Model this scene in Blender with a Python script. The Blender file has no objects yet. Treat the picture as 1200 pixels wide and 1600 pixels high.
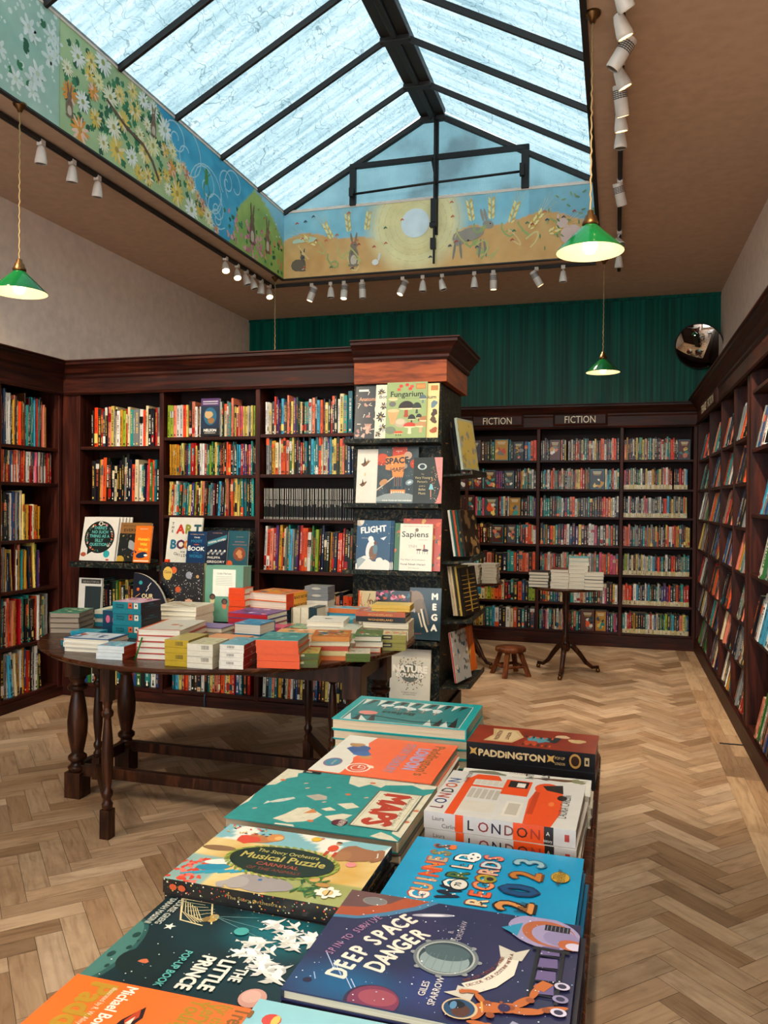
import bpy, math, random
from mathutils import Vector, Matrix, noise
from math import sin, cos, pi, radians, sqrt
S = bpy.context.scene
COL = S.collection
# ------------------------------------------------------------------ camera
def make_camera():
    cd = bpy.data.cameras.new('camera'); co = bpy.data.objects.new('camera', cd); COL.objects.link(co)
    cd.sensor_fit = 'HORIZONTAL'; cd.sensor_width = 36.0; cd.lens = 36.0*1250/1200
    cd.clip_start = .05; cd.clip_end = 100
    ps, th, ro = 0.28227, 0.01288, 0.00828
    F = Vector((-sin(ps)*cos(th), cos(ps)*cos(th), -sin(th)))
    R = Vector((cos(ps), sin(ps), 0)); U = R.cross(F)
    R2 = R*cos(ro)+U*sin(ro); U2 = R2.cross(F)
    m = Matrix((R2, U2, -F)).transposed().to_4x4(); m.translation = (0, 0, 1.5)
    co.matrix_world = m; S.camera = co
    return co
make_camera()
S.view_settings.view_transform = 'Standard'; S.view_settings.look = 'None'
S.view_settings.gamma = 1; S.view_settings.use_curve_mapping = False
S.view_settings.exposure = 0.38
# ------------------------------------------------------------------ world: bright overcast sky
W = bpy.data.worlds.new('overcast_sky'); S.world = W; W.use_nodes = True
bg = W.node_tree.nodes['Background']; bg.inputs[0].default_value = (.88, .96, 1.0, 1); bg.inputs[1].default_value = 6.6
SPOT_W = 68.0; BULB_W = 1.3
# ------------------------------------------------------------------ colour + materials
def hx(h, a=1.0):
    if not isinstance(h, str): return tuple(h)[:3]
    h = h.lstrip('#')
    if len(h) == 3: h = ''.join(c*2 for c in h)
    o = []
    for i in (0, 2, 4):
        c = int(h[i:i+2], 16)/255
        o.append(c/12.92 if c <= .04045 else ((c+.055)/1.055)**2.4)
    return tuple(o)
def mixc(a, b, t):
    a, b = hx(a), hx(b); t = max(0, min(1, t)); return tuple(a[i]*(1-t)+b[i]*t for i in range(3))
def nmat(name):
    m = bpy.data.materials.new(name); m.use_nodes = True
    nt = m.node_tree; b = nt.nodes['Principled BSDF']
    return m, nt, b
def N(nt, t, **k):
    n = nt.nodes.new(t)
    for a, v in k.items():
        if a.startswith('i_'):
            n.inputs[int(a[2:])].default_value = v
        else: setattr(n, a, v)
    return n
def ramp(nt, fac, stops):
    r = nt.nodes.new('ShaderNodeValToRGB'); e = r.color_ramp.elements
    while len(e) < len(stops): e.new(.5)
    for i, (p, c) in enumerate(stops): e[i].position = p; e[i].color = (*hx(c), 1)
    nt.links.new(fac, r.inputs[0]); return r
def coords(nt, scale=(1, 1, 1), kind='Object', rot=(0, 0, 0)):
    tc = nt.nodes.new('ShaderNodeTexCoord'); mp = nt.nodes.new('ShaderNodeMapping')
    mp.inputs['Scale'].default_value = scale; mp.inputs['Rotation'].default_value = rot
    nt.links.new(tc.outputs[kind], mp.inputs[0]); return mp.outputs[0]
def bump(nt, b, h, s=.2, d=.002):
    bp = nt.nodes.new('ShaderNodeBump'); bp.inputs['Strength'].default_value = s; bp.inputs['Distance'].default_value = d
    nt.links.new(h, bp.inputs['Height']); nt.links.new(bp.outputs[0], b.inputs['Normal'])
def attr_mat(name, rough, nscale=40, namt=.12, spec=.4, coat=0, bumpy=0, gam=1.25):
    m, nt, b = nmat(name)
    a = N(nt, 'ShaderNodeAttribute', attribute_name='Col')
    n = N(nt, 'ShaderNodeTexNoise'); n.inputs['Scale'].default_value = nscale
    nt.links.new(coords(nt), n.inputs[0])
    mx = N(nt, 'ShaderNodeMix', data_type='RGBA', blend_type='MULTIPLY'); mx.inputs[0].default_value = 1
    r = ramp(nt, n.outputs[0], [(.3, (1-namt,)*3), (.7, (1, 1, 1))])
    gm = N(nt, 'ShaderNodeGamma'); gm.inputs[1].default_value = gam; nt.links.new(a.outputs['Color'], gm.inputs[0])
    nt.links.new(gm.outputs[0], mx.inputs[6]); nt.links.new(r.outputs[0], mx.inputs[7])
    nt.links.new(mx.outputs[2], b.inputs['Base Color'])
    b.inputs['Roughness'].default_value = rough; b.inputs['Specular IOR Level'].default_value = spec
    b.inputs['Coat Weight'].default_value = coat; b.inputs['Coat Roughness'].default_value = .15
    if bumpy: bump(nt, b, n.outputs[0], bumpy, .001)
    return m
def wood_mat(name, dark, mid, light, grain=(3, 3, 40), rough=.46, attr=False, scale=1.0):
    m, nt, b = nmat(name)
    c = coords(nt, grain)
    n = N(nt, 'ShaderNodeTexNoise'); n.inputs['Scale'].default_value = 1.0*scale; n.inputs['Detail'].default_value = 6; n.inputs['Distortion'].default_value = .6
    nt.links.new(c, n.inputs[0])
    r = ramp(nt, n.outputs[0], [(.25, dark), (.5, mid), (.78, light)])
    nt.links.new(r.outputs[0], b.inputs['Base Color'])
    rr = N(nt, 'ShaderNodeMapRange'); rr.inputs[3].default_value = rough-.08; rr.inputs[4].default_value = rough+.15
    nt.links.new(n.outputs[0], rr.inputs[0]); nt.links.new(rr.outputs[0], b.inputs['Roughness'])
    bump(nt, b, n.outputs[0], .25, .002); b.inputs['Specular IOR Level'].default_value = .22
    return m
M = {}
M['print'] = attr_mat('printed_card', .34, 60, .10)
M['matte'] = attr_mat('matte_card', .6, 60, .14)
M['gloss'] = attr_mat('laminated_cover', .28, 30, .06, .5, gam=1.08)
M['paint'] = attr_mat('mural_paint', .65, 9, .12, gam=.85)
M['metal_paint'] = attr_mat('enamel', .35, 50, .08)
def paper():
    m, nt, b = nmat('paper_block')
    a = N(nt, 'ShaderNodeAttribute', attribute_name='Col')
    w = N(nt, 'ShaderNodeTexNoise'); w.inputs['Scale'].default_value = 1; w.inputs['Detail'].default_value = 3
    nt.links.new(coords(nt, (6, 6, 900)), w.inputs[0])
    mx = N(nt, 'ShaderNodeMix', data_type='RGBA', blend_type='MULTIPLY'); mx.inputs[0].default_value = 1
    r = ramp(nt, w.outputs[0], [(.3, (.62, .6, .56)), (.62, (1, 1, 1))])
    nt.links.new(a.outputs['Color'], mx.inputs[6]); nt.links.new(r.outputs[0], mx.inputs[7])
    nt.links.new(mx.outputs[2], b.inputs['Base Color']); b.inputs['Roughness'].default_value = .85
    return m
M['paper'] = paper()
M['wood_h'] = wood_mat('dark_stained_wood_x', '100402', '2c0e06', '4d1c0c', (3, 40, 40))
M['wood_y'] = wood_mat('dark_stained_wood_y', '100402', '2c0e06', '4d1c0c', (40, 3, 40))
M['wood_v'] = wood_mat('dark_stained_wood_z', '130502', '321007', '531f0d', (40, 40, 3))
M['wood_back'] = wood_mat('bookcase_back_boards', '0a0302', '1b0805', '2a0e08', (14, 14, 2), .6)
M['pine'] = wood_mat('stained_pine', '3a1207', '8a3f1a', 'a9582a', (4, 4, 30), .4)
M['oak'] = wood_mat('old_dark_oak', '0e0603', '2c150a', '552d16', (30, 30, 5), .3)
M['oak_h'] = wood_mat('old_dark_oak_top', '1a0a05', '3a1c0e', '5d331b', (4, 40, 40), .22)
M['stool'] = wood_mat('worn_stool_wood', '2b1206', '5c2d12', '8a4d22', (20, 20, 5), .45)
def flat(name, c, rough=.5, metal=0, emit=None, es=0, bumps=None):
    m, nt, b = nmat(name)
    n = N(nt, 'ShaderNodeTexNoise'); n.inputs['Scale'].default_value = 14; n.inputs['Detail'].default_value = 4
    nt.links.new(coords(nt), n.inputs[0])
    c0 = hx(c); r = ramp(nt, n.outputs[0], [(.3, tuple(x*.86 for x in c0)), (.7, c0)])
    nt.links.new(r.outputs[0], b.inputs['Base Color'])
    b.inputs['Roughness'].default_value = rough; b.inputs['Metallic'].default_value = metal
    if emit: b.inputs['Emission Color'].default_value = (*hx(emit), 1); b.inputs['Emission Strength'].default_value = es
    if bumps: bump(nt, b, n.outputs[0], bumps, .003)
    return m
M['plaster'] = flat('wall_plaster', 'e6d2c3', .8, bumps=.15)
M['ceiling'] = flat('ceiling_paint', 'c9a78a', .75, bumps=.1)
M['black_iron'] = flat('black_iron', '17110f', .5, .3, bumps=.5)
M['rafter'] = flat('weathered_black_bar', '1d1512', .6, bumps=.6)
M['brass'] = flat('aged_brass', '6b4a28', .35, .9)
M['white_enamel'] = flat('white_enamel', 'd8cfc4', .4)
M['shade_in'] = flat('white_opal_glass', 'e8d8b0', .4)
M['cord'] = flat('twisted_fabric_cord', '8a7148', .8)
M['green_glass'] = flat('green_cased_glass', '0a5226', .12)
M['bulb'] = flat('lit_bulb', 'fff4dd', .3, 0, 'ffe2ac', 5)
M['lamp_face'] = flat('lit_lamp_lens', 'fff4dd', .3, 0, 'ffdca0', 9)
M['lens_off'] = flat('unlit_lamp_lens', '6a5c50', .15)
M['gold_letter'] = flat('cream_letters', 'e9dcc0', .5)
M['mirror'] = flat('mirror_glass', 'e0e0e0', .02, 1.0)
M['steel'] = flat('dull_steel', '3f454a', .4, .8)
def green_wall():
    m, nt, b = nmat('green_painted_boards')
    n = N(nt, 'ShaderNodeTexNoise'); n.inputs['Scale'].default_value = 1; n.inputs['Detail'].default_value = 5
    nt.links.new(coords(nt, (38, 38, .6)), n.inputs[0])
    r = ramp(nt, n.outputs[0], [(.25, '002a24'), (.5, '00463a'), (.8, '006351')])
    nt.links.new(r.outputs[0], b.inputs['Base Color']); b.inputs['Roughness'].default_value = .36; b.inputs['Specular IOR Level'].default_value = .10
    bump(nt, b, n.outputs[0], .5, .006)
    return m
M['green'] = green_wall()
def leopard():
    m, nt, b = nmat('dark_botanical_paper')
    v = N(nt, 'ShaderNodeTexVoronoi', feature='DISTANCE_TO_EDGE'); v.inputs['Scale'].default_value = 26
    n = N(nt, 'ShaderNodeTexNoise'); n.inputs['Scale'].default_value = 22; n.inputs['Detail'].default_value = 5; n.inputs['Distortion'].default_value = 2.2
    c = coords(nt); nt.links.new(c, n.inputs[0]); nt.links.new(n.outputs['Color'], v.inputs[0])
    r = ramp(nt, n.outputs[0], [(.0, '07090a'), (.50, '0c1211'), (.54, '2a3a34'), (.57, '0c1110'), (.62, '6e5a3c'), (.66, '16130f')])
    nt.links.new(r.outputs[0], b.inputs['Base Color']); b.inputs['Roughness'].default_value = .55; b.inputs['Specular IOR Level'].default_value = .2
    return m
M['pattern'] = leopard()
def glass():
    m, nt, b = nmat('weathered_wired_glass'); nt.nodes.remove(b)
    out = nt.nodes['Material Output']
    g = coords(nt)                                   # object = world metres (x across, y along ridge)
    # streaky dirt running down the slope
    mp = N(nt, 'ShaderNodeMapping'); mp.inputs['Scale'].default_value = (1.0, 9, 1.0); nt.links.new(g, mp.inputs[0])
    n1 = N(nt, 'ShaderNodeTexNoise'); n1.inputs['Scale'].default_value = 1.3; n1.inputs['Detail'].default_value = 8; n1.inputs['Roughness'].default_value = .65
    nt.links.new(mp.outputs[0], n1.inputs[0])
    n2 = N(nt, 'ShaderNodeTexNoise'); n2.inputs['Scale'].default_value = 26; n2.inputs['Detail'].default_value = 6; n2.inputs['Distortion'].default_value = 1.5
    nt.links.new(g, n2.inputs[0])
    # cracks: crackle cells
    dn = N(nt, 'ShaderNodeTexNoise'); dn.inputs['Scale'].default_value = 5; nt.links.new(g, dn.inputs[0])
    add = N(nt, 'ShaderNodeMix', data_type='RGBA', blend_type='LINEAR_LIGHT'); add.inputs[0].default_value = .12
    nt.links.new(g, add.inputs[6]); nt.links.new(dn.outputs['Color'], add.inputs[7])
    mv = N(nt, 'ShaderNodeMapping'); mv.inputs['Scale'].default_value = (9, .9, 9); nt.links.new(add.outputs[2], mv.inputs[0])
    v = N(nt, 'ShaderNodeTexVoronoi', feature='DISTANCE_TO_EDGE'); v.inputs['Scale'].default_value = 1; nt.links.new(mv.outputs[0], v.inputs[0])
    r1 = ramp(nt, n1.outputs[0], [(.28, (.050, .078, .085)), (.44, (.083, .113, .120)), (.56, (.113, .140, .145)), (.7, (.143, .156, .157))])
    r2 = ramp(nt, n2.outputs[0], [(.34, (.72, .78, .8)), (.5, (1, 1, 1))])
    r3 = ramp(nt, v.outputs['Distance'], [(.0, (.30, .36, .38)), (.016, (1, 1, 1))])
    m1 = N(nt, 'ShaderNodeMix', data_type='RGBA', blend_type='MULTIPLY'); m1.inputs[0].default_value = 1
    m2 = N(nt, 'ShaderNodeMix', data_type='RGBA', blend_type='MULTIPLY'); m2.inputs[0].default_value = .85
    nt.links.new(r1.outputs[0], m1.inputs[6]); nt.links.new(r2.outputs[0], m1.inputs[7])
    nt.links.new(m1.outputs[2], m2.inputs[6]); nt.links.new(r3.outputs[0], m2.inputs[7])
    tr = N(nt, 'ShaderNodeBsdfTransparent'); nt.links.new(m2.outputs[2], tr.inputs[0])
    gl = N(nt, 'ShaderNodeBsdfGlossy'); gl.inputs['Roughness'].default_value = .12
    mx = N(nt, 'ShaderNodeMixShader'); mx.inputs[0].default_value = .05
    nt.links.new(tr.outputs[0], mx.inputs[1]); nt.links.new(gl.outputs[0], mx.inputs[2])
    nt.links.new(mx.outputs[0], out.inputs[0])
    return m
M['glass'] = glass()
def gable_glass():
    m, nt, b = nmat('reeded_obscure_glass'); nt.nodes.remove(b); out = nt.nodes['Material Output']
    w = N(nt, 'ShaderNodeTexWave'); w.inputs['Scale'].default_value = 26; nt.links.new(coords(nt), w.inputs[0])
    n = N(nt, 'ShaderNodeTexNoise'); n.inputs['Scale'].default_value = 2.2; n.inputs['Detail'].default_value = 6; nt.links.new(coords(nt), n.inputs[0])
    r1 = ramp(nt, w.outputs[0], [(.2, (.80, .84, .85)), (.8, (1, 1, 1))]); r2 = ramp(nt, n.outputs[0], [(.35, (.022, .036, .040)), (.5, (.032, .058, .064)), (.65, (.042, .072, .078))])
    m1 = N(nt, 'ShaderNodeMix', data_type='RGBA', blend_type='MULTIPLY'); m1.inputs[0].default_value = 1
    nt.links.new(r2.outputs[0], m1.inputs[6]); nt.links.new(r1.outputs[0], m1.inputs[7])
    tr = N(nt, 'ShaderNodeBsdfTransparent'); nt.links.new(m1.outputs[2], tr.inputs[0])
    gl = N(nt, 'ShaderNodeBsdfGlossy'); gl.inputs['Roughness'].default_value = .2
    mx = N(nt, 'ShaderNodeMixShader'); mx.inputs[0].default_value = .05
    nt.links.new(tr.outputs[0], mx.inputs[1]); nt.links.new(gl.outputs[0], mx.inputs[2]); nt.links.new(mx.outputs[0], out.inputs[0])
    return m
M['gable_glass'] = gable_glass()
def floor_mat():
    m, nt, b = nmat('oak_parquet')
    uv = N(nt, 'ShaderNodeUVMap', uv_map='UV'); mp = N(nt, 'ShaderNodeMapping'); mp.inputs['Scale'].default_value = (4, 34, 1)
    nt.links.new(uv.outputs[0], mp.inputs[0])
    n = N(nt, 'ShaderNodeTexNoise'); n.inputs['Scale'].default_value = 1; n.inputs['Detail'].default_value = 7; n.inputs['Distortion'].default_value = 1.2
    nt.links.new(mp.outputs[0], n.inputs[0])
    a = N(nt, 'ShaderNodeAttribute', attribute_name='Col')
    r = ramp(nt, n.outputs[0], [(.28, (.66, .60, .54)), (.46, (.92, .90, .88)), (.7, (1.08, 1.08, 1.08))])
    m1 = N(nt, 'ShaderNodeMix', data_type='RGBA', blend_type='MULTIPLY'); m1.inputs[0].default_value = 1
    nt.links.new(a.outputs['Color'], m1.inputs[6]); nt.links.new(r.outputs[0], m1.inputs[7])
    # scuffs and stains
    n2 = N(nt, 'ShaderNodeTexNoise'); n2.inputs['Scale'].default_value = 1.6; n2.inputs['Detail'].default_value = 8; n2.inputs['Roughness'].default_value = .7
    nt.links.new(coords(nt), n2.inputs[0])
    r2 = ramp(nt, n2.outputs[0], [(.33, (.62, .57, .52)), (.5, (1, 1, 1))])
    m2 = N(nt, 'ShaderNodeMix', data_type='RGBA', blend_type='MULTIPLY'); m2.inputs[0].default_value = .8
    nt.links.new(m1.outputs[2], m2.inputs[6]); nt.links.new(r2.outputs[0], m2.inputs[7])
    nt.links.new(m2.outputs[2], b.inputs['Base Color'])
    rr = N(nt, 'ShaderNodeMapRange'); rr.inputs[3].default_value = .45; rr.inputs[4].default_value = .7
    nt.links.new(n2.outputs[0], rr.inputs[0]); nt.links.new(rr.outputs[0], b.inputs['Roughness'])
    bump(nt, b, n.outputs[0], .2, .001)
    return m
M['floor'] = floor_mat()
# ------------------------------------------------------------------ text outlines (built-in font)
_tc = {}
def glyphs(s):
    if s in _tc: return _tc[s]
    cu = bpy.data.curves.new('lettering', 'FONT'); cu.body = s; cu.resolution_u = 2; cu.fill_mode = 'FRONT'
    ob = bpy.data.objects.new('lettering', cu)
    me = ob.to_mesh()
    vs = [(v.co.x, v.co.y) for v in me.vertices]; fs = [tuple(p.vertices) for p in me.polygons]
    ob.to_mesh_clear(); bpy.data.objects.remove(ob); bpy.data.curves.remove(cu)
    if vs:
        x0 = min(v[0] for v in vs); x1 = max(v[0] for v in vs)
        vs = [(v[0]-x0, v[1]) for v in vs]; w = x1-x0
    else: w = 0
    _tc[s] = (vs, fs, w); return _tc[s]
# ------------------------------------------------------------------ mesh collector
class MB:
    def __init__(s): s.v = []; s.f = []; s.c = []; s.m = []; s.uv = None; s.sm = []
    def face(s, pts, c=(1, 1, 1), m=0, smooth=False):
        i = len(s.v); s.v += [tuple(p) for p in pts]; s.f.append(tuple(range(i, i+len(pts)))); s.c.append(hx(c)); s.m.append(m); s.sm.append(smooth)
    def mesh(s, vs, fs, c=(1, 1, 1), m=0, smooth=False):
        i = len(s.v); s.v += [tuple(p) for p in vs]; c = hx(c)
        for f in fs: s.f.append(tuple(k+i for k in f)); s.c.append(c); s.m.append(m); s.sm.append(smooth)
    def box(s, a, b, c=(1, 1, 1), m=0, T=None):
        x0, y0, z0 = a; x1, y1, z1 = b
        if x0 > x1: x0, x1 = x1, x0
        if y0 > y1: y0, y1 = y1, y0
        if z0 > z1: z0, z1 = z1, z0
        vs = [Vector(p) for p in ((x0, y0, z0), (x1, y0, z0), (x1, y1, z0), (x0, y1, z0), (x0, y0, z1), (x1, y0, z1), (x1, y1, z1), (x0, y1, z1))]
        if T: vs = [T@v for v in vs]
        s.mesh(vs, [(0, 3, 2, 1), (4, 5, 6, 7), (0, 1, 5, 4), (1, 2, 6, 5), (2, 3, 7, 6), (3, 0, 4, 7)], c, m)
    def lathe(s, prof, base=(0, 0, 0), n=20, c=(1, 1, 1), m=0, T=None, smooth=True, cap=True):
        vs = []; fs = []
        for r, z in prof:
            for k in range(n):
                a = 2*pi*k/n; vs.append(Vector((r*cos(a), r*sin(a), z)))
        for i in range(len(prof)-1):
            for k in range(n):
                k2 = (k+1) % n; fs.append((i*n+k, i*n+k2, (i+1)*n+k2, (i+1)*n+k))
        if cap:
            fs.append(tuple(range(n-1, -1, -1))); fs.append(tuple((len(prof)-1)*n+k for k in range(n)))
        if T: vs = [T@v for v in vs]
        b = Vector(base); s.mesh([v+b for v in vs], fs, c, m, smooth)
    def tube(s, pts, r, n=8, c=(1, 1, 1), m=0, smooth=True):
        pts = [Vector(p) for p in pts]; vs = []; fs = []; K = len(pts)
        rs = r if isinstance(r, (list, tuple)) else [r]*K
        for i, p in enumerate(pts):
            t = (pts[min(i+1, K-1)]-pts[max(i-1, 0)]).normalized()
            a = t.cross(Vector((0, 0, 1)) if abs(t.z) < .9 else Vector((1, 0, 0))).normalized(); b = t.cross(a)
            for k in range(n):
                q = 2*pi*k/n; vs.append(p+(a*cos(q)+b*sin(q))*rs[i])
        for i in range(K-1):
            for k in range(n):
                k2 = (k+1) % n; fs.append((i*n+k, i*n+k2, (i+1)*n+k2, (i+1)*n+k))
        fs.append(tuple(range(n-1, -1, -1))); fs.append(tuple((K-1)*n+k for k in range(n)))
        s.mesh(vs, fs, c, m, smooth)
    def prism(s, prof, d0, d1, axis, c=(1, 1, 1), m=0):
        # prof: (out, z) points; axis: function (out, z, along)->point
        n = len(prof); vs = [axis(o, z, d0) for o, z in prof]+[axis(o, z, d1) for o, z in prof]
        fs = [(i, (i+1) % n, n+(i+1) % n, n+i) for i in range(n)]+[tuple(range(n-1, -1, -1)), tuple(range(n, 2*n))]
        s.mesh(vs, fs, c, m)
    def build(s, name, mats, parent=None, bevel=0, shift=None, M4=None):
        if not isinstance(mats, (list, tuple)): mats = [mats]
        me = bpy.data.meshes.new(name); me.from_pydata(s.v, [], s.f)
        for m in mats: me.materials.append(m)
        me.polygons.foreach_set('material_index', s.m); me.polygons.foreach_set('use_smooth', s.sm)
        at = me.color_attributes.new('Col', 'FLOAT_COLOR', 'CORNER'); buf = []
        for f, c in zip(s.f, s.c):
            if len(c) == 3 and not isinstance(c[0], tuple): buf += [c[0], c[1], c[2], 1.0]*len(f)
            else:
                for q in c: buf += [q[0], q[1], q[2], 1.0]
        at.data.foreach_set('color', buf)
        if s.uv:
            ul = me.uv_layers.new(name='UV'); ul.data.foreach_set('uv', [q for p in s.uv for q in p])
        me.update()
        o = bpy.data.objects.new(name, me); COL.objects.link(o)
        if M4: o.matrix_world = M4
        if parent: o.parent = parent
        if bevel:
            b = o.modifiers.new('Bevel', 'BEVEL'); b.width = bevel; b.segments = 2; b.limit_method = 'ANGLE'; b.angle_limit = radians(40)
        return o
def empty(name, loc=(0, 0, 0), rotz=0, M4=None):
    o = bpy.data.objects.new(name, None); COL.objects.link(o); o.empty_display_size = .05
    if M4: o.matrix_world = M4
    else: o.location = loc; o.rotation_euler = (0, 0, rotz)
    return o
def tag(o, label=None, cat=None, group=None, kind=None):
    if label: o['label'] = label
    if cat: o['category'] = cat
    if group: o['group'] = group
    if kind: o['kind'] = kind
    return o
# canvas: flat printed artwork on a surface, in thin layers of ink
TS = 1.0
class Canvas:
    def __init__(s, mb, O, ux, uy, n, w, h, m=0, eps=.000012):
        s.mb, s.O, s.ux, s.uy, s.n, s.w, s.h, s.m, s.eps = mb, Vector(O), Vector(ux), Vector(uy), Vector(n), w, h, m, eps; s.k = 1; s.clip = True
    def P(s, x, y): return s.O+s.ux*x+s.uy*y+s.n*(s.k*s.eps)
    def poly(s, pts, c):
        if s.clip: pts = clip(pts, s.w, s.h)
        if len(pts) < 3: return
        s.mb.face([s.P(*p) for p in pts], c, s.m); s.k += 1
    def rect(s, x0, y0, x1, y1, c): s.poly([(x0, y0), (x1, y0), (x1, y1), (x0, y1)], c)
    def ell(s, x, y, rx, ry=None, c='fff', seg=16, rot=0, a0=0, a1=360):
        ry = ry or rx; ro = radians(rot); pts = []
        for k in range(seg if a1-a0 == 360 else seg+1):
            a = radians(a0)+radians(a1-a0)*k/seg; u, v = rx*cos(a), ry*sin(a); pts.append((x+u*cos(ro)-v*sin(ro), y+u*sin(ro)+v*cos(ro)))
        s.poly(pts, c)
    def blob(s, x, y, r, c, seed=0, seg=14, amp=.35, sy=1.0):
        R = random.Random(seed); ph = [R.random()*6.28 for _ in range(3)]
        s.poly([(x+r*(1+amp*(.6*sin(2*a+ph[0])+.4*sin(3*a+ph[1])+.3*sin(5*a+ph[2])))*cos(a), y+sy*r*(1+amp*(.6*sin(2*a+ph[0])+.4*sin(3*a+ph[1])+.3*sin(5*a+ph[2])))*sin(a)) for a in [2*pi*k/seg for k in range(seg)]], c)
    def line(s, pts, w, c):
        for (x0, y0), (x1, y1) in zip(pts, pts[1:]):
            dx, dy = x1-x0, y1-y0; L = sqrt(dx*dx+dy*dy) or 1; nx, ny = -dy/L*w/2, dx/L*w/2; ex, ey = dx/L*w*.3, dy/L*w*.3
            s.poly([(x0+nx-ex, y0+ny-ey), (x0-nx-ex, y0-ny-ey), (x1-nx+ex, y1-ny+ey), (x1+nx+ex, y1+ny+ey)], c)
    def star(s, x, y, r, c, n=5, inner=.45, rot=90):
        s.poly([(x+(r if k % 2 == 0 else r*inner)*cos(radians(rot)+pi*k/n), y+(r if k % 2 == 0 else r*inner)*sin(radians(rot)+pi*k/n)) for k in range(2*n)], c)
    def text(s, t, x, y, size, c, al='c', rot=0, fit=None, bold=0, sx=1.0):
        vs, fs, w = glyphs(t)
        if not vs: return
        size *= TS
        kx = size*sx; 
        if fit and w: kx = fit/w
        off = {'c': -w*kx/2, 'l': 0, 'r': -w*kx}[al]; ro = radians(rot)
        shifts = [(0, 0)] if not bold else [(-bold*size, 0), (bold*size, 0), (0, bold*size), (0, -bold*size)]
        for dx, dy in shifts:
            q = []
            for vx, vy in vs:
                u, v = vx*kx+off+dx, vy*size+dy; q.append(s.P(x+u*cos(ro)-v*sin(ro), y+u*sin(ro)+v*cos(ro)))
            s.mb.mesh(q, fs, c, s.m); s.k += .5
        s.k += .5
    def arc_text(s, t, cx, cy, r, a0, step, size, c, bold=.02, inward=False, sx=1.0):
        for i, ch in enumerate(t):
            if ch == ' ': continue
            a = a0+step*i
            s.text(ch, cx+r*cos(radians(a)), cy+r*sin(radians(a)), size, c, rot=a-90 if not inward else a+90, bold=bold, sx=sx)
    def dots(s, n, seed, c, r=(.001, .003), box=None):
        R = random.Random(seed); x0, y0, x1, y1 = box or (0, 0, s.w, s.h); k0 = s.k
        for i in range(n):
            s.k = k0+i % 8
            s.ell(R.uniform(x0, x1), R.uniform(y0, y1), R.uniform(*r), None, c if isinstance(c, str) else R.choice(c), 6)
    def grad(s, fn, nx, ny):
        vs = [s.P(s.w*i/nx, s.h*j/ny) for j in range(ny+1) for i in range(nx+1)]
        cs = [hx(fn(i/nx, j/ny)) for j in range(ny+1) for i in range(nx+1)]
        b = len(s.mb.v); s.mb.v += [tuple(v) for v in vs]
        for j in range(ny):
            for i in range(nx):
                f = (j*(nx+1)+i, j*(nx+1)+i+1, (j+1)*(nx+1)+i+1, (j+1)*(nx+1)+i)
                s.mb.f.append(tuple(b+k for k in f)); s.mb.c.append(tuple(cs[k] for k in f)); s.mb.m.append(s.m); s.mb.sm.append(False)
        s.k += 1
def clip(pts, w, h):
    for ax, lim, sg in ((0, 0, 1), (0, w, -1), (1, 0, 1), (1, h, -1)):
        out = []; n = len(pts)
        for i in range(n):
            a, b = pts[i], pts[(i+1) % n]; da, db = (a[ax]-lim)*sg, (b[ax]-lim)*sg
            if da >= 0: out.append(a)
            if (da >= 0) != (db >= 0):
                t = da/(da-db); out.append((a[0]+(b[0]-a[0])*t, a[1]+(b[1]-a[1])*t))
        pts = out
        if not pts: return []
    return pts
def fnoise(x, y, z=0): return noise.noise(Vector((x, y, z)))
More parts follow.
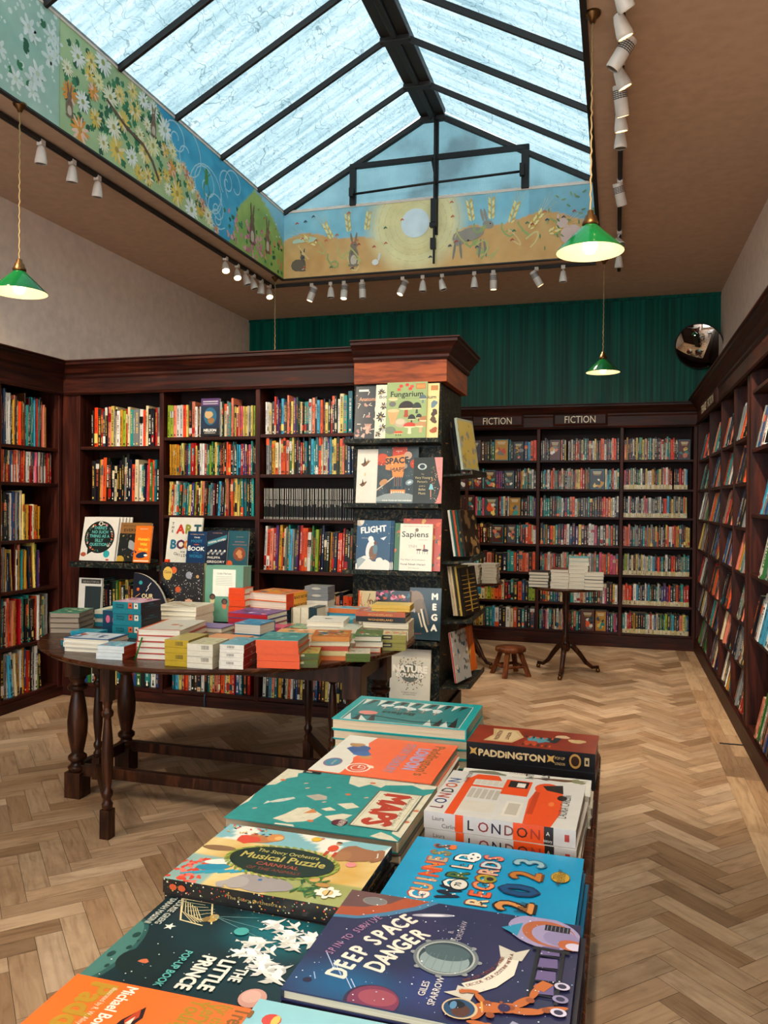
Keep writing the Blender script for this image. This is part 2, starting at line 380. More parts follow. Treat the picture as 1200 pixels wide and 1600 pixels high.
# ================================================================== THE ROOM
XL, XR, YB, YF, ZC = -4.33, 1.02, 8.96, -3.0, 3.70
def floor():
    R = random.Random(5); mb = MB(); mb.uv = []
    L, Wd = .36, .09; n = 4; pal = ['ad8d6d', 'a58464', 'b39373', '9d7b5a', 'bea081', 'a88867', '917050', 'af8f6f', 'b89978']
    s2 = 1/sqrt(2)
    def add(x0, y0, w, h, swap):
        g = .0008; pts = [(x0+g, y0+g), (x0+w-g, y0+g), (x0+w-g, y0+h-g), (x0+g, y0+h-g)]
        q = [((p[0]-p[1])*s2, (p[0]+p[1])*s2) for p in pts]
        q = [(x+OX, y+OY) for x, y in q]
        if all(x < XL-.1 or x > .62 for x, y in q) or all(y < YF-.1 or y > YB for x, y in q): return
        q = [(x, y) for x, y in clip([(x-XL, y-YF) for x, y in q], .6-XL, YB-YF)]
        if len(q) < 3: return
        c = hx(R.choice(pal)); k = R.uniform(.82, 1.12); c = tuple(v*k for v in c); u0 = R.random()*40; v0 = R.random()*40
        P = [(x+XL, y+YF, 0) for x, y in q]
        mb.face(P, c)
        cx, cy = q[0]
        for x, y in q:
            a = ((x-cx)+(y-cy))*s2; b = ((y-cy)-(x-cx))*s2
            if swap: a, b = b, a
            mb.uv.append((u0+a, v0+b))
    OX, OY = -.05, 1.2
    for j in range(-12, 14):
        for sst in range(-60, 110):
            bx, by = sst*Wd+j*L, sst*Wd-j*L
            yy = (bx+by)*s2+OY
            if yy < YF-.6 or yy > YB+.6: continue
            add(bx, by, L, Wd, False); add(bx-Wd, by, Wd, L, True)
    # straight border along the right-hand bookcase
    for (a, b) in ((.6, .695), (.695, .79), (.79, .885), (.885, XR)):
        y = YF-R.random()
        while y < YB:
            l = R.uniform(.35, .8); c = hx(R.choice(['bb9973', 'b28f6b', 'c2a07b', 'a9845f'] if R.random() > .12 else ['8f7052'])); u0 = R.random()*30
            y0, y1 = max(y, YF), min(y+l-.001, YB)
            if y1 > y0:
                mb.face([(a+.0006, y0, 0), (b-.0006, y0, 0), (b-.0006, y1, 0), (a+.0006, y1, 0)], c)
                mb.uv += [(u0+y0, a), (u0+y0, b), (u0+y1, b), (u0+y1, a)]
            y += l
    nb = len(mb.f); mb.box((XL-.1, YF-.1, -.12), (XR+.1, YB+.1, -.0015), '3a2413')
    for k in range(6*4): mb.uv.append((0, 0))
    tag(mb.build('floor', M['floor']), kind='structure')
floor()
def struct(name, mb, m, bevel=0): return tag(mb.build(name, m, bevel=bevel), kind='structure')
def walls():
    t = .12
    m = MB(); m.box((XL-t, YF, 0), (XL, YB+t, ZC+.1)); struct('wall_left', m, M['plaster'])
    m = MB(); m.box((XR, YF, 0), (XR+t, YB+t, ZC+.1)); struct('wall_right', m, M['plaster'])
    m = MB(); m.box((XL, YB, 0), (XR, YB+t, ZC+.1)); struct('wall_back', m, M['green'])
    # shop front behind the viewer with one broad window
    m = MB(); m.box((XL, YF-t, 0), (XR, YF, .6)); m.box((XL, YF-t, 3.0), (XR, YF, ZC+.1)); m.box((XL, YF-t, .6), (-3.9, YF, 3.0)); m.box((.5, YF-t, .6), (XR, YF, 3.0))
    struct('wall_front', m, M['plaster'])
    m = MB()
    for x in (-3.9, -2.45, -1.0, .44): m.box((x, YF-.09, .6), (x+.06, YF-.03, 3.0))
    m.box((-3.9, YF-.09, .6), (.5, YF-.03, .66)); m.box((-3.9, YF-.09, 2.94), (.5, YF-.03, 3.0)); struct('window_1', m, M['wood_v'])
    # ceiling with the roof-light well cut through it
    a, b, y0, y1 = -3.19, -.18, -1.2, 7.36
    m = MB()
    m.box((XL, YF, ZC), (a-.02, YB, ZC+.1)); m.box((b+.02, YF, ZC), (XR, YB, ZC+.1)); m.box((a-.02, y1+.02, ZC), (b+.02, YB, ZC+.1)); m.box((a-.02, YF, ZC), (b+.02, y0-.02, ZC+.1))
    struct('ceiling', m, M['ceiling'])
    m = MB(); m.box((b, y0, ZC), (b+.02, y1, 4.35)); struct('wall_well_right', m, M['plaster'])
    m = MB(); m.box((a-.02, y0-.02, ZC), (b+.02, y0, 4.35)); struct('wall_well_front', m, M['plaster'])
    # slim bead round the well
    m = MB()
    m.box((a-.03, y0, ZC-.012), (a, y1, ZC+.02)); m.box((a-.03, y1, ZC-.012), (b+.03, y1+.03, ZC+.02)); m.box((b, y0, ZC-.012), (b+.03, y1, ZC+.02))
    struct('trim_1', m, M['rafter'])
    m = MB(); m.box((XL, YB-.02, ZC-.03), (XR, YB, ZC)); struct('trim_2', m, M['green'])
walls()
# ---------------- roof light
def rooflight():
    a, b, y0, y1, ze, zr = -3.19, -.18, -1.2, 7.36, 4.35, 5.20; xm = (a+b)/2
    root = empty('skylight', (xm, (y0+y1)/2, ze)); tag(root, kind='structure')
    root.name = 'window_2'
    def par(o): o.parent = root; o.matrix_parent_inverse = root.matrix_world.inverted(); return o
    bpy.context.view_layer.update()
    ys = [y1]+[6.75-.712*k for k in range(12)]; ys = [y for y in ys if y > y0]+[y0]
    for i in range(len(ys)-1):
        ya, yb = ys[i+1], ys[i]
        for sx in (0, 1):
            m = MB()
            if sx == 0: m.face([(a, ya, ze), (xm-.08, ya, zr-.045), (xm-.08, yb, zr-.045), (a, yb, ze)])
            else: m.face([(b, yb, ze), (xm+.08, yb, zr-.045), (xm+.08, ya, zr-.045), (b, ya, ze)])
            par(m.build('glass_pane', M['glass']))
    def bar(m, p, q, w, h):
        p, q = Vector(p), Vector(q); d = (q-p); L = d.length; d.normalize(); s = d.cross(Vector((0, 0, 1))).normalized(); u = s.cross(d)
        T = Matrix((d, s, u)).transposed().to_4x4(); T.translation = p
        m.box((0, -w/2, -h/2), (L, w/2, h/2), T=T)
    for i, y in enumerate(ys):
        th = .05 if i == 0 else .026
        for xe in (a, b):
            m = MB(); bar(m, (xe, y, ze-.01), (xm, y, zr-.06), th, .045); par(m.build('rafter', M['rafter'], bevel=.004))
    m = MB(); m.box((xm-.115, y0, zr-.10), (xm-.025, y1, zr-.03)); m.box((xm+.025, y0, zr-.10), (xm+.115, y1, zr-.03)); m.box((xm-.05, y0, zr-.02), (xm+.05, y1, zr+.03))
    m.box((xm-.022, y0, zr-.13), (xm+.022, y1, zr-.02))
    for y in ys: m.box((xm-.12, y-.05, zr-.14), (xm+.12, y+.02, zr-.1))
    par(m.build('ridge_beam', M['rafter'], bevel=.004))
    # gable
    m = MB(); m.face([(a, y1+.02, ze), (b, y1+.02, ze), (xm, y1+.02, zr)]); par(m.build('gable_pane', M['gable_glass']))
    f = MB(); yy = y1-.005
    f.box((-2.50, yy-.025, 4.70), (-.79, yy+.02, 4.745)); f.box((-2.50, yy-.025, 4.35), (-2.44, yy+.02, 4.70)); f.box((-.86, yy-.025, 4.35), (-.79, yy+.02, 4.70))
    f.box((xm+.03, yy-.02, 4.0), (xm+.055, yy+.015, zr-.03))
    par(f.build('casement_frame', M['black_iron'], bevel=.003))
    f = MB(); f.tube([(-2.47, yy-.05, 4.44), (xm, yy-.05, 4.47), (-.84, yy-.05, 4.49)], .012); f.tube([(xm-.0, yy-.05, 4.70), (xm+.05, yy-.06, 4.46)], .01)
    f.box((-2.49, yy-.07, 4.42), (-2.45, yy-.03, 4.5)); f.box((-.87, yy-.07, 4.45), (-.83, yy-.03, 4.56))
    par(f.build('opening_rod', M['black_iron']))
    f = MB(); x = xm+.028; f.tube([(x, yy-.05, 5.18), (x, yy-.05, 3.72)], .011)
    f.box((x-.03, yy-.075, 4.10), (x+.02, yy-.02, 4.32)); f.box((x-.04, yy-.07, 4.06), (x+.02, yy-.02, 4.10)); f.box((x-.035, yy-.06, 3.86), (x+.015, yy-.02, 3.96)); f.tube([(x-.02, yy-.06, 5.05), (x+.015, yy-.07, 5.22)], .012)
    par(f.build('winding_gear', M['black_iron'], bevel=.002))
    m = MB(); m.box((a-.03, y0, ze-.012), (a+.005, y1, ze+.02)); m.box((b-.005, y0, ze-.012), (b+.03, y1, ze+.02)); m.box((a, y1-.006, ze-.01), (b, y1+.03, ze+.015))
    par(m.build('sill', M['plaster']))
rooflight()
# ---------------- painted mural round the well
def petals(cv, x, y, r, c, cc, n=12, w=.16, seed=0):
    R = random.Random(seed); cv.k = 2+(seed*37) % 90
    for k in range(n):
        a = 2*pi*k/n+R.uniform(-.1, .1); rr = r*R.uniform(.85, 1.05)
        cv.ell(x+rr*.55*cos(a), y+rr*.55*sin(a), rr*.47, r*w, c if R.random() > .3 else mixc(c, 'ffffff', .35), 7, math.degrees(a))
    cv.ell(x, y, r*.22, None, cc, 9)
def leafy(cv, x, y, r, rot, seed=0):
    cv.k = 2+(seed*13) % 20
    c = random.Random(seed).choice(['1d5a33', '236b3a', '174a2c', '2c7443'])
    for d, k in ((0, 1), (.7, .8), (-.7, .8)):
        a = rot+d; cv.ell(x+r*.5*cos(a)*k, y+r*.5*sin(a)*k, r*.5*k, r*.27*k, c, 8, math.degrees(a))
def wheat(cv, x, y, L, ang, c='f2dc8a'):
    cv.k = 150
    a = radians(ang); ux, uy = cos(a), sin(a); nx, ny = -uy, ux
    for k in range(9):
        cv.line([(x+ux*L*k/9, y+uy*L*k/9), (x+ux*L*(k/9+.9)+nx*(k % 3-1)*L*.28, y+uy*L*(k/9+.9)+ny*(k % 3-1)*L*.28)], .0025, 'd9c794')
    for k in range(8):
        for sg in (1, -1):
            px, py = x+ux*L*k/8+nx*sg*L*.09, y+uy*L*k/8+ny*sg*L*.09
            cv.ell(px, py, L*.11, L*.05, c if (k+sg) % 3 else 'dda63a', 7, ang+sg*28)
def hare(cv, x, y, h, c='6b5340', face=1, up=True):
    cv.k = 110
    if up:
        cv.ell(x, y+h*.28, h*.16, h*.30, c, 12); cv.ell(x, y+h*.18, h*.10, h*.16, 'c9b49a', 10); cv.ell(x, y+h*.62, h*.11, h*.12, c, 10)
        for s in (-1, 1): cv.ell(x+s*h*.07, y+h*.84, h*.035, h*.18, c, 8, -s*10); cv.ell(x+s*h*.08, y+h*.03, h*.09, h*.04, c, 8); cv.ell(x+s*h*.05, y+h*.42, h*.03, h*.1, mixc(c, '2a1c12', .4), 6, s*20)
        cv.ell(x+.04*h, y+h*.64, h*.015, None, '120a06', 6)
    else:
        cv.ell(x, y+h*.58, h*.36, h*.16, c, 14, 10*face); cv.ell(x-face*h*.26, y+h*.5, h*.17, h*.18, c, 10); cv.ell(x+face*h*.45, y+h*.78, h*.14, h*.10, c, 10, -20*face)
        for dx, rx in ((-.38, -8), (-.22, 6), (.25, -6), (.38, 8)): cv.ell(x+face*h*dx, y+h*.22, h*.03, h*.24, mixc(c, '2a1c12', .3), 8, rx)
        for dx in (.30, .38): cv.ell(x+face*h*dx, y+h*1.02, h*.035, h*.17, c, 8, 14*face)
        cv.ell(x+face*h*.5, y+h*.8, h*.018, None, '120a06', 6)
def mural_left():
    y0, y1, z0, hh = -1.2, 7.36, ZC, .65; mb = MB(); mb.box((-3.21, y0, z0), (-3.1902, y1, z0+hh), 'b9c9a0')
    cv = Canvas(mb, (-3.19, y0, z0), (0, 1, 0), (0, 0, 1), (1, 0, 0), y1-y0, hh, eps=.00004)
    def rl(z): return 4.98+ (1-z)*.95 + .06*sin(z*9)      # river's left bank (world Y)
    def rr(z): return 6.15+ z*.50 + .05*sin(z*7+1)
    def fn(u, v):
        Y = y0+u*(y1-y0); n = fnoise(Y*3, v*3)*.5+fnoise(Y*9, v*9, 3)*.3
        if Y < 4.03: base = mixc('8fb8a4', 'a9c7b4', .5+n)
        else: base = mixc('93b37a', 'b4cb90', .4+n)
        if Y > 4.6: base = mixc(base, 'b5b464', .25)
        L, Rr = rl(v), rr(v)
        if L < Y < Rr: base = mixc('1583b4', '3fb0d4', .5+n*1.2)
        if Y >= Rr:
            top = .97-((Y-6.6)/.75)**2*.45
            base = mixc('6c9a3f', 'a7bd55', .4+n+v*.3) if v < top else mixc('5ba7c4', '8cc6da', v)
        return base
    cv.grad(fn, 420, 26)
    R = random.Random(11); base_k = 2
    X = lambda Y: Y-y0
    # pale star flowers at the near end
    for k in range(260):
        cv.k = 3+k % 20; Y = R.uniform(2.6, 4.0); cv.ell(X(Y), R.uniform(.02, .63), R.uniform(.006, .02), None, 'd9e6da', 6)
    for k in range(34):
        Y = R.uniform(2.8, 4.02); petals(cv, X(Y), R.uniform(.05, .6), R.uniform(.05, .085), 'dfe8df', 'c8d6b8', 6, .2, k)
    for k in range(8): leafy(cv, X(R.uniform(3.6, 4.0)), R.uniform(.1, .6), .05, R.random()*6, k)
    # daisies
    pal = [('eadf9a', 'b0a04a'), ('e8b030', 'b59a44'), ('efe6bc', 'b3a352'), ('ecca6a', '9f8d3d'), ('ec8f30', 'c98b2c'), ('eceadd', '9aa24e'), ('e8c04a', 'b08a30')]
    used = []
    for k in range(230):
        Y = R.uniform(4.08, 5.9); v = R.uniform(.03, .6)
        if Y > rl(v/hh)-.06: continue
        leafy(cv, X(Y), v, R.uniform(.035, .06), R.random()*6, k)
    for k in range(400):
        Y = R.uniform(4.08, 5.95); v = R.uniform(.05, .6); r = R.uniform(.055, .105)
        if Y > rl(v/hh)-.02 or any((Y-a)**2+(v-b)**2 < (.72*(r+c))**2 for a, b, c in used): continue
        used.append((Y, v, r)); c, cc = R.choice(pal); petals(cv, X(Y), v, r, c, cc, 14, .12, k)
    cv.line([(X(4.49), .38), (X(4.7), .30), (X(4.9), .27), (X(5.02), .2), (X(5.1), .1)], .022, '5a3d28')
    hare(cv, X(5.03), .38, .22, '7a5a44'); hare(cv, X(4.12), .1, .2, '7a5a44')
    # river swirls
    def swirl(Y, v, r, turns=1.6, ph=0, sq=1.0):
        cv.k = 10
        pts = []
        for k in range(26):
            t = k/25; a = ph+turns*2*pi*t; q = r*(.15+.85*t); pts.append((X(Y)+q*cos(a)*1.15, v+q*sin(a)*sq))
        cv.line(pts, .011, 'a6d3df')
    for a in ((5.34, .50, .16, 1.8, 0), (5.50, .44, .24, 1.2, 1.0), (5.80, .33, .22, 1.7, 2), (5.98, .20, .16, 1.8, .5), (5.86, .26, .30, 1.1, 3), (6.15, .48, .12, 1.5, 1), (6.3, .50, .18, 1.0, 4), (5.98, .12, .10, 1.4, 2)): swirl(*a)
    # frog
    fx, fz = X(5.80), .38
    cv.ell(fx, fz, .03, .05, '3f7a35', 10); cv.ell(fx, fz+.06, .025, .022, '3f7a35', 10)
    for s in (-1, 1): cv.line([(fx+s*.02, fz-.03), (fx+s*.05, fz-.09), (fx+s*.02, fz-.15)], .012, '3f7a35'); cv.line([(fx+s*.02, fz+.03), (fx+s*.06, fz+.06)], .01, '3f7a35')
    # bank flowers and hill blossoms
    for k in range(10): petals(cv, X(5.42+.06*k+R.uniform(-.03, .03)), .33-.034*k, .05, R.choice(['d98a5a', 'e0b070', 'c9663a', 'efe6c0']), 'b06a30', 12, .13, k+70)
    for k in range(90):
        cv.k = 20+(k % 12)*6; Y = R.uniform(6.1, 7.33); v = R.uniform(.02, .33)
        if R.random() < .4: leafy(cv, X(Y), v, .04, R.random()*6, k)
        else:
            c = R.choice(['d77f8e', 'c8657a', 'e09a9a']) if Y < 6.9 else R.choice(['d97a55', 'e3986a'])
            for q in range(5): cv.ell(X(Y)+R.uniform(-.02, .02), v+R.uniform(-.02, .02), .014, None, c, 6)
    hare(cv, X(6.64), .12, .36, '6b4b30'); hare(cv, X(6.97), .14, .32, '7a5a40')
    for k in range(10):
        x, z = X(R.uniform(6.75, 7.3)), R.uniform(.3, .52); c = R.choice(['e8e2da', 'c75b3a']); cv.ell(x, z, .014, .006, c, 6, 40); cv.ell(x+.01, z, .014, .006, c, 6, -40)
    cv.line([(X(4.03), 0), (X(4.03), .65)], .004, '7d9a86')
    return tag(mb.build('mural', M['paint']), 'long painted mural of daisies, a blue river and hares on the skylight well\'s left side', 'mural')
mural_left()
def mural_back():
    x0, w, z0, hh = -3.19, 3.01, ZC, .65; mb = MB(); mb.box((x0, 7.3602, z0), (x0+w, 7.38, z0+hh), 'd09a55')
    cv = Canvas(mb, (x0, 7.36, z0), (1, 0, 0), (0, 0, 1), (0, -1, 0), w, hh, eps=.00004)
    sx, sz = 1.34, .43
    def dune(x): return .35+.05*sin(x*3.1+.4)+.035*sin(x*8)-.20*math.exp(-((x-1.3)/.33)**2)
    def fn(u, v):
        x, z = u*w, v*hh; n = fnoise(x*4, z*4)*.5+fnoise(x*14, z*9, 2)*.35
        d = sqrt((x-sx)**2+(z-sz)**2)
        sky = mixc('6fb4c9', '8ec5d2', .5+n)
        if x > 2.4: sky = mixc(sky, '5f8fa0', .5)
        sand = mixc('cf8f4a', 'deab66', .5+n)
        c = sky if z > dune(x) else sand
        if d < .52: c = mixc(c, 'ecdc9c', min(1, (.52-d)/.16))
        if d < .3: c = mixc(c, 'e6cf86', .4+n)
        return c
    cv.grad(fn, 180, 40)
    for r in (.2, .25, .3, .36, .42):
        for k in range(30):
            a = k*.2094; a2 = a+.14; cv.line([(sx+r*cos(a), sz+r*sin(a)), (sx+r*cos(a2), sz+r*sin(a2))], .006, 'e2c682')
    cv.ell(sx, sz, .137, None, 'dce8ea', 40)
    for x, z, a in ((.33, .32, 150), (.5, .37, 118), (.68, .42, 97), (.86, .42, 82)): wheat(cv, x, z, .17, a)
    for x, z, a in ((1.88, .42, 100), (2.06, .42, 90), (2.24, .37, 72), (2.42, .30, 52), (2.6, .24, 25)): wheat(cv, x, z, .19, a)
    R = random.Random(4)
    cv.k = 10
    for k in range(22):       # curling leaves
        x, z = R.choice([R.uniform(.15, .95), R.uniform(1.75, 2.85)]), R.uniform(.05, .28); pts = [(x+.16*t/6*cos(.5*t)+.02*t, z+.05*sin(.9*t+k)+.012*t) for t in range(8)]
        cv.line(pts, .014, R.choice(['8ea25a', 'd9c27a', 'b9b060', 'e0b878']))
    for x, z in ((.2, .36), (.26, .37), (.14, .355), (.3, .36)): cv.ell(x, z, .05, .022, 'b9d0b0', 10, 10)
    hare(cv, .2, .06, .22, '5f5140', 1); cv.ell(.15, .12, .07, .06, '5f5140', 10)
    hare(cv, .73, .07, .32, '7a6a58'); hare(cv, 1.86, .06, .38, '8f8374', 1, False)
    cv.k = 180
    for k in range(34):
        x, z = R.uniform(.1, 2.9), R.uniform(.05, .6); c = R.choice(['b3402a', '2f3a4a', '3c6b4a', 'c9603a']); cv.ell(x, z, .018, .007, c, 6, 40); cv.ell(x+.012, z, .016, .006, c, 6, -35)
    cv.ell(.95, .09, .035, .03, 'e8e4dc', 8); cv.ell(.99, .14, .012, .04, 'e8e4dc', 8, -10)
    cv.ell(2.78, .2, .1, .09, 'd7b0a0', 12); cv.ell(2.70, .31, .05, .045, 'd7b0a0', 10); cv.ell(2.66, .37, .012, .025, 'd7b0a0', 6)
    for k in range(26): cv.ell(R.uniform(2.5, 2.98), R.uniform(.03, .6), .022, .008, R.choice(['5d7a4a', '7b8f50']), 6, R.random()*180)
    return tag(mb.build('mural', M['paint']), 'painted mural of a pale sun, wheat and hares on the skylight well\'s far end', 'mural')
mural_back()
# ================================================================== BOOKCASES
def cornice_prof(zt): return [(0, zt-.13), (.012, zt-.13), (.02, zt-.115), (.02, zt-.10), (.035, zt-.085), (.05, zt-.06), (.075, zt-.035), (.085, zt-.03), (.085, zt-.012), (.10, zt-.008), (.10, zt), (-.03, zt)]
def bookcase(label, frame, L, posts, rows, depth, zt=2.54, frieze=.25, hmat='wood_h', pw=.034, first=True, frieze_mat=None, top_z=None, back=True):
    """frame(u, out, z)->point ; posts: u centres; rows: list (per bay) of shelf top heights"""
    o = empty('bookcase', frame(L/2, 0, 0)); tag(o, label, 'bookcase'); bpy.context.view_layer.update()
    inv = o.matrix_world.inverted()
    def P(m, name, mat, bevel=.0025):
        q = m.build(name, M[mat], bevel=bevel); q.parent = o; q.matrix_parent_inverse = inv; return q
    def bx(m, u0, u1, o0, o1, z0, z1):
        a, b = frame(u0, o0, z0), frame(u1, o1, z1); m.box(a, b)
    zf = zt-frieze
    m = MB(); bx(m, 0, L, -depth, -depth+.015, 0, zt-.02); P(m, 'back_panel', 'wood_back', 0)
    for k, u in enumerate(posts):
        m = MB(); bx(m, u-pw/2, u+pw/2, -depth+.015, 0, .0, zf+.02); P(m, 'upright', 'wood_v')
    for b in range(len(posts)-1):
        for z in rows[b]:
            m = MB(); bx(m, posts[b]+pw/2, posts[b+1]-pw/2, -depth+.015, -.006, z-.024, z); P(m, 'shelf', hmat)
    m = MB(); bx(m, 0, L, -.02, .014, .0, rows[0][-1]-.026 if True else .1); P(m, 'plinth', hmat)
    m = MB(); bx(m, 0, L, -.012, .010, zf, zt-.10); bx(m, 0, L, -depth, .0, zt-.13, zt-.02); P(m, 'frieze', frieze_mat or hmat)
    m = MB(); m.prism(cornice_prof(zt), 0, L, lambda ot, z, d: frame(d, ot, z)); m.prism([(0, zf), (.018, zf), (.024, zf+.012), (.014, zf+.02), (0, zf+.02)], 0, L, lambda ot, z, d: frame(d, ot, z)); P(m, 'cornice', hmat, 0)
    return o
fP = lambda u, o, z: Vector((-4.07+u, 5.2-o, z))          # centre (partition) case, faces the viewer
fB = lambda u, o, z: Vector((-4.30+u, 8.70-o, z))         # back wall
fL = lambda u, o, z: Vector((-4.07+o, 2.0+u, z))          # left wall
fR = lambda u, o, z: Vector((.79-o, 8.70-u, z))           # right wall
Z_P = [[1.899, 1.488, 1.03, .60, .10], [1.96, 1.683, 1.388, 1.02, .60, .10], [1.971, 1.687, 1.37, 1.009, .62, .10]]
partition = bookcase('long dark wood bookcase across the middle of the shop, behind the round table', fP, 2.40, [.134, .853, 1.625, 2.36], Z_P, .26)
m = MB(); m.box((-4.325, 5.202, 0), (-3.955, 5.46, 2.36)); _q = m.build('upright', M['wood_v']); _q.parent = partition; bpy.context.view_layer.update(); _q.matrix_parent_inverse = partition.matrix_world.inverted()
Z_B = [1.957, 1.651, 1.357, 1.058, .757, .445, .148]
backcase = bookcase('dark wood fiction bookcase across the far wall under the green boards', fB, 5.09, [.02, .93, 1.84, 2.72, 3.495, 4.351, 5.07], [Z_B]*6, .26)
Z_L = [1.882, 1.618, 1.204, .846, .454, .09]
leftcase = bookcase('dark wood bookcase along the left wall with oversized books', fL, 3.2, [.02, .84, 1.69, 2.545, 3.17], [Z_L]*4, .26, hmat='wood_y')
Z_R = [1.94, 1.646, 1.354, 1.058, .735, .455, .148]
Z_R2 = [2.2, 1.841, 1.445, 1.082, .716, .148]
pR = [.02, 1.06, 1.88, 2.60, 3.20]
rightcase = bookcase('dark wood teenage bookcase lining the far end of the right wall', fR, 3.26, pR, [Z_R]*4, .23, zt=2.56, hmat='wood_y')
fR2 = lambda u, o, z: Vector((.79-o, 5.44-u, z))
rightcase2 = bookcase('wide shelved dark bookcase on the right wall, nearest the viewer', fR2, 4.4, [.055, 1.15, 2.2, 3.3, 4.38], [Z_R2]*4, .23, zt=2.56, hmat='wood_y', pw=.09)
# signs on the friezes
def sign(txts, label, F, w, h, size, cat='sign'):
    """F(x,y,out)->point"""
    o = empty('sign', F(0, 0, 0)); tag(o, label, cat, None); bpy.context.view_layer.update(); inv = o.matrix_world.inverted()
    m = MB(); n = [(-w/2, -h/2), (w/2, -h/2), (w/2, h/2), (-w/2, h/2)]; k = .022
    n2 = [(x-(k if x > 0 else -k), y-(k if y > 0 else -k)) for x, y in n]
    vs = [F(x, y, .0) for x, y in n]+[F(x, y, .012) for x, y in n]+[F(x, y, .024) for x, y in n2]
    fs = [(0, 1, 5, 4), (1, 2, 6, 5), (2, 3, 7, 6), (3, 0, 4, 7), (4, 5, 9, 8), (5, 6, 10, 9), (6, 7, 11, 10), (7, 4, 8, 11), (8, 9, 10, 11)]
    m.mesh(vs, fs); q = m.build('plaque', M['wood_h'], bevel=.0015); q.parent = o; q.matrix_parent_inverse = inv
    m = MB(); O = F(0, 0, .025); cv = Canvas(m, O, F(1, 0, .025)-O, F(0, 1, .025)-O, F(0, 0, 1.025)-O, 9, 9); cv.clip = False
    for t, x, fit in txts: cv.text(t, x, -size*.36, size, 'e9dcc0', fit=fit)
    q = m.build('lettering', M['gold_letter']); q.parent = o; q.matrix_parent_inverse = inv
    return o
sign([('FICTION', 0, .31)], 'FICTION sign on the far bookcase, half beside the display column', lambda x, y, o: Vector((-1.245+x, 8.69-o, 2.385+y)), .56, .135, .105)
sign([('FICTION', 0, .315)], 'FICTION sign on the far bookcase, right of the other one', lambda x, y, o: Vector((-.375+x, 8.69-o, 2.385+y)), .56, .135, .105)
sign([('TEENAGE', -.27, .42), ('FICTION', .28, .42)], 'TEENAGE FICTION sign on the right-hand bookcase frieze near the corner', lambda x, y, o: Vector((.78-o, 7.55-x, 2.38+y)), 1.25, .135, .10)
# ---------------- display column closing the end of the partition
def column():
    x0, x1, y0, y1 = -1.70, -1.10, 5.12, 5.80
    o = empty('display_column', ((x0+x1)/2, (y0+y1)/2, 0)); tag(o, 'square display column papered in dark pattern with pine cap, ending the middle bookcase', 'display stand'); bpy.context.view_layer.update(); inv = o.matrix_world.inverted()
    def P(m, n, mat, bevel=.003): q = m.build(n, M[mat], bevel=bevel); q.parent = o; q.matrix_parent_inverse = inv; return q
    m = MB(); m.box((x0, y0, .12), (x1, y1, 2.29)); P(m, 'body', 'pattern', .004)
    m = MB(); m.box((x0-.01, y0-.01, 0), (x1+.02, y1+.01, .12)); P(m, 'plinth', 'wood_h')
    m = MB(); m.box((x0+.01, y0-.04, 2.28), (x1+.04, y1+.02, 2.47)); P(m, 'cap_frieze', 'pine')
    m = MB(); pr = cornice_prof(2.555); X0, X1, Y0 = x0+.01, x1+.04, y0-.04
    vs = []; n = len(pr)
    for ot, z in pr: vs += [(X0, Y0-ot, z), (X1+ot, Y0-ot, z), (X1+ot, y1+.02+ot*0, z)]
    fs = []
    for i in range(n):
        j = (i+1) % n
        fs += [(i*3, i*3+1, j*3+1, j*3), (i*3+1, i*3+2, j*3+2, j*3+1)]
    fs += [tuple(i*3 for i in range(n)), tuple(i*3+2 for i in reversed(range(n)))]
    m.mesh(vs, fs); m.box((X0, Y0+.02, 2.47), (X1-.02, y1, 2.553)); P(m, 'cornice', 'wood_h', 0)
    for z in (1.905, 1.483, 1.045, .60, .185):
        m = MB(); a, b = (x0-.03 if z > 1 else x0, x1+.01); m.prism([(0, z-.035), (.13, z-.022), (.13, z+.006), (.122, z+.006), (.118, z-.014), (0, z-.02)], a, b, lambda ot, zz, d: Vector((d, y0-ot, zz))); P(m, 'ledge', 'pattern', 0)
    for z in (1.71, 1.135, .74, .31):
        m = MB(); m.prism([(0, z-.045), (.20, z-.028), (.20, z+.004), (.192, z+.004), (.188, z-.018), (0, z-.03)], 5.16, 5.74, lambda ot, zz, d: Vector((x1+ot, d, zz))); P(m, 'ledge', 'pattern', 0)
        m = MB(); m.tube([(x1+.002, 5.2, z+.18), (x1+.03, 5.2, z+.178)], .005); P(m, 'peg', 'brass', 0)
column()
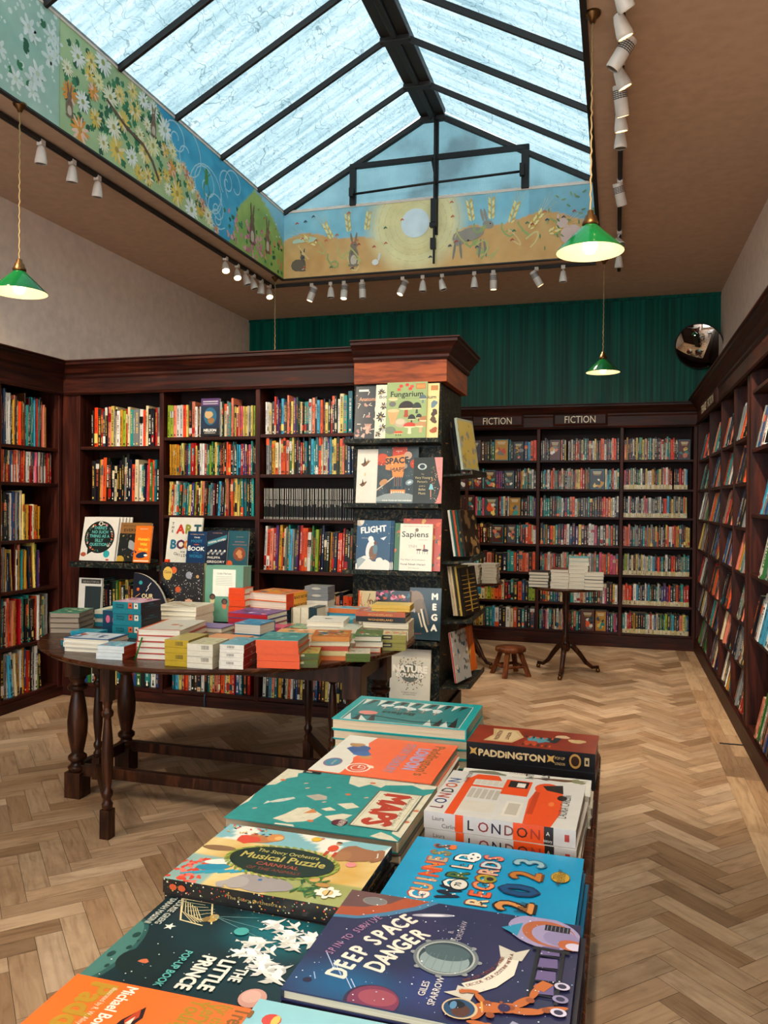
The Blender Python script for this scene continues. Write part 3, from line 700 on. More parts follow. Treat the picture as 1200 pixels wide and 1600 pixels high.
# ================================================================== LAMPS
def spot(o, loc, d, energy, ang=70):
    ld = bpy.data.lights.new('spotlight_beam', 'SPOT'); ld.energy = energy; ld.color = (1, .84, .65); ld.spot_size = radians(ang); ld.spot_blend = .7; ld.shadow_soft_size = .035
    l = bpy.data.objects.new('spotlight_beam', ld); COL.objects.link(l)
    l.matrix_world = Matrix.Translation(loc) @ Vector(d).to_track_quat('-Z', 'Y').to_matrix().to_4x4()
    l.parent = o; l.matrix_parent_inverse = o.matrix_world.inverted()
def track_lamp(loc, kind, aim, lit, label, group, track_z=3.675):
    """loc = centre of the head; aim = direction the lens points"""
    loc = Vector(loc); o = empty('track_spotlight', (loc.x, loc.y, track_z)); tag(o, label, 'spotlight', group); bpy.context.view_layer.update(); inv = o.matrix_world.inverted()
    def P(m, n, mt): q = m.build(n, mt); q.parent = o; q.matrix_parent_inverse = inv; return q
    d = Vector(aim).normalized(); T = (-d).to_track_quat('Z', 'Y').to_matrix().to_4x4()
    m = MB(); m.box((loc.x-.018, loc.y-.018, track_z-.03), (loc.x+.018, loc.y+.018, track_z+.003)); m.tube([(loc.x, loc.y, track_z-.02), tuple(loc-d*.035+Vector((0, 0, .02)))], .007); P(m, 'stem', M['white_enamel'])
    if kind == 'can':
        r = .034; m = MB(); m.lathe([(r*.92, .075), (r, .07), (r, -.07), (r*.86, -.075)], loc, 18, T=T, cap=False); m.lathe([(r*.92, .075), (0.001, .076)], loc, 18, T=T, cap=False); q = P(m, 'housing', M['white_enamel'])
        m = MB()
        for k in range(5):
            z = .012+k*.009
            m.lathe([(r+.0008, z), (r+.0008, z+.004)], loc, 18, T=T, cap=False)
        for k in range(16):
            a = 2*pi*k/16; vs = [Vector(((r+.001)*cos(a+s), (r+.001)*sin(a+s), z)) for s, z in ((-.03, .01), (.03, .01), (.03, .056), (-.03, .056))]; m.face([T@v+loc for v in vs])
        g = m.build('vent_grille', M['rafter']); g.parent = q
        fr = r*.86; zf = -.07
    else:
        m = MB(); m.lathe([(.012, .055), (.02, .05), (.026, .03), (.033, -.012), (.036, -.03), (.036, -.045), (.033, -.048)], loc, 18, T=T, cap=False); m.lathe([(.012, .055), (.001, .056)], loc, 18, T=T, cap=False); P(m, 'housing', M['white_enamel'])
        fr = .031; zf = -.044
    m = MB(); m.lathe([(fr, zf), (.001, zf-.002 if lit else zf+.01)], loc, 16, T=T, cap=False); P(m, 'lens', M['lamp_face'] if lit else M['lens_off'])
    if lit: spot(o, loc+d*.085, d, SPOT_W*(1.5 if loc.y < 3.2 else 1))
    return o
def tracks():
    for nm, a, b, lab in (('track_rail', (-3.395, -1, 3.665), (-3.365, 7.55, 3.69), 'dark lighting track along the left side of the skylight'),
                      ('track_rail', (-3.4, 7.505, 3.665), (-.2, 7.535, 3.69), 'dark lighting track across the far end of the skylight'),
                      ('track_rail', (-.015, -1, 3.665), (.015, 7.8, 3.69), 'dark lighting track along the ceiling right of the skylight')):
        m = MB(); m.box(a, b); m.box((a[0]+.01 if b[0]-a[0] < .1 else a[0], a[1]+.01 if b[1]-a[1] < .1 else a[1], a[2]-.004), (b[0]-.01 if b[0]-a[0] < .1 else b[0], b[1]-.01 if b[1]-a[1] < .1 else b[1], a[2])); tag(m.build(nm, M['rafter']), lab, 'track')
        # sits against the ceiling
    L = [(4.11, 0, 0), (4.40, 0, 0), (4.66, 0, 0), (6.50, 1, 0), (6.73, 1, 0), (6.92, 0, 1), (7.07, 0, 1), (7.25, 0, 0), (7.44, 1, 0)]
    names = ['first', 'second', 'third', 'fourth', 'fifth', 'sixth', 'seventh', 'eighth', 'ninth', 'tenth', 'eleventh']
    for i, (y, lit, a) in enumerate(L):
        aim = (-.12, .1, -1) if not lit else (.35, -.45, -1)
        if a: aim = (.3, .1, -1)
        track_lamp((-3.38, y, 3.585), 'bell', aim, lit, '%s white %sbell spotlight, %s along the left track counting away from the viewer' % ('glowing' if lit else 'unlit', 'hanging ' if not lit else '', names[i]), 'spotlights on the left track')
    B = [(-2.95, 'can', (-.35, -.1, -1), 1), (-2.75, 'bell', (0, 0, -1), 0), (-2.61, 'can', (0, -.25, -1), 1), (-2.42, 'can', (.05, 0, -1), 0), (-2.01, 'can', (-.35, -.3, -1), 1), (-1.81, 'bell', (0, 0, -1), 0),
         (-1.62, 'bell', (.25, 0, -1), 0), (-1.31, 'bell', (0, 0, -1), 0), (-1.13, 'can', (0, .1, -1), 1), (-.73, 'can', (.55, .2, -1), 1), (-.49, 'bell', (0, 0, -1), 0)]
    for i, (x, k, aim, lit) in enumerate(B):
        track_lamp((x, 7.52, 3.575), k, aim, lit, '%s %s spotlight, %s from the left on the far track under the sun mural' % ('glowing' if lit else 'unlit', 'white can' if k == 'can' else 'small bell', names[i]), 'spotlights on the far track')
    Rr = [(3.45, 'bell', (.45, .5, -.8), 1), (3.65, 'bell', (.4, .35, -1), 1), (3.87, 'can', (-.6, .1, -.9), 0), (4.09, 'bell', (.45, .3, -1), 1), (4.32, 'can', (.15, .4, -1), 1), (4.56, 'bell', (.1, .3, -1), 1), (4.78, 'bell', (0, .1, -1), 0), (5.62, 'can', (.25, .45, -1), 1), (6.66, 'bell', (.3, -.5, -.6), 0), (7.18, 'bell', (0, .2, -1), 0)]
    for i, (y, k, aim, lit) in enumerate(Rr):
        track_lamp((0, y, 3.575), k, aim, lit, '%s %s spotlight, %s along the right track counting away from the viewer' % ('glowing' if lit else 'unlit', 'white can' if k == 'can' else 'small bell', names[i]), 'spotlights on the right track')
    # unseen heads added to the tracks to brighten bookcases and foreground table
    for x, y, aim in ((-3.38, 3.1, (-.25, .62, -.8)), (-3.38, 2.6, (.25, .95, -.8)), (-3.38, 1.2, (.22, 1, -.55)), (0, 2.6, (-.55, .85, -.75)), (0, 2.2, (-.38, .9, -.62)), (0, .9, (-.55, 1, -.5)), (0, 1.6, (.15, 1, -.5)), (0, 1.9, (-.14, -.02, -1)), (0, .35, (-.12, .35, -1)), (-3.38, .5, (.30, .55, -1)), (-3.38, -.4, (.3, .3, -1)), (0, -.6, (-.2, .2, -1))):
        track_lamp((x, y, 3.575), 'bell', aim, 1, 'unseen white bell spotlight added above the viewer to brighten the shop', 'added unseen spotlights above the viewer')
tracks()
def pendant(x, y, zb, lit, label):
    """zb: height of the shade's rim"""
    o = empty('pendant_lamp', (x, y, ZC)); tag(o, label, 'pendant lamp', 'green shade pendant lamps'); bpy.context.view_layer.update(); inv = o.matrix_world.inverted()
    def P(m, n, mt): q = m.build(n, mt); q.parent = o; q.matrix_parent_inverse = inv; return q
    m = MB(); m.lathe([(.001, -.045), (.012, -.045), (.016, -.03), (.035, -.012), (.038, 0)], (x, y, ZC), 16); P(m, 'ceiling_rose', M['brass'])
    m = MB(); pts = [(x+.003*sin(k*2.4), y+.003*cos(k*2.4), ZC-.04-(ZC-.04-zb-.17)*k/40) for k in range(41)]; m.tube(pts, .0042, 6); P(m, 'cord', M['cord'])
    m = MB(); m.lathe([(.008, .185), (.014, .18), (.016, .165), (.026, .155), (.03, .14), (.036, .13), (.036, .118), (.03, .112)], (x, y, zb), 18); P(m, 'lamp_holder', M['brass'])
    m = MB(); m.lathe([(.028, .118), (.148, .002), (.150, -.004)], (x, y, zb), 32, cap=False); sh = P(m, 'lamp_shade', M['green_glass'])
    m = MB(); m.lathe([(.027, .1165), (.147, .0005), (.149, -.004)], (x, y, zb), 32, cap=False); w = m.build('shade_lining', M['shade_in']); w.parent = sh
    m = MB(); m.lathe([(.001, -.012), (.02, -.008), (.03, .01), (.033, .03), (.026, .055), (.014, .08), (.012, .1), (.001, .1)], (x, y, zb), 16, cap=False); P(m, 'bulb', M['bulb'] if lit else M['shade_in'])
    if lit:
        ld = bpy.data.lights.new('bulb_glow', 'POINT'); ld.energy = BULB_W; ld.color = (1, .82, .58); ld.shadow_soft_size = .03
        l = bpy.data.objects.new('bulb_glow', ld); COL.objects.link(l); l.location = (x, y, zb-.05); l.parent = o; l.matrix_parent_inverse = inv
pendant(-3.218, 3.74, 2.655, True, 'green shaded pendant on a long cord, left by the mural')
pendant(-.126, 3.73, 2.635, True, 'large nearest green pendant with glowing bulb, under the right end of the mural')
pendant(-.128, 7.49, 2.685, True, 'small far green pendant hanging before the green boards')
pendant(-3.245, 7.28, 2.60, True, 'far left pendant whose cord drops behind the middle bookcase')
def mirror():
    c = Vector((.80, 8.80, 3.12)); d = Vector((-.32, -1, -.52)).normalized(); T = d.to_track_quat('Z', 'Y').to_matrix().to_4x4()
    o = empty('convex_mirror', c); tag(o, 'round convex security mirror tilted in the far right corner of green wall', 'mirror'); bpy.context.view_layer.update(); inv = o.matrix_world.inverted()
    def P(m, n, mt): q = m.build(n, mt); q.parent = o; q.matrix_parent_inverse = inv; return q
    R, hgt = .235, .036; prof = [(R*cos(a), hgt*sin(a)) for a in [pi/2*k/14 for k in range(15)]]; prof[-1] = (.0005, hgt)
    # spherical cap
    rad = (R*R+hgt*hgt)/(2*hgt); am = math.asin(R/rad); prof = [(max(rad*sin(am*(1-k/16)), .0005), rad*cos(am*(1-k/16))-rad*cos(am)) for k in range(17)]
    m = MB(); m.lathe(prof, c, 48, T=T, cap=False); P(m, 'mirror_dome', M['mirror'])
    m = MB(); m.lathe([(R-.004, .004), (R+.004, .006), (R+.008, 0), (R+.004, -.012), (.02, -.03), (.001, -.03)], c, 48, T=T, cap=False); P(m, 'rim', M['black_iron'])
    m = MB(); m.tube([c-d*.02, Vector((.86, 8.95, 3.12))], .012); P(m, 'bracket', M['black_iron'])
mirror()
# ================================================================== BOOKS ON THE SHELVES
PAL = {'k': '14120f', 'K': '1d2430', 'n': '152844', 'b': '27527e', 'c': '4aa5c0', 't': '14707a', 'T': '2c8f8a', 'g': '3f7a3c', 'G': '173f30', 'l': '9dae3c', 'y': 'd9c271', 'Y': 'c1922e', 'o': 'd9602a', 'O': 'e04a1c',
       'r': 'b0231f', 'R': '5a1714', 'p': 'c9607c', 's': 'd98a70', 'v': '5d3470', 'w': 'd8d5cd', 'e': 'd2c4a2', 'a': '8c8d8a', 'd': '46525c', 'm': '5b3a26'}
NAME = {'k': 'black', 'K': 'charcoal', 'n': 'navy', 'b': 'blue', 'c': 'sky blue', 't': 'teal', 'T': 'sea green', 'g': 'green', 'G': 'dark green', 'l': 'lime', 'y': 'pale yellow', 'Y': 'mustard', 'o': 'orange', 'O': 'bright orange',
        'r': 'red', 'R': 'maroon', 'p': 'pink', 's': 'salmon', 'v': 'purple', 'w': 'white', 'e': 'cream', 'a': 'grey', 'd': 'slate', 'm': 'brown'}
ORD = ['leftmost', 'second', 'third', 'fourth', 'fifth', 'sixth', 'seventh', 'eighth', 'ninth', 'tenth', 'eleventh', 'twelfth', 'thirteenth', 'fourteenth', 'fifteenth', 'sixteenth', 'seventeenth', 'eighteenth', 'nineteenth', 'twentieth'] + ['%s-%s' % (a, b) for a in ('twenty', 'thirty', 'forty', 'fifty') for b in ('first', 'second', 'third', 'fourth', 'fifth', 'sixth', 'seventh', 'eighth', 'ninth', 'thirtieth')]
shelf_books = []     # every shelved book: geometry recipe + how large it shows
CAM = Vector((0, 0, 1.5))
def shade(c, r, amt=.16):
    c = hx(c); k = 1+r.uniform(-amt, amt); return tuple(max(0, min(1, v*k+r.uniform(-.01, .01))) for v in c)
def row(frame, u0, u1, z, spec, hh, seed, where, vis=1.0, hv=.07, lean=0, dep=.15, band=None, rec=.025, leanpart=0, bandh=.22, tilt=0):
    R = random.Random(seed); n = len(spec)
    ws = []
    for ch in spec: ws.append(R.uniform(.65, 1.45)*(6 if ch == '#' else .55 if ch in '|' else 1))
    tot = sum(ws); W = (u1-u0); kx = W/tot; u = u0; idx = 0; last = None; hl = hh
    for ch, w0 in zip(spec, ws):
        w = w0*kx
        if ch == '.': u += w; continue
        same = (ch == last); 
        if not same: hl = hh*(1+R.uniform(-hv, hv)); 
        h = hl if same or R.random() < .35 else hh*(1+R.uniform(-hv, hv*1.6)); last = ch
        code = ch if ch != '#' else R.choice('kntmR')
        ang = lean+R.uniform(-.008, .008)+(leanpart if (idx//4) % 3 == 1 else 0)
        rc = rec+R.uniform(0, .022)
        b = dict(frame=frame, u=u, w=w*.965, z=z, h=h, d=dep*R.uniform(.85, 1.1), rc=rc, ang=ang, c=shade(PAL[code], R), code=code, seed=R.randrange(10**6), face=(ch == '#'), where=where, idx=idx, band=band, bandh=bandh, tilt=tilt)
        p = frame(u+w/2, 0, z+h/2); dist = (p-CAM).length
        ahead = frame(0, 1, 0)-frame(0, 0, 0); view = (CAM-p).normalized(); fac = max(.05, abs(ahead.dot(view)))
        b['area'] = w*h*fac/dist**2*vis
        shelf_books.append(b); u += w; idx += 1
def emit_book(mb, b):
    f, u, w, z, h, d, rc, a = b['frame'], b['u'], b['w'], b['z']+.0005, b['h'], b['d'], b['rc'], b['ang']; R = random.Random(b['seed'])
    ca, sa = cos(a), sin(a); piv = u if a < 0 else u+w
    # a>0 leans to the right (top moves to larger u)
    pu = u+w if a > 0 else u
    def P(x, o, zz): dx = x-pu; return f(pu+dx*ca+zz*sa, o-(zz-.06)*b['tilt'], z+zz*ca-dx*sa)
    c = b['c']; o0 = -rc; o1 = -rc-d; pg = hx('cfc2a4'); k = min(.003, w*.18)
    cx = tuple(v*.93 for v in c)
    # rounded-edge spine (three facets), boards, page block top
    xs = [(u, o0-k), (u+k, o0), (u+w-k, o0), (u+w, o0-k)]
    for (xa, oa), (xb, ob) in zip(xs, xs[1:]): mb.face([P(xa, oa, 0), P(xb, ob, 0), P(xb, ob, h), P(xa, oa, h)], c)
    mb.face([P(u, o1, 0), P(u, o0-k, 0), P(u, o0-k, h), P(u, o1, h)], cx); mb.face([P(u+w, o0-k, 0), P(u+w, o1, 0), P(u+w, o1, h), P(u+w, o0-k, h)], cx)
    mb.face([P(u+w, o1, 0), P(u, o1, 0), P(u, o1, h), P(u+w, o1, h)], cx)
    t = h-.0025; bd = min(.0022, w*.12)
    mb.face([P(u, o0-k, h), P(u+k, o0, h), P(u+w-k, o0, h), P(u+w, o0-k, h)], c)
    mb.face([P(u, o0-k, h), P(u+w, o0-k, h), P(u+w, o1, h), P(u, o1, h)], pg if w > .008 else cx)
    mb.face([P(u, o1, 0), P(u+w, o1, 0), P(u+w, o0-k, 0), P(u, o0-k, 0)], cx)
    O = P(u, o0, 0); cv = Canvas(mb, O, P(u+1, o0, 0)-O, P(u, o0, 1)-O, f(0, 1, 0)-f(0, 0, 0), w, h, eps=.00012)
    lum = .3*c[0]+.6*c[1]+.1*c[2]; ink = R.choice(['f0ead8', 'e8c46a', 'f0ead8', 'e07a4a']) if lum < .25 else R.choice(['1a1714', '7a1f1a', '14304a', '1a1714'])
    if b['where'] == 'slim black series':
        for za, zb in ((.64, .96), (R.uniform(.38, .5), .6), (.0, .075)):
            y = h*za
            while y < h*zb: cv.rect(w*.28, y, w*.72, y+.006, 'c9c4b8'); y += .0085
        return
    if b['face']:
        cv.rect(w*.05, h*.04, w*.95, h*.96, shade(PAL[R.choice('mKYnRd')], R, .3))
        for q in range(7): cv.blob(R.uniform(.2, .8)*w, R.uniform(.15, .65)*h, R.uniform(.1, .22)*w, shade(PAL[R.choice('YywoasGTd')], R, .25), R.randrange(999), 12)
        for q in range(3): cv.rect(w*(.2+.04*q), h*(.84-.07*q), w*(.8-.04*q), h*(.88-.07*q), 'd9cfae' if q < 2 else 'b79a50')
        return
    if b['band']:
        cv.rect(0, 0, w, h*b['bandh'], R.choice(b['band']))
    elif R.random() < .4:
        z0 = R.choice([.0, .62, .78, .1]); cv.rect(0, h*z0, w, h*(z0+R.uniform(.12, .25)), shade(PAL[R.choice('wkeoyrnt')], R))
    # title: little letter-like marks up the spine
    x = w*R.uniform(.26, .34); th = w*R.uniform(.28, .46); y = h*R.uniform(.28, .4); ye = h*R.uniform(.75, .93); stp = max(th*.62, .0038)
    while y < ye:
        if R.random() > .16:
            s0 = stp*R.uniform(.45, .75); cv.rect(x, y, x+th, y+s0, ink)
            if R.random() < .5 and th > .006: cv.rect(x+th*.35, y, x+th*.65, y+s0, c)
        y += stp
    if R.random() < .6: cv.rect(w*.3, h*.05, w*.7, h*.05+w*.45, ink)
    if R.random() < .45: cv.rect(w*.38, h*.12, w*.60, h*R.uniform(.2, .27), ink)
PB = 'of the %s bay, middle bookcase'
b1, b2, b3 = (.155, .83), (.875, 1.60), (1.65, 2.33)
# --- middle bookcase, left bay
row(fP, .215, b1[1], 1.899, 'kOGrdksyaewYlreTaawOoekKrarK', .285, 1, 'top shelf, left bay of middle bookcase', hv=.06, rec=.05)
row(fP, .215, b1[1], 1.488, 'KkYsokkKekKkaknoewTkpOgotkG', .30, 2, 'second shelf, left bay of middle bookcase', hv=.12, rec=.05, lean=.015)
row(fP, .30, .74, .60, 'tGKkGgYGyGkwKtk', .27, 3, 'shelf behind blue boxes, left bay of middle bookcase', vis=.7)
row(fP, .18, .84, .10, 'bgwkotnwytkrwobgKTwbk', .235, 4, 'bottom shelf, left bay of middle bookcase', vis=.35)
# --- middle bay
row(fP, .885, 1.055, 1.96, 'llswwOy', .235, 5, 'top shelf, middle bay of middle bookcase', hv=.01)
row(fP, 1.055, 1.155, 1.96, 'kswRw', .24, 6, 'top shelf left of ship cover, middle bay', hv=.1)
row(fP, 1.31, 1.43, 1.96, 'wGeaTsK', .25, 7, 'top shelf right of ship cover, middle bay', hv=.1)
row(fP, 1.43, 1.585, 1.96, 'yrspOyyeayl', .215, 8, 'top shelf right end, middle bay', hv=.02)
row(fP, .90, 1.59, 1.683, 'YYYYoYYTyKvbTrrrykkwwrTglgGyTkRkmkooKtGkccrbvvmpTkK', .225, 9, 'second shelf, middle bay of middle bookcase', hv=.06)
row(fP, .885, 1.345, 1.388, 'yyoewTGaTtTyvvlRGysKkTaaRkcknK', .235, 10, 'third shelf, middle bay of middle bookcase', hv=.06, lean=.04)
row(fP, 1.345, 1.585, 1.388, 'yskoYyylttkKkT', .285, 11, 'third shelf right part, middle bay', hv=.015)
row(fP, .93, 1.56, .10, 'tcybrowkmnwktygsrowyorbwtkr', .235, 12, 'bottom shelf, middle bay of middle bookcase', vis=.45)
# --- right bay
row(fP, 1.665, 2.21, 1.971, 'wwedOnvKcvmsmyvGKekTTwskcoKyGrkk', .235, 13, 'top shelf, right bay of middle bookcase', hv=.1)
row(fP, 2.21, 2.32, 1.971, 'wyTt', .25, 14, 'top shelf right end, middle bookcase right bay', hv=.12)
row(fP, 1.68, 2.33, 1.687, 'adYYewoosgykkKrntkcTtoewevcyyGysKbn', .245, 15, 'second shelf, right bay of middle bookcase', hv=.10)
row(fP, 1.665, 2.33, 1.009, 'wosrvYoeaTcadvroowgGlknkkYnnOOrkKG', .285, 17, 'fourth shelf, right bay of middle bookcase', hv=.08, lean=.035)
row(fP, 1.96, 2.33, .62, 'nkKbdmrksnoO', .235, 18, 'fifth shelf, right bay of middle bookcase', vis=.5)
row(fP, 1.655, 2.34, .10, 'wkcstYkneownbmyktkrabkmywkbnkawk', .25, 19, 'bottom shelf, right bay of middle bookcase', vis=.6, lean=.03)
row(fP, 1.655, 2.34, 1.37, 'k'*62, .22, 16, 'slim black series', hv=0, rec=.03)
# --- left bookcase (u grows away from the viewer)
UL = lambda Y: Y-2.0
row(fL, UL(4.57), UL(5.06), 1.882, 'rwnbtwwkYwsmyOoYomTRwTTcbrwTtKosYe', .33, 20, 'top shelf of left bookcase', hv=.16, dep=.2)
row(fL, UL(4.57), UL(5.10), 1.618, 'eGosKKebrossawrokawwrTbprwwmwKbrR', .225, 21, 'second shelf of left bookcase', hv=.02, band=['b0231f', 'd8d5cd', 'd9602a', '8c2a20'], bandh=.55)
row(fL, UL(4.57), UL(4.82), 1.204, 'GYTkKnywbnabey', .33, 22, 'third shelf of left bookcase', hv=.05, dep=.2)
row(fL, UL(4.82), UL(5.00), 1.204, 'yYGreYoYe', .24, 222, 'third shelf far part of left bookcase', hv=.05, dep=.2)
row(fL, UL(4.57), UL(4.98), .846, 'RsaYKbk.y.RwTYsTgYY.K.mylv', .29, 23, 'fourth shelf of left bookcase', hv=.12, dep=.2, leanpart=-.05)
row(fL, UL(4.57), UL(5.08), .454, 'GTtRswOssYr.rOTkkTkk.RowmYTyaa', .31, 24, 'fifth shelf of left bookcase', hv=.08, dep=.2, leanpart=-.04)
row(fL, UL(4.57), UL(5.02), .09, 'wkawcweYwYbrkawlK', .31, 25, 'bottom shelf of left bookcase', hv=.06, dep=.2, leanpart=-.08)
for _i, _z in enumerate(Z_L):
    _r = random.Random(50+_i); row(fL, 1.72, 2.50, _z, ''.join(_r.choice('wkeroyYTnatgbK') for _ in range(26)), .22 if _i == 1 else .30, 60+_i, 'left bookcase, bay beside the viewer', vis=.02, hv=.1, dep=.19)
# --- far bookcase
fy = ['d2c4a2', 'c9b988', 'd9cfae', 'd9cfae']
UB = lambda X: X+4.30
Bx = [(UB(-1.66), UB(-.822)), (UB(-.785), UB(.032)), (UB(.072), UB(.735))]
FS = [('kvR#mkGGg#tk#bcoO', 'kadnk#sYy.wRwkookrGTKsKwykmoowKdTsOnT', 'sYoKKvewyYTlyaesdTbeKnKrTgasTrOOkmk#'),
      ('#m#k#vvvk#kKtYeTTarws', 'TTcwwkosTTkrekGwaoKseyOrGYk#ecTkrwyT', 'pkKsTeyGgGkKysoYkOOyKkOksRr.koOrrTc'),
      ('G#pTTpp#rceaw#kkkdkav', 'ssryYndwTTlKvwsoogTkamwkkdTkrOsoywKT', 'kTdokTawaawaspawaaTaweOOckyabeweoy'),
      ('TTGlGRRmkmwkm#s#YkssooTt', 'KtYOOYYnTrTbnvykRRkwpkTKSTokd'.replace('S', 's'), 'rsosnnnaarRsTraYadyoTTkkyOrwsrYYTdmyy'),
      ('kTosTTGRsmkmKTooososoo', 'nTrsGsTrtkgwsTcGwsoTrKswasTpsosopps', 'GllwkeoyadyyweTwckGOOmkTkkOrmmmaaTTt'),
      ('ookKTccylYoooRGTTobKll', 'kOYrtTbKRotnTvwsebTrKGmawpkkyw', 'sOOOkwcTaKwbcgkkGwrbvvOYGooTrr'),
      ('TtkkYYydTTcwKkmkodTKkd', 'TvnPwTkbGwaKpowTykgsTb##vkTapv'.replace('P', 'p'), 'TwrrkYkkkkTTrwbvKgGTlnpcdmnsyTb')]
bayn = ['left', 'middle', 'right']
for i, z in enumerate(Z_B):
    for j in range(3):
        if (i, j) == (5, 0) or (i, j) == (6, 0): vis = .7
        else: vis = 1
        bnd = fy if j == 2 and i in (1, 2, 4, 5, 6) else None
        _r = random.Random(i*3+j); _k = 0
        spx = ''.join((ch if ch in '.#' or _r.random() > .24 else _r.choice('kwekTn')) for ch in FS[i][j])
        row(fB, Bx[j][0]+.004, Bx[j][1]-.006-(.03 if j == 2 and i in (1, 2) else 0), z, spx, .205 if i else .215, 300+i*10+j, 'shelf %d, far fiction bookcase %s bay' % (i+1, bayn[j]), hv=.07, band=bnd, dep=.14, vis=vis)
# --- right bookcase: books lean and show their far faces
RS = ['wGkt#OseK', 'YtTGoYkkK', 'wGgwkRvyk', 'RymTwakwa', 'rkw#twkGR', 'aaOkygkaw', 'kkOgtwaGT']
cols = 'wkeroYTnksadGb'
for j in range(4):
    u0 = pR[j]+.025; u1 = pR[j+1]-.02 if j < 3 else 3.18
    for i, z in enumerate(Z_R):
        R_ = random.Random(900+i*7+j); n = int((u1-u0)/.047); n = max(7, int(n*.85)); sp = ''.join(R_.choice(cols) for _ in range(n))
        if j == 0: sp = (RS[i]*3)[:n]
        row(fR, u0+.16*(u1-u0)+R_.uniform(-.06, .06), u1-.03, z, sp, .238, 500+i*10+j, 'right bookcase, bay %d row %d' % (j+1, i+1), hv=.07, lean=.04, tilt=.20, dep=.16, vis=.55, rec=.005)
for j, (a, b) in enumerate(((.30, .95), (1.5, 2.1))):
    for i, z in enumerate(Z_R2[1:]):
        R_ = random.Random(700+i+j*9); row(fR2, a+R_.uniform(-.1, .1), b, z, ''.join(R_.choice('wckagswb') for _ in range(12)), .25, 640+i+j*10, 'near right bookcase, bay %d row %d' % (j+1, i+1), lean=.05, tilt=.2, dep=.15, vis=.25, rec=.005)
SHELF_INDIVIDUALS = 135
def place_shelf_books():
    R = sorted(shelf_books, key=lambda b: -b['area']); top = set(id(b) for b in R[:SHELF_INDIVIDUALS])
    rest = MB(); seen = {}
    for b in shelf_books:
        if id(b) in top:
            m = MB(); emit_book(m, b); o = m.build('book', M['print'])
            size = 'Slim' if b['w'] < .017 else 'Thick' if b['w'] > .028 else 'Upright'
            lab = '%s %s book, %s from the left, %s' % (size.lower(), NAME[b['code']], ORD[b['idx']], b['where'])
            tag(o, lab, 'book', 'books on the ' + b['where'])
        else: emit_book(rest, b)
    o = rest.build('books', M['print']); tag(o, 'the remaining upright books filling the shelves all round the shop', 'books', None, 'stuff')
place_shelf_books()
# ================================================================== COVERED BOOKS (face out, in stacks, on tables)
def make_book(w, h, t, cover, label, M4, art=None, spine=None, spine_side='L', pages='ddd2ba', mat='gloss', name='book', cat='book', group=None, back=None, edge_art=None, soft=False):
    """Lies flat: width along x, height along y, thickness up z. spine_side L/R/B/T says which edge carries the spine."""
    o = empty(name, M4=M4); tag(o, label, cat, group)
    ov = 0 if soft else .003; bt = .0012 if soft else .0025
    m = MB(); c = hx(cover); sc = hx(spine) if isinstance(spine, str) else c
    x0, x1, y0, y1 = -w/2, w/2, -h/2, h/2
    m.box((x0, y0, t-bt), (x1, y1, t), c); m.box((x0, y0, 0), (x1, y1, bt), back or c)
    k = {'L': ((x0, y0, bt), (x0+bt*1.6, y1, t-bt)), 'R': ((x1-bt*1.6, y0, bt), (x1, y1, t-bt)), 'B': ((x0, y0, bt), (x1, y0+bt*1.6, t-bt)), 'T': ((x0, y1-bt*1.6, bt), (x1, y1, t-bt))}[spine_side]
    m.box(k[0], k[1], sc)
    if art: art(Canvas(m, (x0, y0, t), (1, 0, 0), (0, 1, 0), (0, 0, 1), w, h))
    if callable(spine):
        O, ux, L = {'B': ((x0, y0, 0), (1, 0, 0), w), 'T': ((x1, y1, 0), (-1, 0, 0), w), 'R': ((x1, y0, 0), (0, 1, 0), h), 'L': ((x0, y1, 0), (0, -1, 0), h)}[spine_side]
        n = Vector(ux).cross(Vector((0, 0, 1))); spine(Canvas(m, O, ux, (0, 0, 1), n, L, t))
    if edge_art:
        O, ux, L = {'B': ((x1, y0, 0), (0, 1, 0), h), 'R': ((x0, y0, 0), (1, 0, 0), w)}[spine_side]
        n = Vector(ux).cross(Vector((0, 0, 1))); edge_art(Canvas(m, O, ux, (0, 0, 1), n, L, t))
    q = m.build('cover', M[mat]); q.parent = o
    m = MB(); pi_ = {s: ov for s in 'LRBT'}; pi_[spine_side] = bt*1.6
    m.box((x0+pi_['L'], y0+pi_['B'], bt), (x1-pi_['R'], y1-pi_['T'], t-bt), pages); q = m.build('pages', M['paper']); q.parent = o
    return o
def make_box(w, h, t, col, label, M4, top=None, front=None, side=None, topc=None, frontc=None, sidec=None, group=None, cat='boxed set', name='boxed_set', mat='print'):
    """closed carton: parts base tray and lid"""
    o = empty(name, M4=M4); tag(o, label, cat, group); x0, x1, y0, y1 = -w/2, w/2, -h/2, h/2; sp = t*.42; cl = hx(col)
    for nm, za, zb in (('base', 0, sp), ('lid', sp+.0006, t)):
        m = MB(); b = len(m.f); m.box((x0, y0, za), (x1, y1, zb), cl)
        if topc and nm == 'lid': m.c[b+1] = hx(topc)
        if frontc: m.c[b+2] = hx(frontc)
        if sidec: m.c[b+3] = hx(sidec)
        if nm == 'lid':
            if top: top(Canvas(m, (x0, y0, t), (1, 0, 0), (0, 1, 0), (0, 0, 1), w, h))
            if front: front(Canvas(m, (x0, y0, sp), (1, 0, 0), (0, 0, 1), (0, -1, 0), w, t-sp))
            if side: side(Canvas(m, (x1, y0, sp), (0, 1, 0), (0, 0, 1), (1, 0, 0), h, t-sp))
        q = m.build(nm, M[mat], bevel=.0008); q.parent = o
    return o
def MT(x, y, z, rz=0, basis=None):
    return Matrix.Translation((x, y, z)) @ Matrix.Rotation(radians(rz), 4, 'Z')
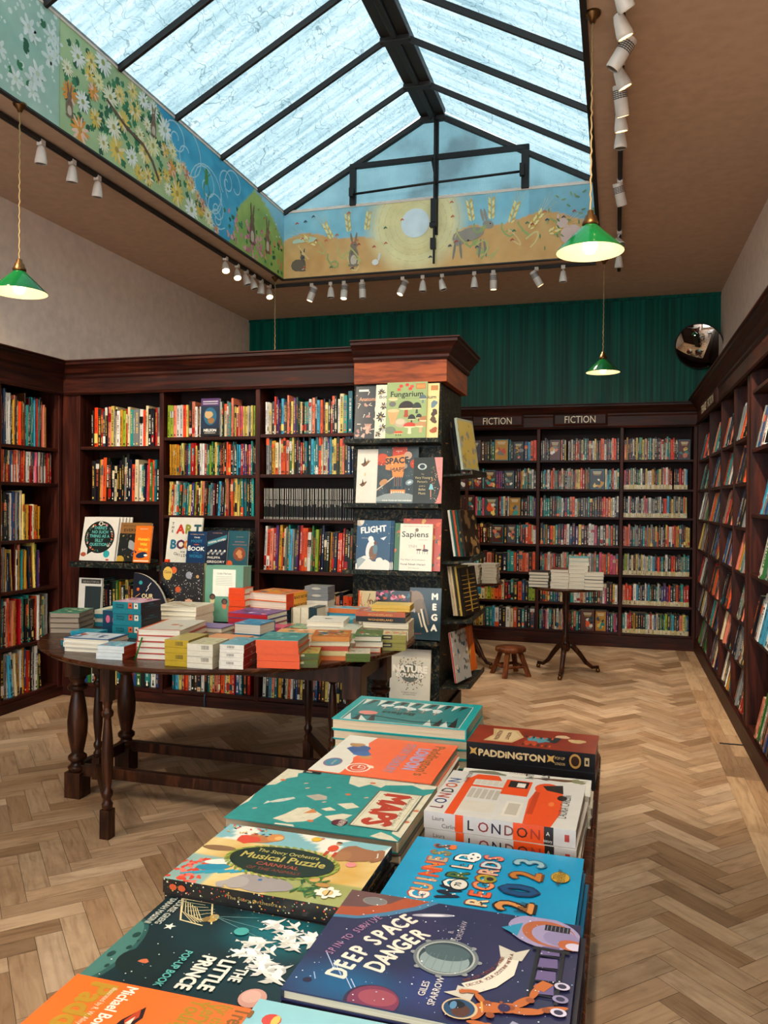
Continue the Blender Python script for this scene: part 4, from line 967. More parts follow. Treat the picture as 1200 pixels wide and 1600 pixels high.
def standing(x, y, z, lean, yaw=0, h=0, back=True):
    """book standing face out towards -Y: local x -> world x, local y -> up, local z -> towards viewer; (x,y,z)=bottom middle of its back cover"""
    R = Matrix.Rotation(radians(yaw), 4, 'Z') @ Matrix.Rotation(radians(90-lean), 4, 'X')
    return Matrix.Translation((x, y, z)) @ R @ Matrix.Translation((0, h/2, 0))
# ----- cover art
def A(fn): return fn
def art_noise(cols, n=26, seed=1, rmin=.04, rmax=.13):
    def f(cv):
        R = random.Random(seed)
        for k in range(n): cv.blob(R.uniform(0, cv.w), R.uniform(0, cv.h), R.uniform(rmin, rmax)*cv.w, R.choice(cols), R.randrange(9999), 12)
    return f
def mush(cv, x, y, s, cap, stem, flat=.5, gills='efd9a8'):
    cv.poly([(x-s*.12, y), (x+s*.12, y), (x+s*.09, y+s*.5), (x-s*.09, y+s*.5)], stem); cv.ell(x, y+s*.04, s*.15, s*.08, stem, 10)
    cv.ell(x, y+s*.5, s*.45, s*.10, gills, 14); cv.ell(x, y+s*.5, s*.47, s*flat, cap, 18, 0, 0, 180)
def art_fung(cv):
    w, h = cv.w, cv.h; R = random.Random(3)
    for x, y, c in ((.35, .93, 'c9402a'), (.5, .95, 'c9402a'), (.62, .92, 'd0573a'), (.3, .87, 'd0573a'), (.58, .88, 'c9402a')): cv.ell(x*w, y*h, .05*w, .03*h, c, 10)
    cv.rect(.72*w, .87*h, .96*w, .97*h, 'b5783a'); cv.rect(.74*w, .89*h, .94*w, .95*h, 'c98c4a')
    cv.text('Fungarium', .5*w, .74*h, .19*w, '15130f', fit=.80*w, bold=.02)
    cv.rect(.2*w, .705*h, .8*w, .709*h, '6b7a4a')
    mush(cv, .5*w, .38*h, .42*w, '2a1a16', 'a5482a', .42); mush(cv, .76*w, .44*h, .24*w, '2f3a30', '3a4a3a', .6); mush(cv, .64*w, .26*h, .2*w, '26302a', '3a4a3a', .6); mush(cv, .82*w, .3*h, .16*w, '2c362e', '3a4a3a', .6); mush(cv, .9*w, .62*h, .2*w, '5a6a70', '6f8084', .5)
    mush(cv, .16*w, .6*h, .26*w, 'e0b58a', 'd99a6a', .2); cv.poly([(.03*w, .48*h), (.33*w, .5*h), (.2*w, .24*h), (.12*w, .25*h)], 'd9a06a'); cv.ell(.18*w, .49*h, .15*w, .03*h, 'e6b98c', 12)
    cv.ell(.15*w, .61*h, .09*w, .05*h, '6a6a66', 12); cv.ell(.37*w, .27*h, .15*w, .085*h, 'b5a58c', 14); cv.ell(.36*w, .29*h, .11*w, .05*h, 'c9b89c', 12)
    mush(cv, .6*w, .08*h, .34*w, 'c0402c', 'e6d0b0', .3); mush(cv, .87*w, .1*h, .3*w, 'b98c62', 'c9a27a', .35); mush(cv, .96*w, .2*h, .3*w, 'a9764a', 'b98a5e', .35)
    cv.ell(.12*w, .14*h, .14*w, .07*h, '77806a', 12)
    for x in (.27, .33, .38): mush(cv, x*w, .04*h, .12*w, 'd0502f', '5a6a3a', .5)
def art_bones(cv):
    w, h = cv.w, cv.h; R = random.Random(8)
    for k in range(26): x, y, a = R.uniform(.05, .95)*w, R.uniform(.05, .95)*h, R.uniform(0, 180); cv.ell(x, y, .06*w, .012*w, 'cfc6b6', 8, a); cv.ell(x+.05*w*cos(radians(a)), y+.05*w*sin(radians(a)), .02*w, None, 'cfc6b6', 6)
    for k in range(12): cv.blob(R.uniform(.05, .9)*w, R.uniform(.05, .95)*h, .055*w, R.choice(['b98a7a', 'c9a090', 'a9736a']), k, 12, .5)
    cv.rect(0, .68*h, w, .82*h, '18222c'); cv.text('Anatomicum', .12*w, .72*h, .17*w, 'c98f6a', al='l', fit=.8*w, bold=.02); cv.rect(.1*w, .9*h, .42*w, .94*h, 'd9d4c8')
    cv.ell(.78*w, .56*h, .15*w, .12*h, 'cfc8ba', 16); cv.rect(.70*w, .40*h, .86*w, .5*h, 'c4bcac'); cv.ell(.73*w, .55*h, .035*w, .025*h, '18222c', 8); cv.ell(.84*w, .55*h, .035*w, .025*h, '18222c', 8)
    for k in range(6): cv.ell(.75*w, (.34-.03*k)*h, .06*w, .01*h, 'cfc8ba', 8)
    for k in range(5): cv.line([(.42*w, .14*h), ((.34+.05*k)*w, .28*h)], .006, 'cf9f8a')
    cv.ell(.42*w, .14*h, .06*w, .05*h, 'cf9f8a', 8)
def art_bota(cv):
    w, h = cv.w, cv.h
    for x, y, r in ((.2, .85, .13), (.3, .6, .12), (.2, .4, .16), (.28, .2, .14), (.12, .08, .1)): petals(cv, x*w, y*h, r*w*1.2, '2a2620', 'b59a4a', 9, .16, int(x*100))
    cv.rect(.1*w, .73*h, w, .82*h, 'dfd8c4'); cv.text('Botanicum', .14*w, .745*h, .16*w, '1a1714', al='l', fit=.8*w, bold=.02)
def art_anim(cv):
    w, h = cv.w, cv.h
    cv.text('Animalium', .9*w, .72*h, .16*w, '1a1714', al='r', fit=.85*w, bold=.02); cv.rect(.72*w, .87*h, .96*w, .96*h, 'b5783a')
    for x, y, c in ((.84, .62, '6a7f8a'), (.86, .46, '4a3424'), (.84, .33, '5a3f2a'), (.86, .14, 'a5542a')): cv.blob(x*w, y*h, .11*w, c, int(y*100), 12)
def art_birds(cv):
    w, h = cv.w, cv.h
    for x, y, s in ((.22, .72, 1), (.18, .34, .8)):
        cv.poly([((x-.1*s)*w, y*h), (x*w, (y+.03)*h), ((x+.22*s)*w, (y+.07*s)*h), ((x+.1*s)*w, (y-.02)*h), (x*w, (y-.05*s)*h)], '6b4a2a'); cv.poly([(x*w, y*h), ((x+.02)*w, (y+.14*s)*h), ((x+.08*s)*w, (y+.02)*h)], '2a2018')
        cv.poly([((x+.05)*w, (y+.02)*h), ((x+.16)*w, (y+.10*s)*h), ((x+.14*s)*w, (y+.03)*h)], '8a6236')
    cv.rect(.25*w, .5*h, .3*w, .56*h, 'c9b98a')
def art_space(cv):
    w, h = cv.w, cv.h
    cv.grad(lambda u, v: mixc('26343a', '3f5258', fnoise(u*4, v*5)+.4), 14, 18)
    cv.ell(.1*w, .78*h, .17*w, .11*h, 'a8341a', 20); cv.ell(.13*w, .8*h, .13*w, .08*h, 'c04a24', 16); cv.rect(.36*w, .84*h, .72*w, h, 'b8381c'); cv.ell(.74*w, .85*h, .10*w, .07*h, 'b59a86', 16); cv.ell(.9*w, .7*h, .1*w, .08*h, 'b5401f', 18); cv.ell(.68*w, .66*h, .06*w, .045*h, '8a8780', 12)
    cv.poly([(.2*w, .82*h), (.66*w, .87*h), (.68*w, .7*h), (.6*w, .3*h), (.42*w, .3*h), (.36*w, .58*h), (.2*w, .6*h)], 'd98a4a')
    cv.text('SPACE', .48*w, .71*h, .20*w, '27333a', fit=.56*w, bold=.05, rot=4); cv.text('MAPS', .5*w, .56*h, .15*w, '27333a', fit=.34*w, bold=.02, rot=3); cv.text('WIDE EYED', .52*w, .92*h, .03*w, 'efe2c8')
    for k in range(7): x = (.34+.05*k)*w; cv.poly([(x, .24*h), (x+.045*w, .24*h), (x+.045*w, .45*h), (x, .48*h)], ['1f3a44', '2c4c58'][k % 2])
    cv.rect(.34*w, .17*h, .7*w, .24*h, 'd98a4a')
    for k in range(6): cv.rect((.36+.055*k)*w, .15*h, (.385+.055*k)*w, .21*h, 'e6dccb')
    cv.line([(-.02*w, .22*h), (.4*w, .46*h)], .008, 'c9b9a0'); cv.ell(.16*w, .37*h, .11*w, .05*h, 'b98a5e', 14, 30)
    cv.ell(.8*w, .37*h, .10*w, .05*h, '7f9298', 14, 20); cv.ell(.8*w, .37*h, .05*w, .02*h, 'c9d4d4', 10, 20)
    cv.poly([(0, 0), (w, 0), (w, .12*h), (.8*w, .17*h), (.5*w, .19*h), (.2*w, .16*h), (0, .1*h)], '8f9a98'); cv.rect(0, 0, w, .03*h, '5a6a6c'); cv.text('YOUR TOUR OF THE UNIVERSE', .5*w, .035*h, .045*w, 'f0ece0', fit=.72*w, bold=.02)
    cv.dots(50, 2, ['e9e4d8', 'c9d0d0', 'd9683a'], (.0008, .003))
def art_ballet(cv):
    w, h = cv.w, cv.h
    cv.poly([(.72*w, h), (w, h), (w, .25*h), (.86*w, .55*h)], 'd98a84'); cv.poly([(.8*w, 0), (w, 0), (w, .5*h), (.9*w, .2*h)], 'c97a70')
    for i, (t, s) in enumerate((('The', .05), ('Very Young', .085), ("Person's", .08), ('guide to', .05), ('Ballet', .085), ('Music', .085))): cv.text(t, .32*w, (.62-.085*i)*h, s*w*1.3, 'c9b98a')
    for k in range(60): R = random.Random(k); cv.ell((.6+.3*R.random())*w, R.random()*.8*h, .02*w, .012*w, R.choice(['c9603a', '5a7a4a', 'd9a05a', '2f5a5e', 'd8c8b0']), 6, R.random()*180)
    cv.poly([(.55*w, .3*h), (.72*w, .3*h), (.66*w, .42*h), (.6*w, .42*h)], '7fb9c4'); cv.ell(.66*w, .5*h, .03*w, None, 'a8744e', 8); cv.line([(.62*w, .3*h), (.63*w, .14*h)], .006, 'c98f6a')
    cv.ell(.3*w, .8*h, .16*w, .07*h, 'b9c4c0', 12); cv.ell(.3*w, .8*h, .1*w, .05*h, '2c3a3e', 10)
def art_flight(cv):
    w, h = cv.w, cv.h
    cv.grad(lambda u, v: mixc('174360', '22587a', v), 4, 6)
    cv.ell(.08*w, .98*h, .12*w, .10*h, 'b9ada0', 14); cv.ell(.14*w, 1.0*h, .07*w, .09*h, 'd6cdbd', 12)
    cv.text('FLIGHT', .5*w, .76*h, .24*w, 'e6e6e0', fit=.74*w, bold=.04, rot=6); cv.text('DAVID LONG', .24*w, .63*h, .03*w, 'd8d8d0')
    for x, y, r in ((.1, .03, .14), (.35, .08, .2), (.6, .04, .2), (.85, .07, .18), (.25, .18, .13), (.7, .16, .12), (.5, .02, .2)): cv.blob(x*w, y*h, r*w, 'dcd8cc', int(x*99), 16, .12)
    cv.ell(.42*w, .42*h, .13*w, .2*h, 'd9d9d4', 16, -12); cv.ell(.5*w, .34*h, .12*w, .15*h, '7a5434', 12); cv.ell(.56*w, .42*h, .07*w, .11*h, '5a7a86', 10); cv.ell(.56*w, .54*h, .05*w, .04*h, '6a452c', 10); cv.ell(.42*w, .62*h, .08*w, .06*h, 'e4e2da', 12)
    cv.poly([(.05*w, .0), (.3*w, .2*h), (.14*w, .25*h), (.03*w, .2*h)], '9aa6a6'); cv.poly([(.7*w, .64*h), (.88*w, .68*h), (.8*w, .6*h)], 'dfe2e0'); cv.dots(12, 5, 'd8c890', (.0015, .003))
def art_sapiens(cv):
    w, h = cv.w, cv.h
    cv.ell(.52*w, .87*h, .055*w, .04*h, '7a6a58', 12); cv.text('THE INTERNATIONAL BESTSELLER', .5*w, .94*h, .035*w, '8a3a2a', fit=.8*w); cv.text('Sapiens', .47*w, .72*h, .24*w, '1f3a2a', fit=.82*w, bold=.015); cv.text('A Graphic History', .72*w, .655*h, .04*w, '4a5a4a')
    cv.text('YNH', .4*w, .49*h, .13*w, 'b9b4a6', bold=.04); cv.ell(.6*w, .45*h, .09*w, .02*h, '6a4a34', 10); cv.ell(.8*w, .44*h, .1*w, .03*h, '4a4038', 10); cv.rect(.74*w, .46*h, .78*w, .56*h, 'a83226')
    for x in (.55, .62, .72, .78, .86): cv.rect(x*w, .36*h, (x+.012)*w, .44*h, '3a2f28')
    cv.text('The Pillars of Civilisation', .42*w, .22*h, .06*w, '3f5a4a', fit=.76*w); cv.text('Yuval Noah Harari', .42*w, .12*h, .075*w, '1f2a24', fit=.78*w, bold=.02); cv.text('David Vandermeulen', .46*w, .05*h, .04*w, '4a5a4a')
def art_even(cv):
    w, h = cv.w, cv.h; cv.rect(.0, 0, .06*w, h, 'd9602a')
    for i, t in enumerate(('This', 'BOOK', 'EVEN', 'COOL')): cv.text(t, .62*w, (.72-.2*i)*h, .22*w, '2a221a', bold=.03, rot=8)
    for k in range(20): R = random.Random(k+4); cv.line([(R.random()*w*.6, R.random()*h), (R.random()*w*.6, R.random()*h)], .004, R.choice(['d9602a', 'c9403a', '2a221a'])) if k < 6 else cv.ell(R.random()*w, R.random()*h, .02*w, None, '8a5a2a', 6)
def art_illum(cv):
    w, h = cv.w, cv.h; R = random.Random(21)
    for k in range(90): cv.blob(R.random()*w, R.random()*h, .055*w, R.choice(['b33a4a', 'd98aa0', '3a6a7a', '8a3f5a', 'e0b0a0', '27444a', 'c9603a']), k, 9, .5)
    cv.ell(.5*w, .2*h, .34*w, .24*h, 'c97a6a', 18); cv.ell(.5*w, .17*h, .27*w, .2*h, '7a1410', 18); cv.ell(.5*w, .13*h, .22*w, .15*h, 'd9382a', 16); cv.ell(.5*w, .12*h, .14*w, .09*h, '3a0a08', 14)
    cv.ell(.18*w, .36*h, .1*w, .12*h, 'e0a090', 12, 20); cv.ell(.82*w, .36*h, .1*w, .12*h, 'e0a090', 12, -20)
    cv.rect(.05*w, .58*h, .95*w, .8*h, '151517'); cv.text('Illumipedia', .5*w, .64*h, .16*w, 'c9b93a', fit=.8*w, bold=.02)
def art_mega(cv):
    w, h = cv.w, cv.h
    cv.blob(.1*w, .78*h, .3*w, '8a7258', 4, 16, .18); cv.blob(.3*w, .65*h, .2*w, '7a6650', 6, 14, .2); cv.ell(.04*w, .55*h, .16*w, .08*h, 'a9a298', 14, -10); cv.ell(.1*w, .5*h, .08*w, .03*h, '2a2a2a', 10)
    cv.line([(.45*w, .7*h), (.55*w, .5*h), (.62*w, .3*h)], .014, '6a5a48'); cv.line([(.38*w, .58*h), (.5*w, .3*h), (.6*w, .16*h)], .012, 'd8cbb0'); cv.line([(.3*w, .5*h), (.42*w, .25*h)], .010, 'cfc0a4')
    for i, c in enumerate('MEGA'): cv.text(c, .8*w, (.78-.2*i)*h, .27*w, 'e4e0d4', bold=.06)
    cv.text('INDIGENOUS', .16*w, .1*h, .055*w, 'b5483a', fit=.5*w)
def art_nature(cv):
    w, h = cv.w, cv.h; R = random.Random(33)
    for k in range(120):
        a, r = R.random()*6.28, (.12+.3*R.random()); x, y = .5*w+r*w*cos(a), .55*h+r*.95*w*sin(a); cv.ell(x, y, .025*w, .012*w, R.choice(['7a5a2a', '4a5a2a', '8f3f24', '3a2f20', 'a98a3a', '5a6a44']), 6, R.random()*180)
    cv.ell(.5*w, .55*h, .24*w, .17*h, '4a4a28', 16)
    for k in range(40): a, r = R.random()*6.28, .2*R.random(); cv.ell(.5*w+r*w*cos(a), .55*h+r*w*sin(a), .03*w, .014*w, R.choice(['7f7a3a', '3a4422', '8a5a2a']), 6, R.random()*180)
    cv.text('NATURE', .5*w, .57*h, .22*w, 'efe8d6', fit=.84*w, bold=.06); cv.text('EXPLAINED', .5*w, .475*h, .13*w, 'efe8d6', fit=.66*w, bold=.04)
    cv.text('A beginner\'s guide to', .5*w, .18*h, .045*w, '5a5648'); cv.text('the natural world', .5*w, .14*h, .045*w, '5a5648'); cv.rect(0, 0, .12*w, .05*h, 'b5261a')
def art_question(cv):
    w, h = cv.w, cv.h
    cv.ell(.5*w, .54*h, .43*w, .37*h, '1c2422', 28); cv.poly([(.2*w, .3*h), (.36*w, .22*h), (.2*w, .13*h)], '1c2422')
    for k in range(44): R = random.Random(k+9); a = R.random()*6.28; cv.ell(.5*w+.36*w*cos(a), .54*h+.31*h*sin(a), .035*w, .016*w, R.choice(['c9603a', '3a7a7a', '8a8a80', 'd0c4a8', '4a6a44', 'c98a8a']), 7, R.random()*180)
    for i, t in enumerate(("THERE'S", 'NO SUCH', 'THING AS A', 'SILLY', 'QUESTION')): cv.text(t, .5*w, (.72-.095*i)*h, .105*w, '5fa9a0', bold=.035)
    cv.ell(.5*w, .85*h, .06*w, None, 'c8c2b2', 12); cv.ell(.5*w, .85*h, .035*w, None, '1c2422', 10); cv.ell(.76*w, .16*h, .09*w, None, '2f9a9c', 14)
    cv.ell(.1*w, .14*h, .08*w, .05*h, 'a8543a', 10); cv.ell(.8*w, .03*h, .05*w, .02*h, 'b9402a', 8)
def art_every(cv):
    w, h = cv.w, cv.h; cv.rect(0, .72*h, w, h, '8a6238'); cv.text('ENCYCLOPEDIA OF', .5*w, .9*h, .06*w, '2a1c10', fit=.8*w); cv.text('EVERYTHING', .55*w, .77*h, .12*w, '2a1c10', fit=.84*w, bold=.02)
    R = random.Random(2)
    for k in range(50): cv.ell(R.random()*w, R.random()*.7*h, .035*w, .018*w, R.choice(['5a4a34', '3a4a44', '7a6a8a', '8a7a5a', '26302a', 'a98f4a']), 7, R.random()*180)
    cv.blob(.5*w, .42*h, .16*w, '9a9a98', 4, 16, .5); cv.ell(.1*w, .05*h, .14*w, .1*h, 'b5923a', 10)
def art_wild(cv):
    w, h = cv.w, cv.h
    for i, t in enumerate(('Humza\'s', 'Wild', 'World')): cv.text(t, .55*w, (.6-.14*i)*h, .21*w, 'd9c23a', bold=.04)
    cv.text('Humza Arshad', .5*w, .9*h, .08*w, 'f0e6d0'); cv.ell(.5*w, .2*h, .35*w, .08*h, '1f2f4a', 14, 12); cv.ell(.75*w, .2*h, .12*w, .03*h, 'e6e0d4', 8); cv.poly([(.1*w, .24*h), (0, .34*h), (.2*w, .28*h)], '1f2f4a')
    cv.rect(.05*w, .03*h, .95*w, .06*h, 'f0e0c8')
def art_artbook(cv):
    w, h = cv.w, cv.h
    for i, c in enumerate('THE'): cv.text(c, .13*w, (.84-.08*i)*h, .1*w, '1a1714', bold=.03)
    for i, (c, k) in enumerate((('A', 'c43a24'), ('R', '8f8f34'), ('T', '2a5a60'))): cv.text(c, (.37+.25*i)*w, .66*h, .34*w, k, bold=.05)
    for i, (c, k) in enumerate((('B', '1f6a84'), ('O', '5a2a4a'), ('O', 'd9862a'), ('K', '2a5a3a'))): cv.text(c, (.2+.22*i)*w, .34*h, .33*w, k, bold=.05)
    for x, y in ((.16, .42), (.45, .38), (.42, .72), (.66, .72)): cv.ell(x*w, y*h, .012*w, None, 'd9b43a', 6)
    cv.text('FOR', .5*w, .25*h, .07*w, '1a1714', bold=.02); cv.arc_text('CHILDREN', .52*w, .70*h, .53*h, 247, 6.6, .10*w, '1a1714', inward=True)
def art_most(cv):
    w, h = cv.w, cv.h; cv.text('ROBIN INCE', .5*w, .9*h, .06*w, 'd9b98a', fit=.7*w)
    for t, y, c, s in (('THE', .8, 'd8d4c8', .09), ('MOST', .68, '2f7fa0', .17), ('INTERESTING', .6, 'c9603a', .07), ('BOOK', .44, 'efece2', .26), ('IN THE', .36, '2f7fa0', .08), ('WORLD', .24, '2f7fa0', .2)): cv.text(t, .5*w, y*h, s*w, c, fit=min(.86*w, s*w*3.4), bold=.03)
    cv.text('EDWARD BROOKE', .5*w, .06*h, .05*w, 'b9b4a6'); cv.ell(.14*w, .56*h, .06*w, .03*h, 'd8d4c8', 8)
def art_normal(cv):
    w, h = cv.w, cv.h
    cv.poly([(.05*w, .56*h), (.95*w, .78*h), (.95*w, .9*h), (.05*w, .7*h)], '3a7f8a'); cv.text('NORMAL WOMEN', .5*w, .69*h, .12*w, 'e8e2d2', fit=.82*w, rot=13, bold=.02)
    for k in range(12): cv.ell((.12+.07*k)*w, (.36+.04*(k % 3))*h, .05*w, .035*h, ['b9b0a0', '7a8a9a', 'd8d0c0'][k % 3], 8)
    cv.text('PHILIPPA', .4*w, .22*h, .13*w, 'e4dece', fit=.6*w, bold=.02); cv.text('GREGORY', .5*w, .1*h, .14*w, 'e4dece', fit=.84*w, bold=.02); cv.text('THE SUNDAY TIMES', .5*w, .93*h, .05*w, 'd8a08a')
def art_teal(cv):
    w, h = cv.w, cv.h; cv.text('MRS DARWIN\'S', .58*w, .82*h, .05*w, 'c9a08a'); cv.text('HOW WOMEN', .58*w, .68*h, .07*w, 'c97a6a'); cv.text('TOOK OVER THE WORLD', .58*w, .6*h, .06*w, 'c9785e', fit=.7*w)
    cv.ell(.6*w, .36*h, .3*w, .19*h, '8a4a30', 20); cv.blob(.6*w, .36*h, .16*w, 'c98a5a', 5, 14, .4); cv.ell(.14*w, .08*h, .15*w, .1*h, 'd9602a', 14)
def art_stars(cols, n=120, seed=3):
    def f(cv): cv.dots(n, seed, cols, (.0006, .0035))
    return f
# ----- display column, front ledges
CL = 'on the front of the display column'
def face(x, z, y, w, h, t, col, label, art=None, lean=7, yaw=0, group=None, **k):
    return make_book(w, h, t, col, label, standing(x, y, z+.0065, lean, yaw, h), art, group=group, **k)
LG = lambda n: 'face-out books on the %s ledge of the column' % n
y1 = 5.055
face(-1.567, 1.905, y1, .215, .355, .014, '18222c', 'dark navy book of skull and bones, left on the top ledge of the column', art_bones, group=LG('top'))
face(-1.435, 1.905, y1-.016, .19, .36, .012, 'd6cfba', 'cream and black flower book peeking out left of the green mushroom book', art_bota, group=LG('top'))
face(-1.315, 1.905, y1-.030, .27, .37, .014, '93a56e', 'pale green book with many painted mushrooms, topmost ledge of the column', art_fung, group=LG('top'))
face(-1.205, 1.905, y1-.012, .20, .36, .012, 'ddc88c', 'cream yellow book mostly hidden at the right behind the green mushroom book', art_anim, group=LG('top'))
face(-1.555, 1.483, y1, .21, .36, .012, 'd8d2c4', 'off-white book with two brown birds, second ledge of the column', art_birds, group=LG('second'))
face(-1.375, 1.483, y1-.014, .275, .37, .014, '2c3a40', 'dark space book with orange planets and lettering, second ledge of the column', art_space, group=LG('second'))
face(-1.17, 1.483, y1-.022, .19, .30, .014, '26302c', 'small dark ballet music book with pink curtain, right of the space book', art_ballet, group=LG('second'))
for k in range(3): face(-1.535+.008*k, 1.045, y1+.006-.011*(2-k) if 0 else y1-.010*(2-k), .235-.0*k, .325, .009, '1c4a68', ['front blue book with penguin and child, third ledge of the column', 'second copy of the blue penguin book, just behind the first', 'rearmost copy of the blue penguin book on the third ledge'][k], art_flight, group='copies of the blue flight book')
face(-1.215, 1.045, y1+.012, .255, .34, .012, 'b5452a', 'red orange patterned book behind the cream riders book on the column', art_noise(['d9602a', '2f5a4a', 'c99a4a', '7a2a1a'], 50, 3, .02, .06), group=LG('third'))
face(-1.345, 1.045, y1, .10, .31, .012, '3a6a44', 'green edged book peeking out left of the cream riders book', art_noise(['6b7a3a', 'c9603a'], 12, 5), group=LG('third'))
face(-1.245, 1.045, y1-.014, .215, .305, .022, 'ddd6c4', 'cream book with green title and small riders, third ledge of the column', art_sapiens, group=LG('third'))
face(-1.56, .60, y1, .17, .30, .012, 'd0bf98', 'tan book with hand-drawn lettering, left on the fourth ledge of the column', art_even, group=LG('fourth'))
face(-1.40, .60, y1-.014, .235, .31, .018, '27343c', 'colourful swirling book with a red open mouth, fourth ledge', art_illum, group=LG('fourth'))
face(-1.185, .60, y1-.004, .21, .335, .014, '173640', 'dark teal elephant book with tall white capitals, fourth ledge of the column', art_mega, group=LG('fourth'))
face(-1.28, .185, y1-.005, .27, .345, .02, 'cfc8b4', 'beige book with a leafy wreath and white title on the lowest ledge of the column', art_nature)
# ----- display column, right side ledges (faces +X)
def side_book(y, z, w, h, t, col, label, art=None, off=.0, lean=9, turn=-13, group=None, **k):
    Rm = Matrix.Rotation(radians(90+turn), 4, 'Z') @ Matrix.Rotation(radians(90-lean), 4, 'X')
    M4 = Matrix.Translation((-1.10+.018+h*sin(radians(lean))+off+w*.5*sin(radians(abs(turn))), y, z+.0045)) @ Rm @ Matrix.Translation((0, h/2, 0))
    return make_book(w, h, t, col, label, M4, art, group=group, **k)
def art_gold(cv): cv.rect(.04*cv.w, .04*cv.h, .96*cv.w, .96*cv.h, 'c9b262'); art_noise(['8f8f88', '7a7a3a', 'b59a3a', 'a8a8a0', 'c9b25a'], 34, 9, .03, .09)(cv)
def art_fox(cv): cv.poly([(.5*cv.w, .1*cv.h), (.2*cv.w, .62*cv.h), (.5*cv.w, .45*cv.h), (.8*cv.w, .62*cv.h)], 'c9a05a'); cv.poly([(.5*cv.w, .1*cv.h), (.38*cv.w, .4*cv.h), (.5*cv.w, .34*cv.h), (.62*cv.w, .4*cv.h)], '6a3a1a'); cv.line([(.3*cv.w, .6*cv.h), (.15*cv.w, .95*cv.h)], .006, 'd9c08a'); cv.line([(.7*cv.w, .6*cv.h), (.85*cv.w, .95*cv.h)], .006, 'd9c08a')
SG = lambda n: 'books on the %s side ledge of the column' % n
side_book(5.36, 1.71, .25, .33, .014, '1c1a18', 'black book behind the yellow framed one on the top side ledge', art_noise(['3a3a34', '8a7a5a'], 20, 4), group=SG('top'))
side_book(5.36, 1.71, .25, .34, .016, '14161a', 'dark book with white spine tag on the top side ledge', None, off=.018, group=SG('top'))
side_book(5.37, 1.71, .27, .35, .018, 'a3ab98', 'yellow illustrated book in a grey border on the top side ledge', art_gold, off=.038, group=SG('top'))
for k in range(4): side_book(5.33, 1.135, .2, .31, .014, ['d8d4c8', '1f5a54', 'b5502f', '1f4a44'][k], ['white edged', 'teal green', 'rust', 'dark green'][k]+' book leaning on the second side ledge of the column', art_noise(['c9603a', '1c2a28', 'd9b36a'], 14, k+2), off=.016*k, group=SG('second'))
side_book(5.37, 1.135, .26, .31, .016, '2a211a', 'dark brown feathered cover at the front of the second side ledge', art_noise(['6a5236', '8f7248', '14110e'], 30, 6), off=.068, group=SG('second'))
for k in range(4): side_book(5.33, .74, .2, .33, .014, ['b9a890', 'c9b28a', '3a3a34', 'b5984a'][k], ['pale illustrated', 'tan', 'charcoal', 'dull gold'][k]+' book leaning on the third side ledge of the column', art_noise(['c9603a', '4a4a3a', 'e0d0a0'], 26, k+12, .02, .08), off=.016*k, group=SG('third'))
def art_blkgold(cv):
    for k in range(9): cv.rect(.1*cv.w, (.1+.09*k)*cv.h, .9*cv.w, (.115+.09*k)*cv.h, 'a98a3a')
    cv.rect(.46*cv.w, .05*cv.h, .54*cv.w, .95*cv.h, 'a98a3a')
side_book(5.36, .74, .27, .32, .016, '1a1512', 'black book ruled with gold lines on the third side ledge', art_blkgold, off=.066, group=SG('third'))
side_book(5.27, .31, .25, .33, .014, 'a9a8a4', 'pale grey atlas with blue beasts on the lowest side ledge', art_noise(['2f5a6a', '8a7a5a', '5a5a58', 'c9c4b8'], 34, 17, .03, .09), off=.03, group=SG('lowest'), spine='b5302a')
side_book(5.54, .31, .24, .31, .014, 'c9641f', 'orange book with an antelope head on the lowest side ledge', art_fox, off=.03, group=SG('lowest'))
# ----- sloping ledges in the bookcase bays
def bay_ledge(x0, x1, z):
    m = MB(); m.prism([(-.12, z-.02), (.13, z-.045), (.13, z-.003), (.122, z-.003), (.118, z-.03), (-.12, z-.005)], x0, x1, lambda ot, zz, d: Vector((d, 5.2-ot, zz)))
    q = m.build('display_ledge', M['pattern'])
    return q
l1 = bay_ledge(-3.91, -3.24, 1.04); tag(l1, 'patterned display ledge under the silly question books, left bay', 'shelf ledge')
l2 = bay_ledge(-3.17, -2.48, 1.03); tag(l2, 'patterned display ledge under the coloured letters book, middle bay', 'shelf ledge')
l3 = tag((lambda m: (m.box((-3.90, 5.21, 1.036), (-3.25, 5.225, 1.06)), m.box((-3.15, 5.30, 1.02), (-2.50, 5.315, 1.30)), m)[-1])(MB()).build('backing_board', M['pattern']), 'dark floral backing boards behind the face-out books', 'board')
for k in range(5): face(-3.70+.013*(4-k), 1.035, 5.115+.022*(4-k), .30, .33, .012, 'd4cfc4', ['front copy of the white silly question book, left display ledge', 'second copy behind the front silly question book', 'third copy in the fanned silly question books', 'fourth copy in the fanned silly question books', 'rearmost copy of the silly question book'][k], art_question, lean=12, group='copies of the silly question book')
face(-3.40, 1.035, 5.125, .26, .29, .02, '1f2422', 'dark fossil-speckled book with a tan title band, left display ledge', art_every, lean=12)
face(-3.305, 1.035, 5.09, .135, .27, .016, 'd9701f', 'orange book with yellow lettering and a whale, left display ledge', art_wild, lean=10)
face(-2.99, 1.025, 5.12, .27, .345, .018, 'd8d3c4', 'white book with big coloured letters, middle display ledge', art_artbook, lean=11)
face(-2.855, 1.025, 5.085, .15, .245, .03, '183a5e', 'navy cover overlapping the right edge of the coloured letters book', art_most, lean=8)
for k in range(3): face(-2.70+.014*(2-k), 1.025, 5.09+.03*(2-k), .165, .25, .026, '1a2638', ['front navy book with a slanted teal banner, middle display ledge', 'second copy of the navy book with slanted teal banner', 'rear copy of the navy book with slanted teal banner'][k], art_normal, lean=8, group='copies of the navy women book')
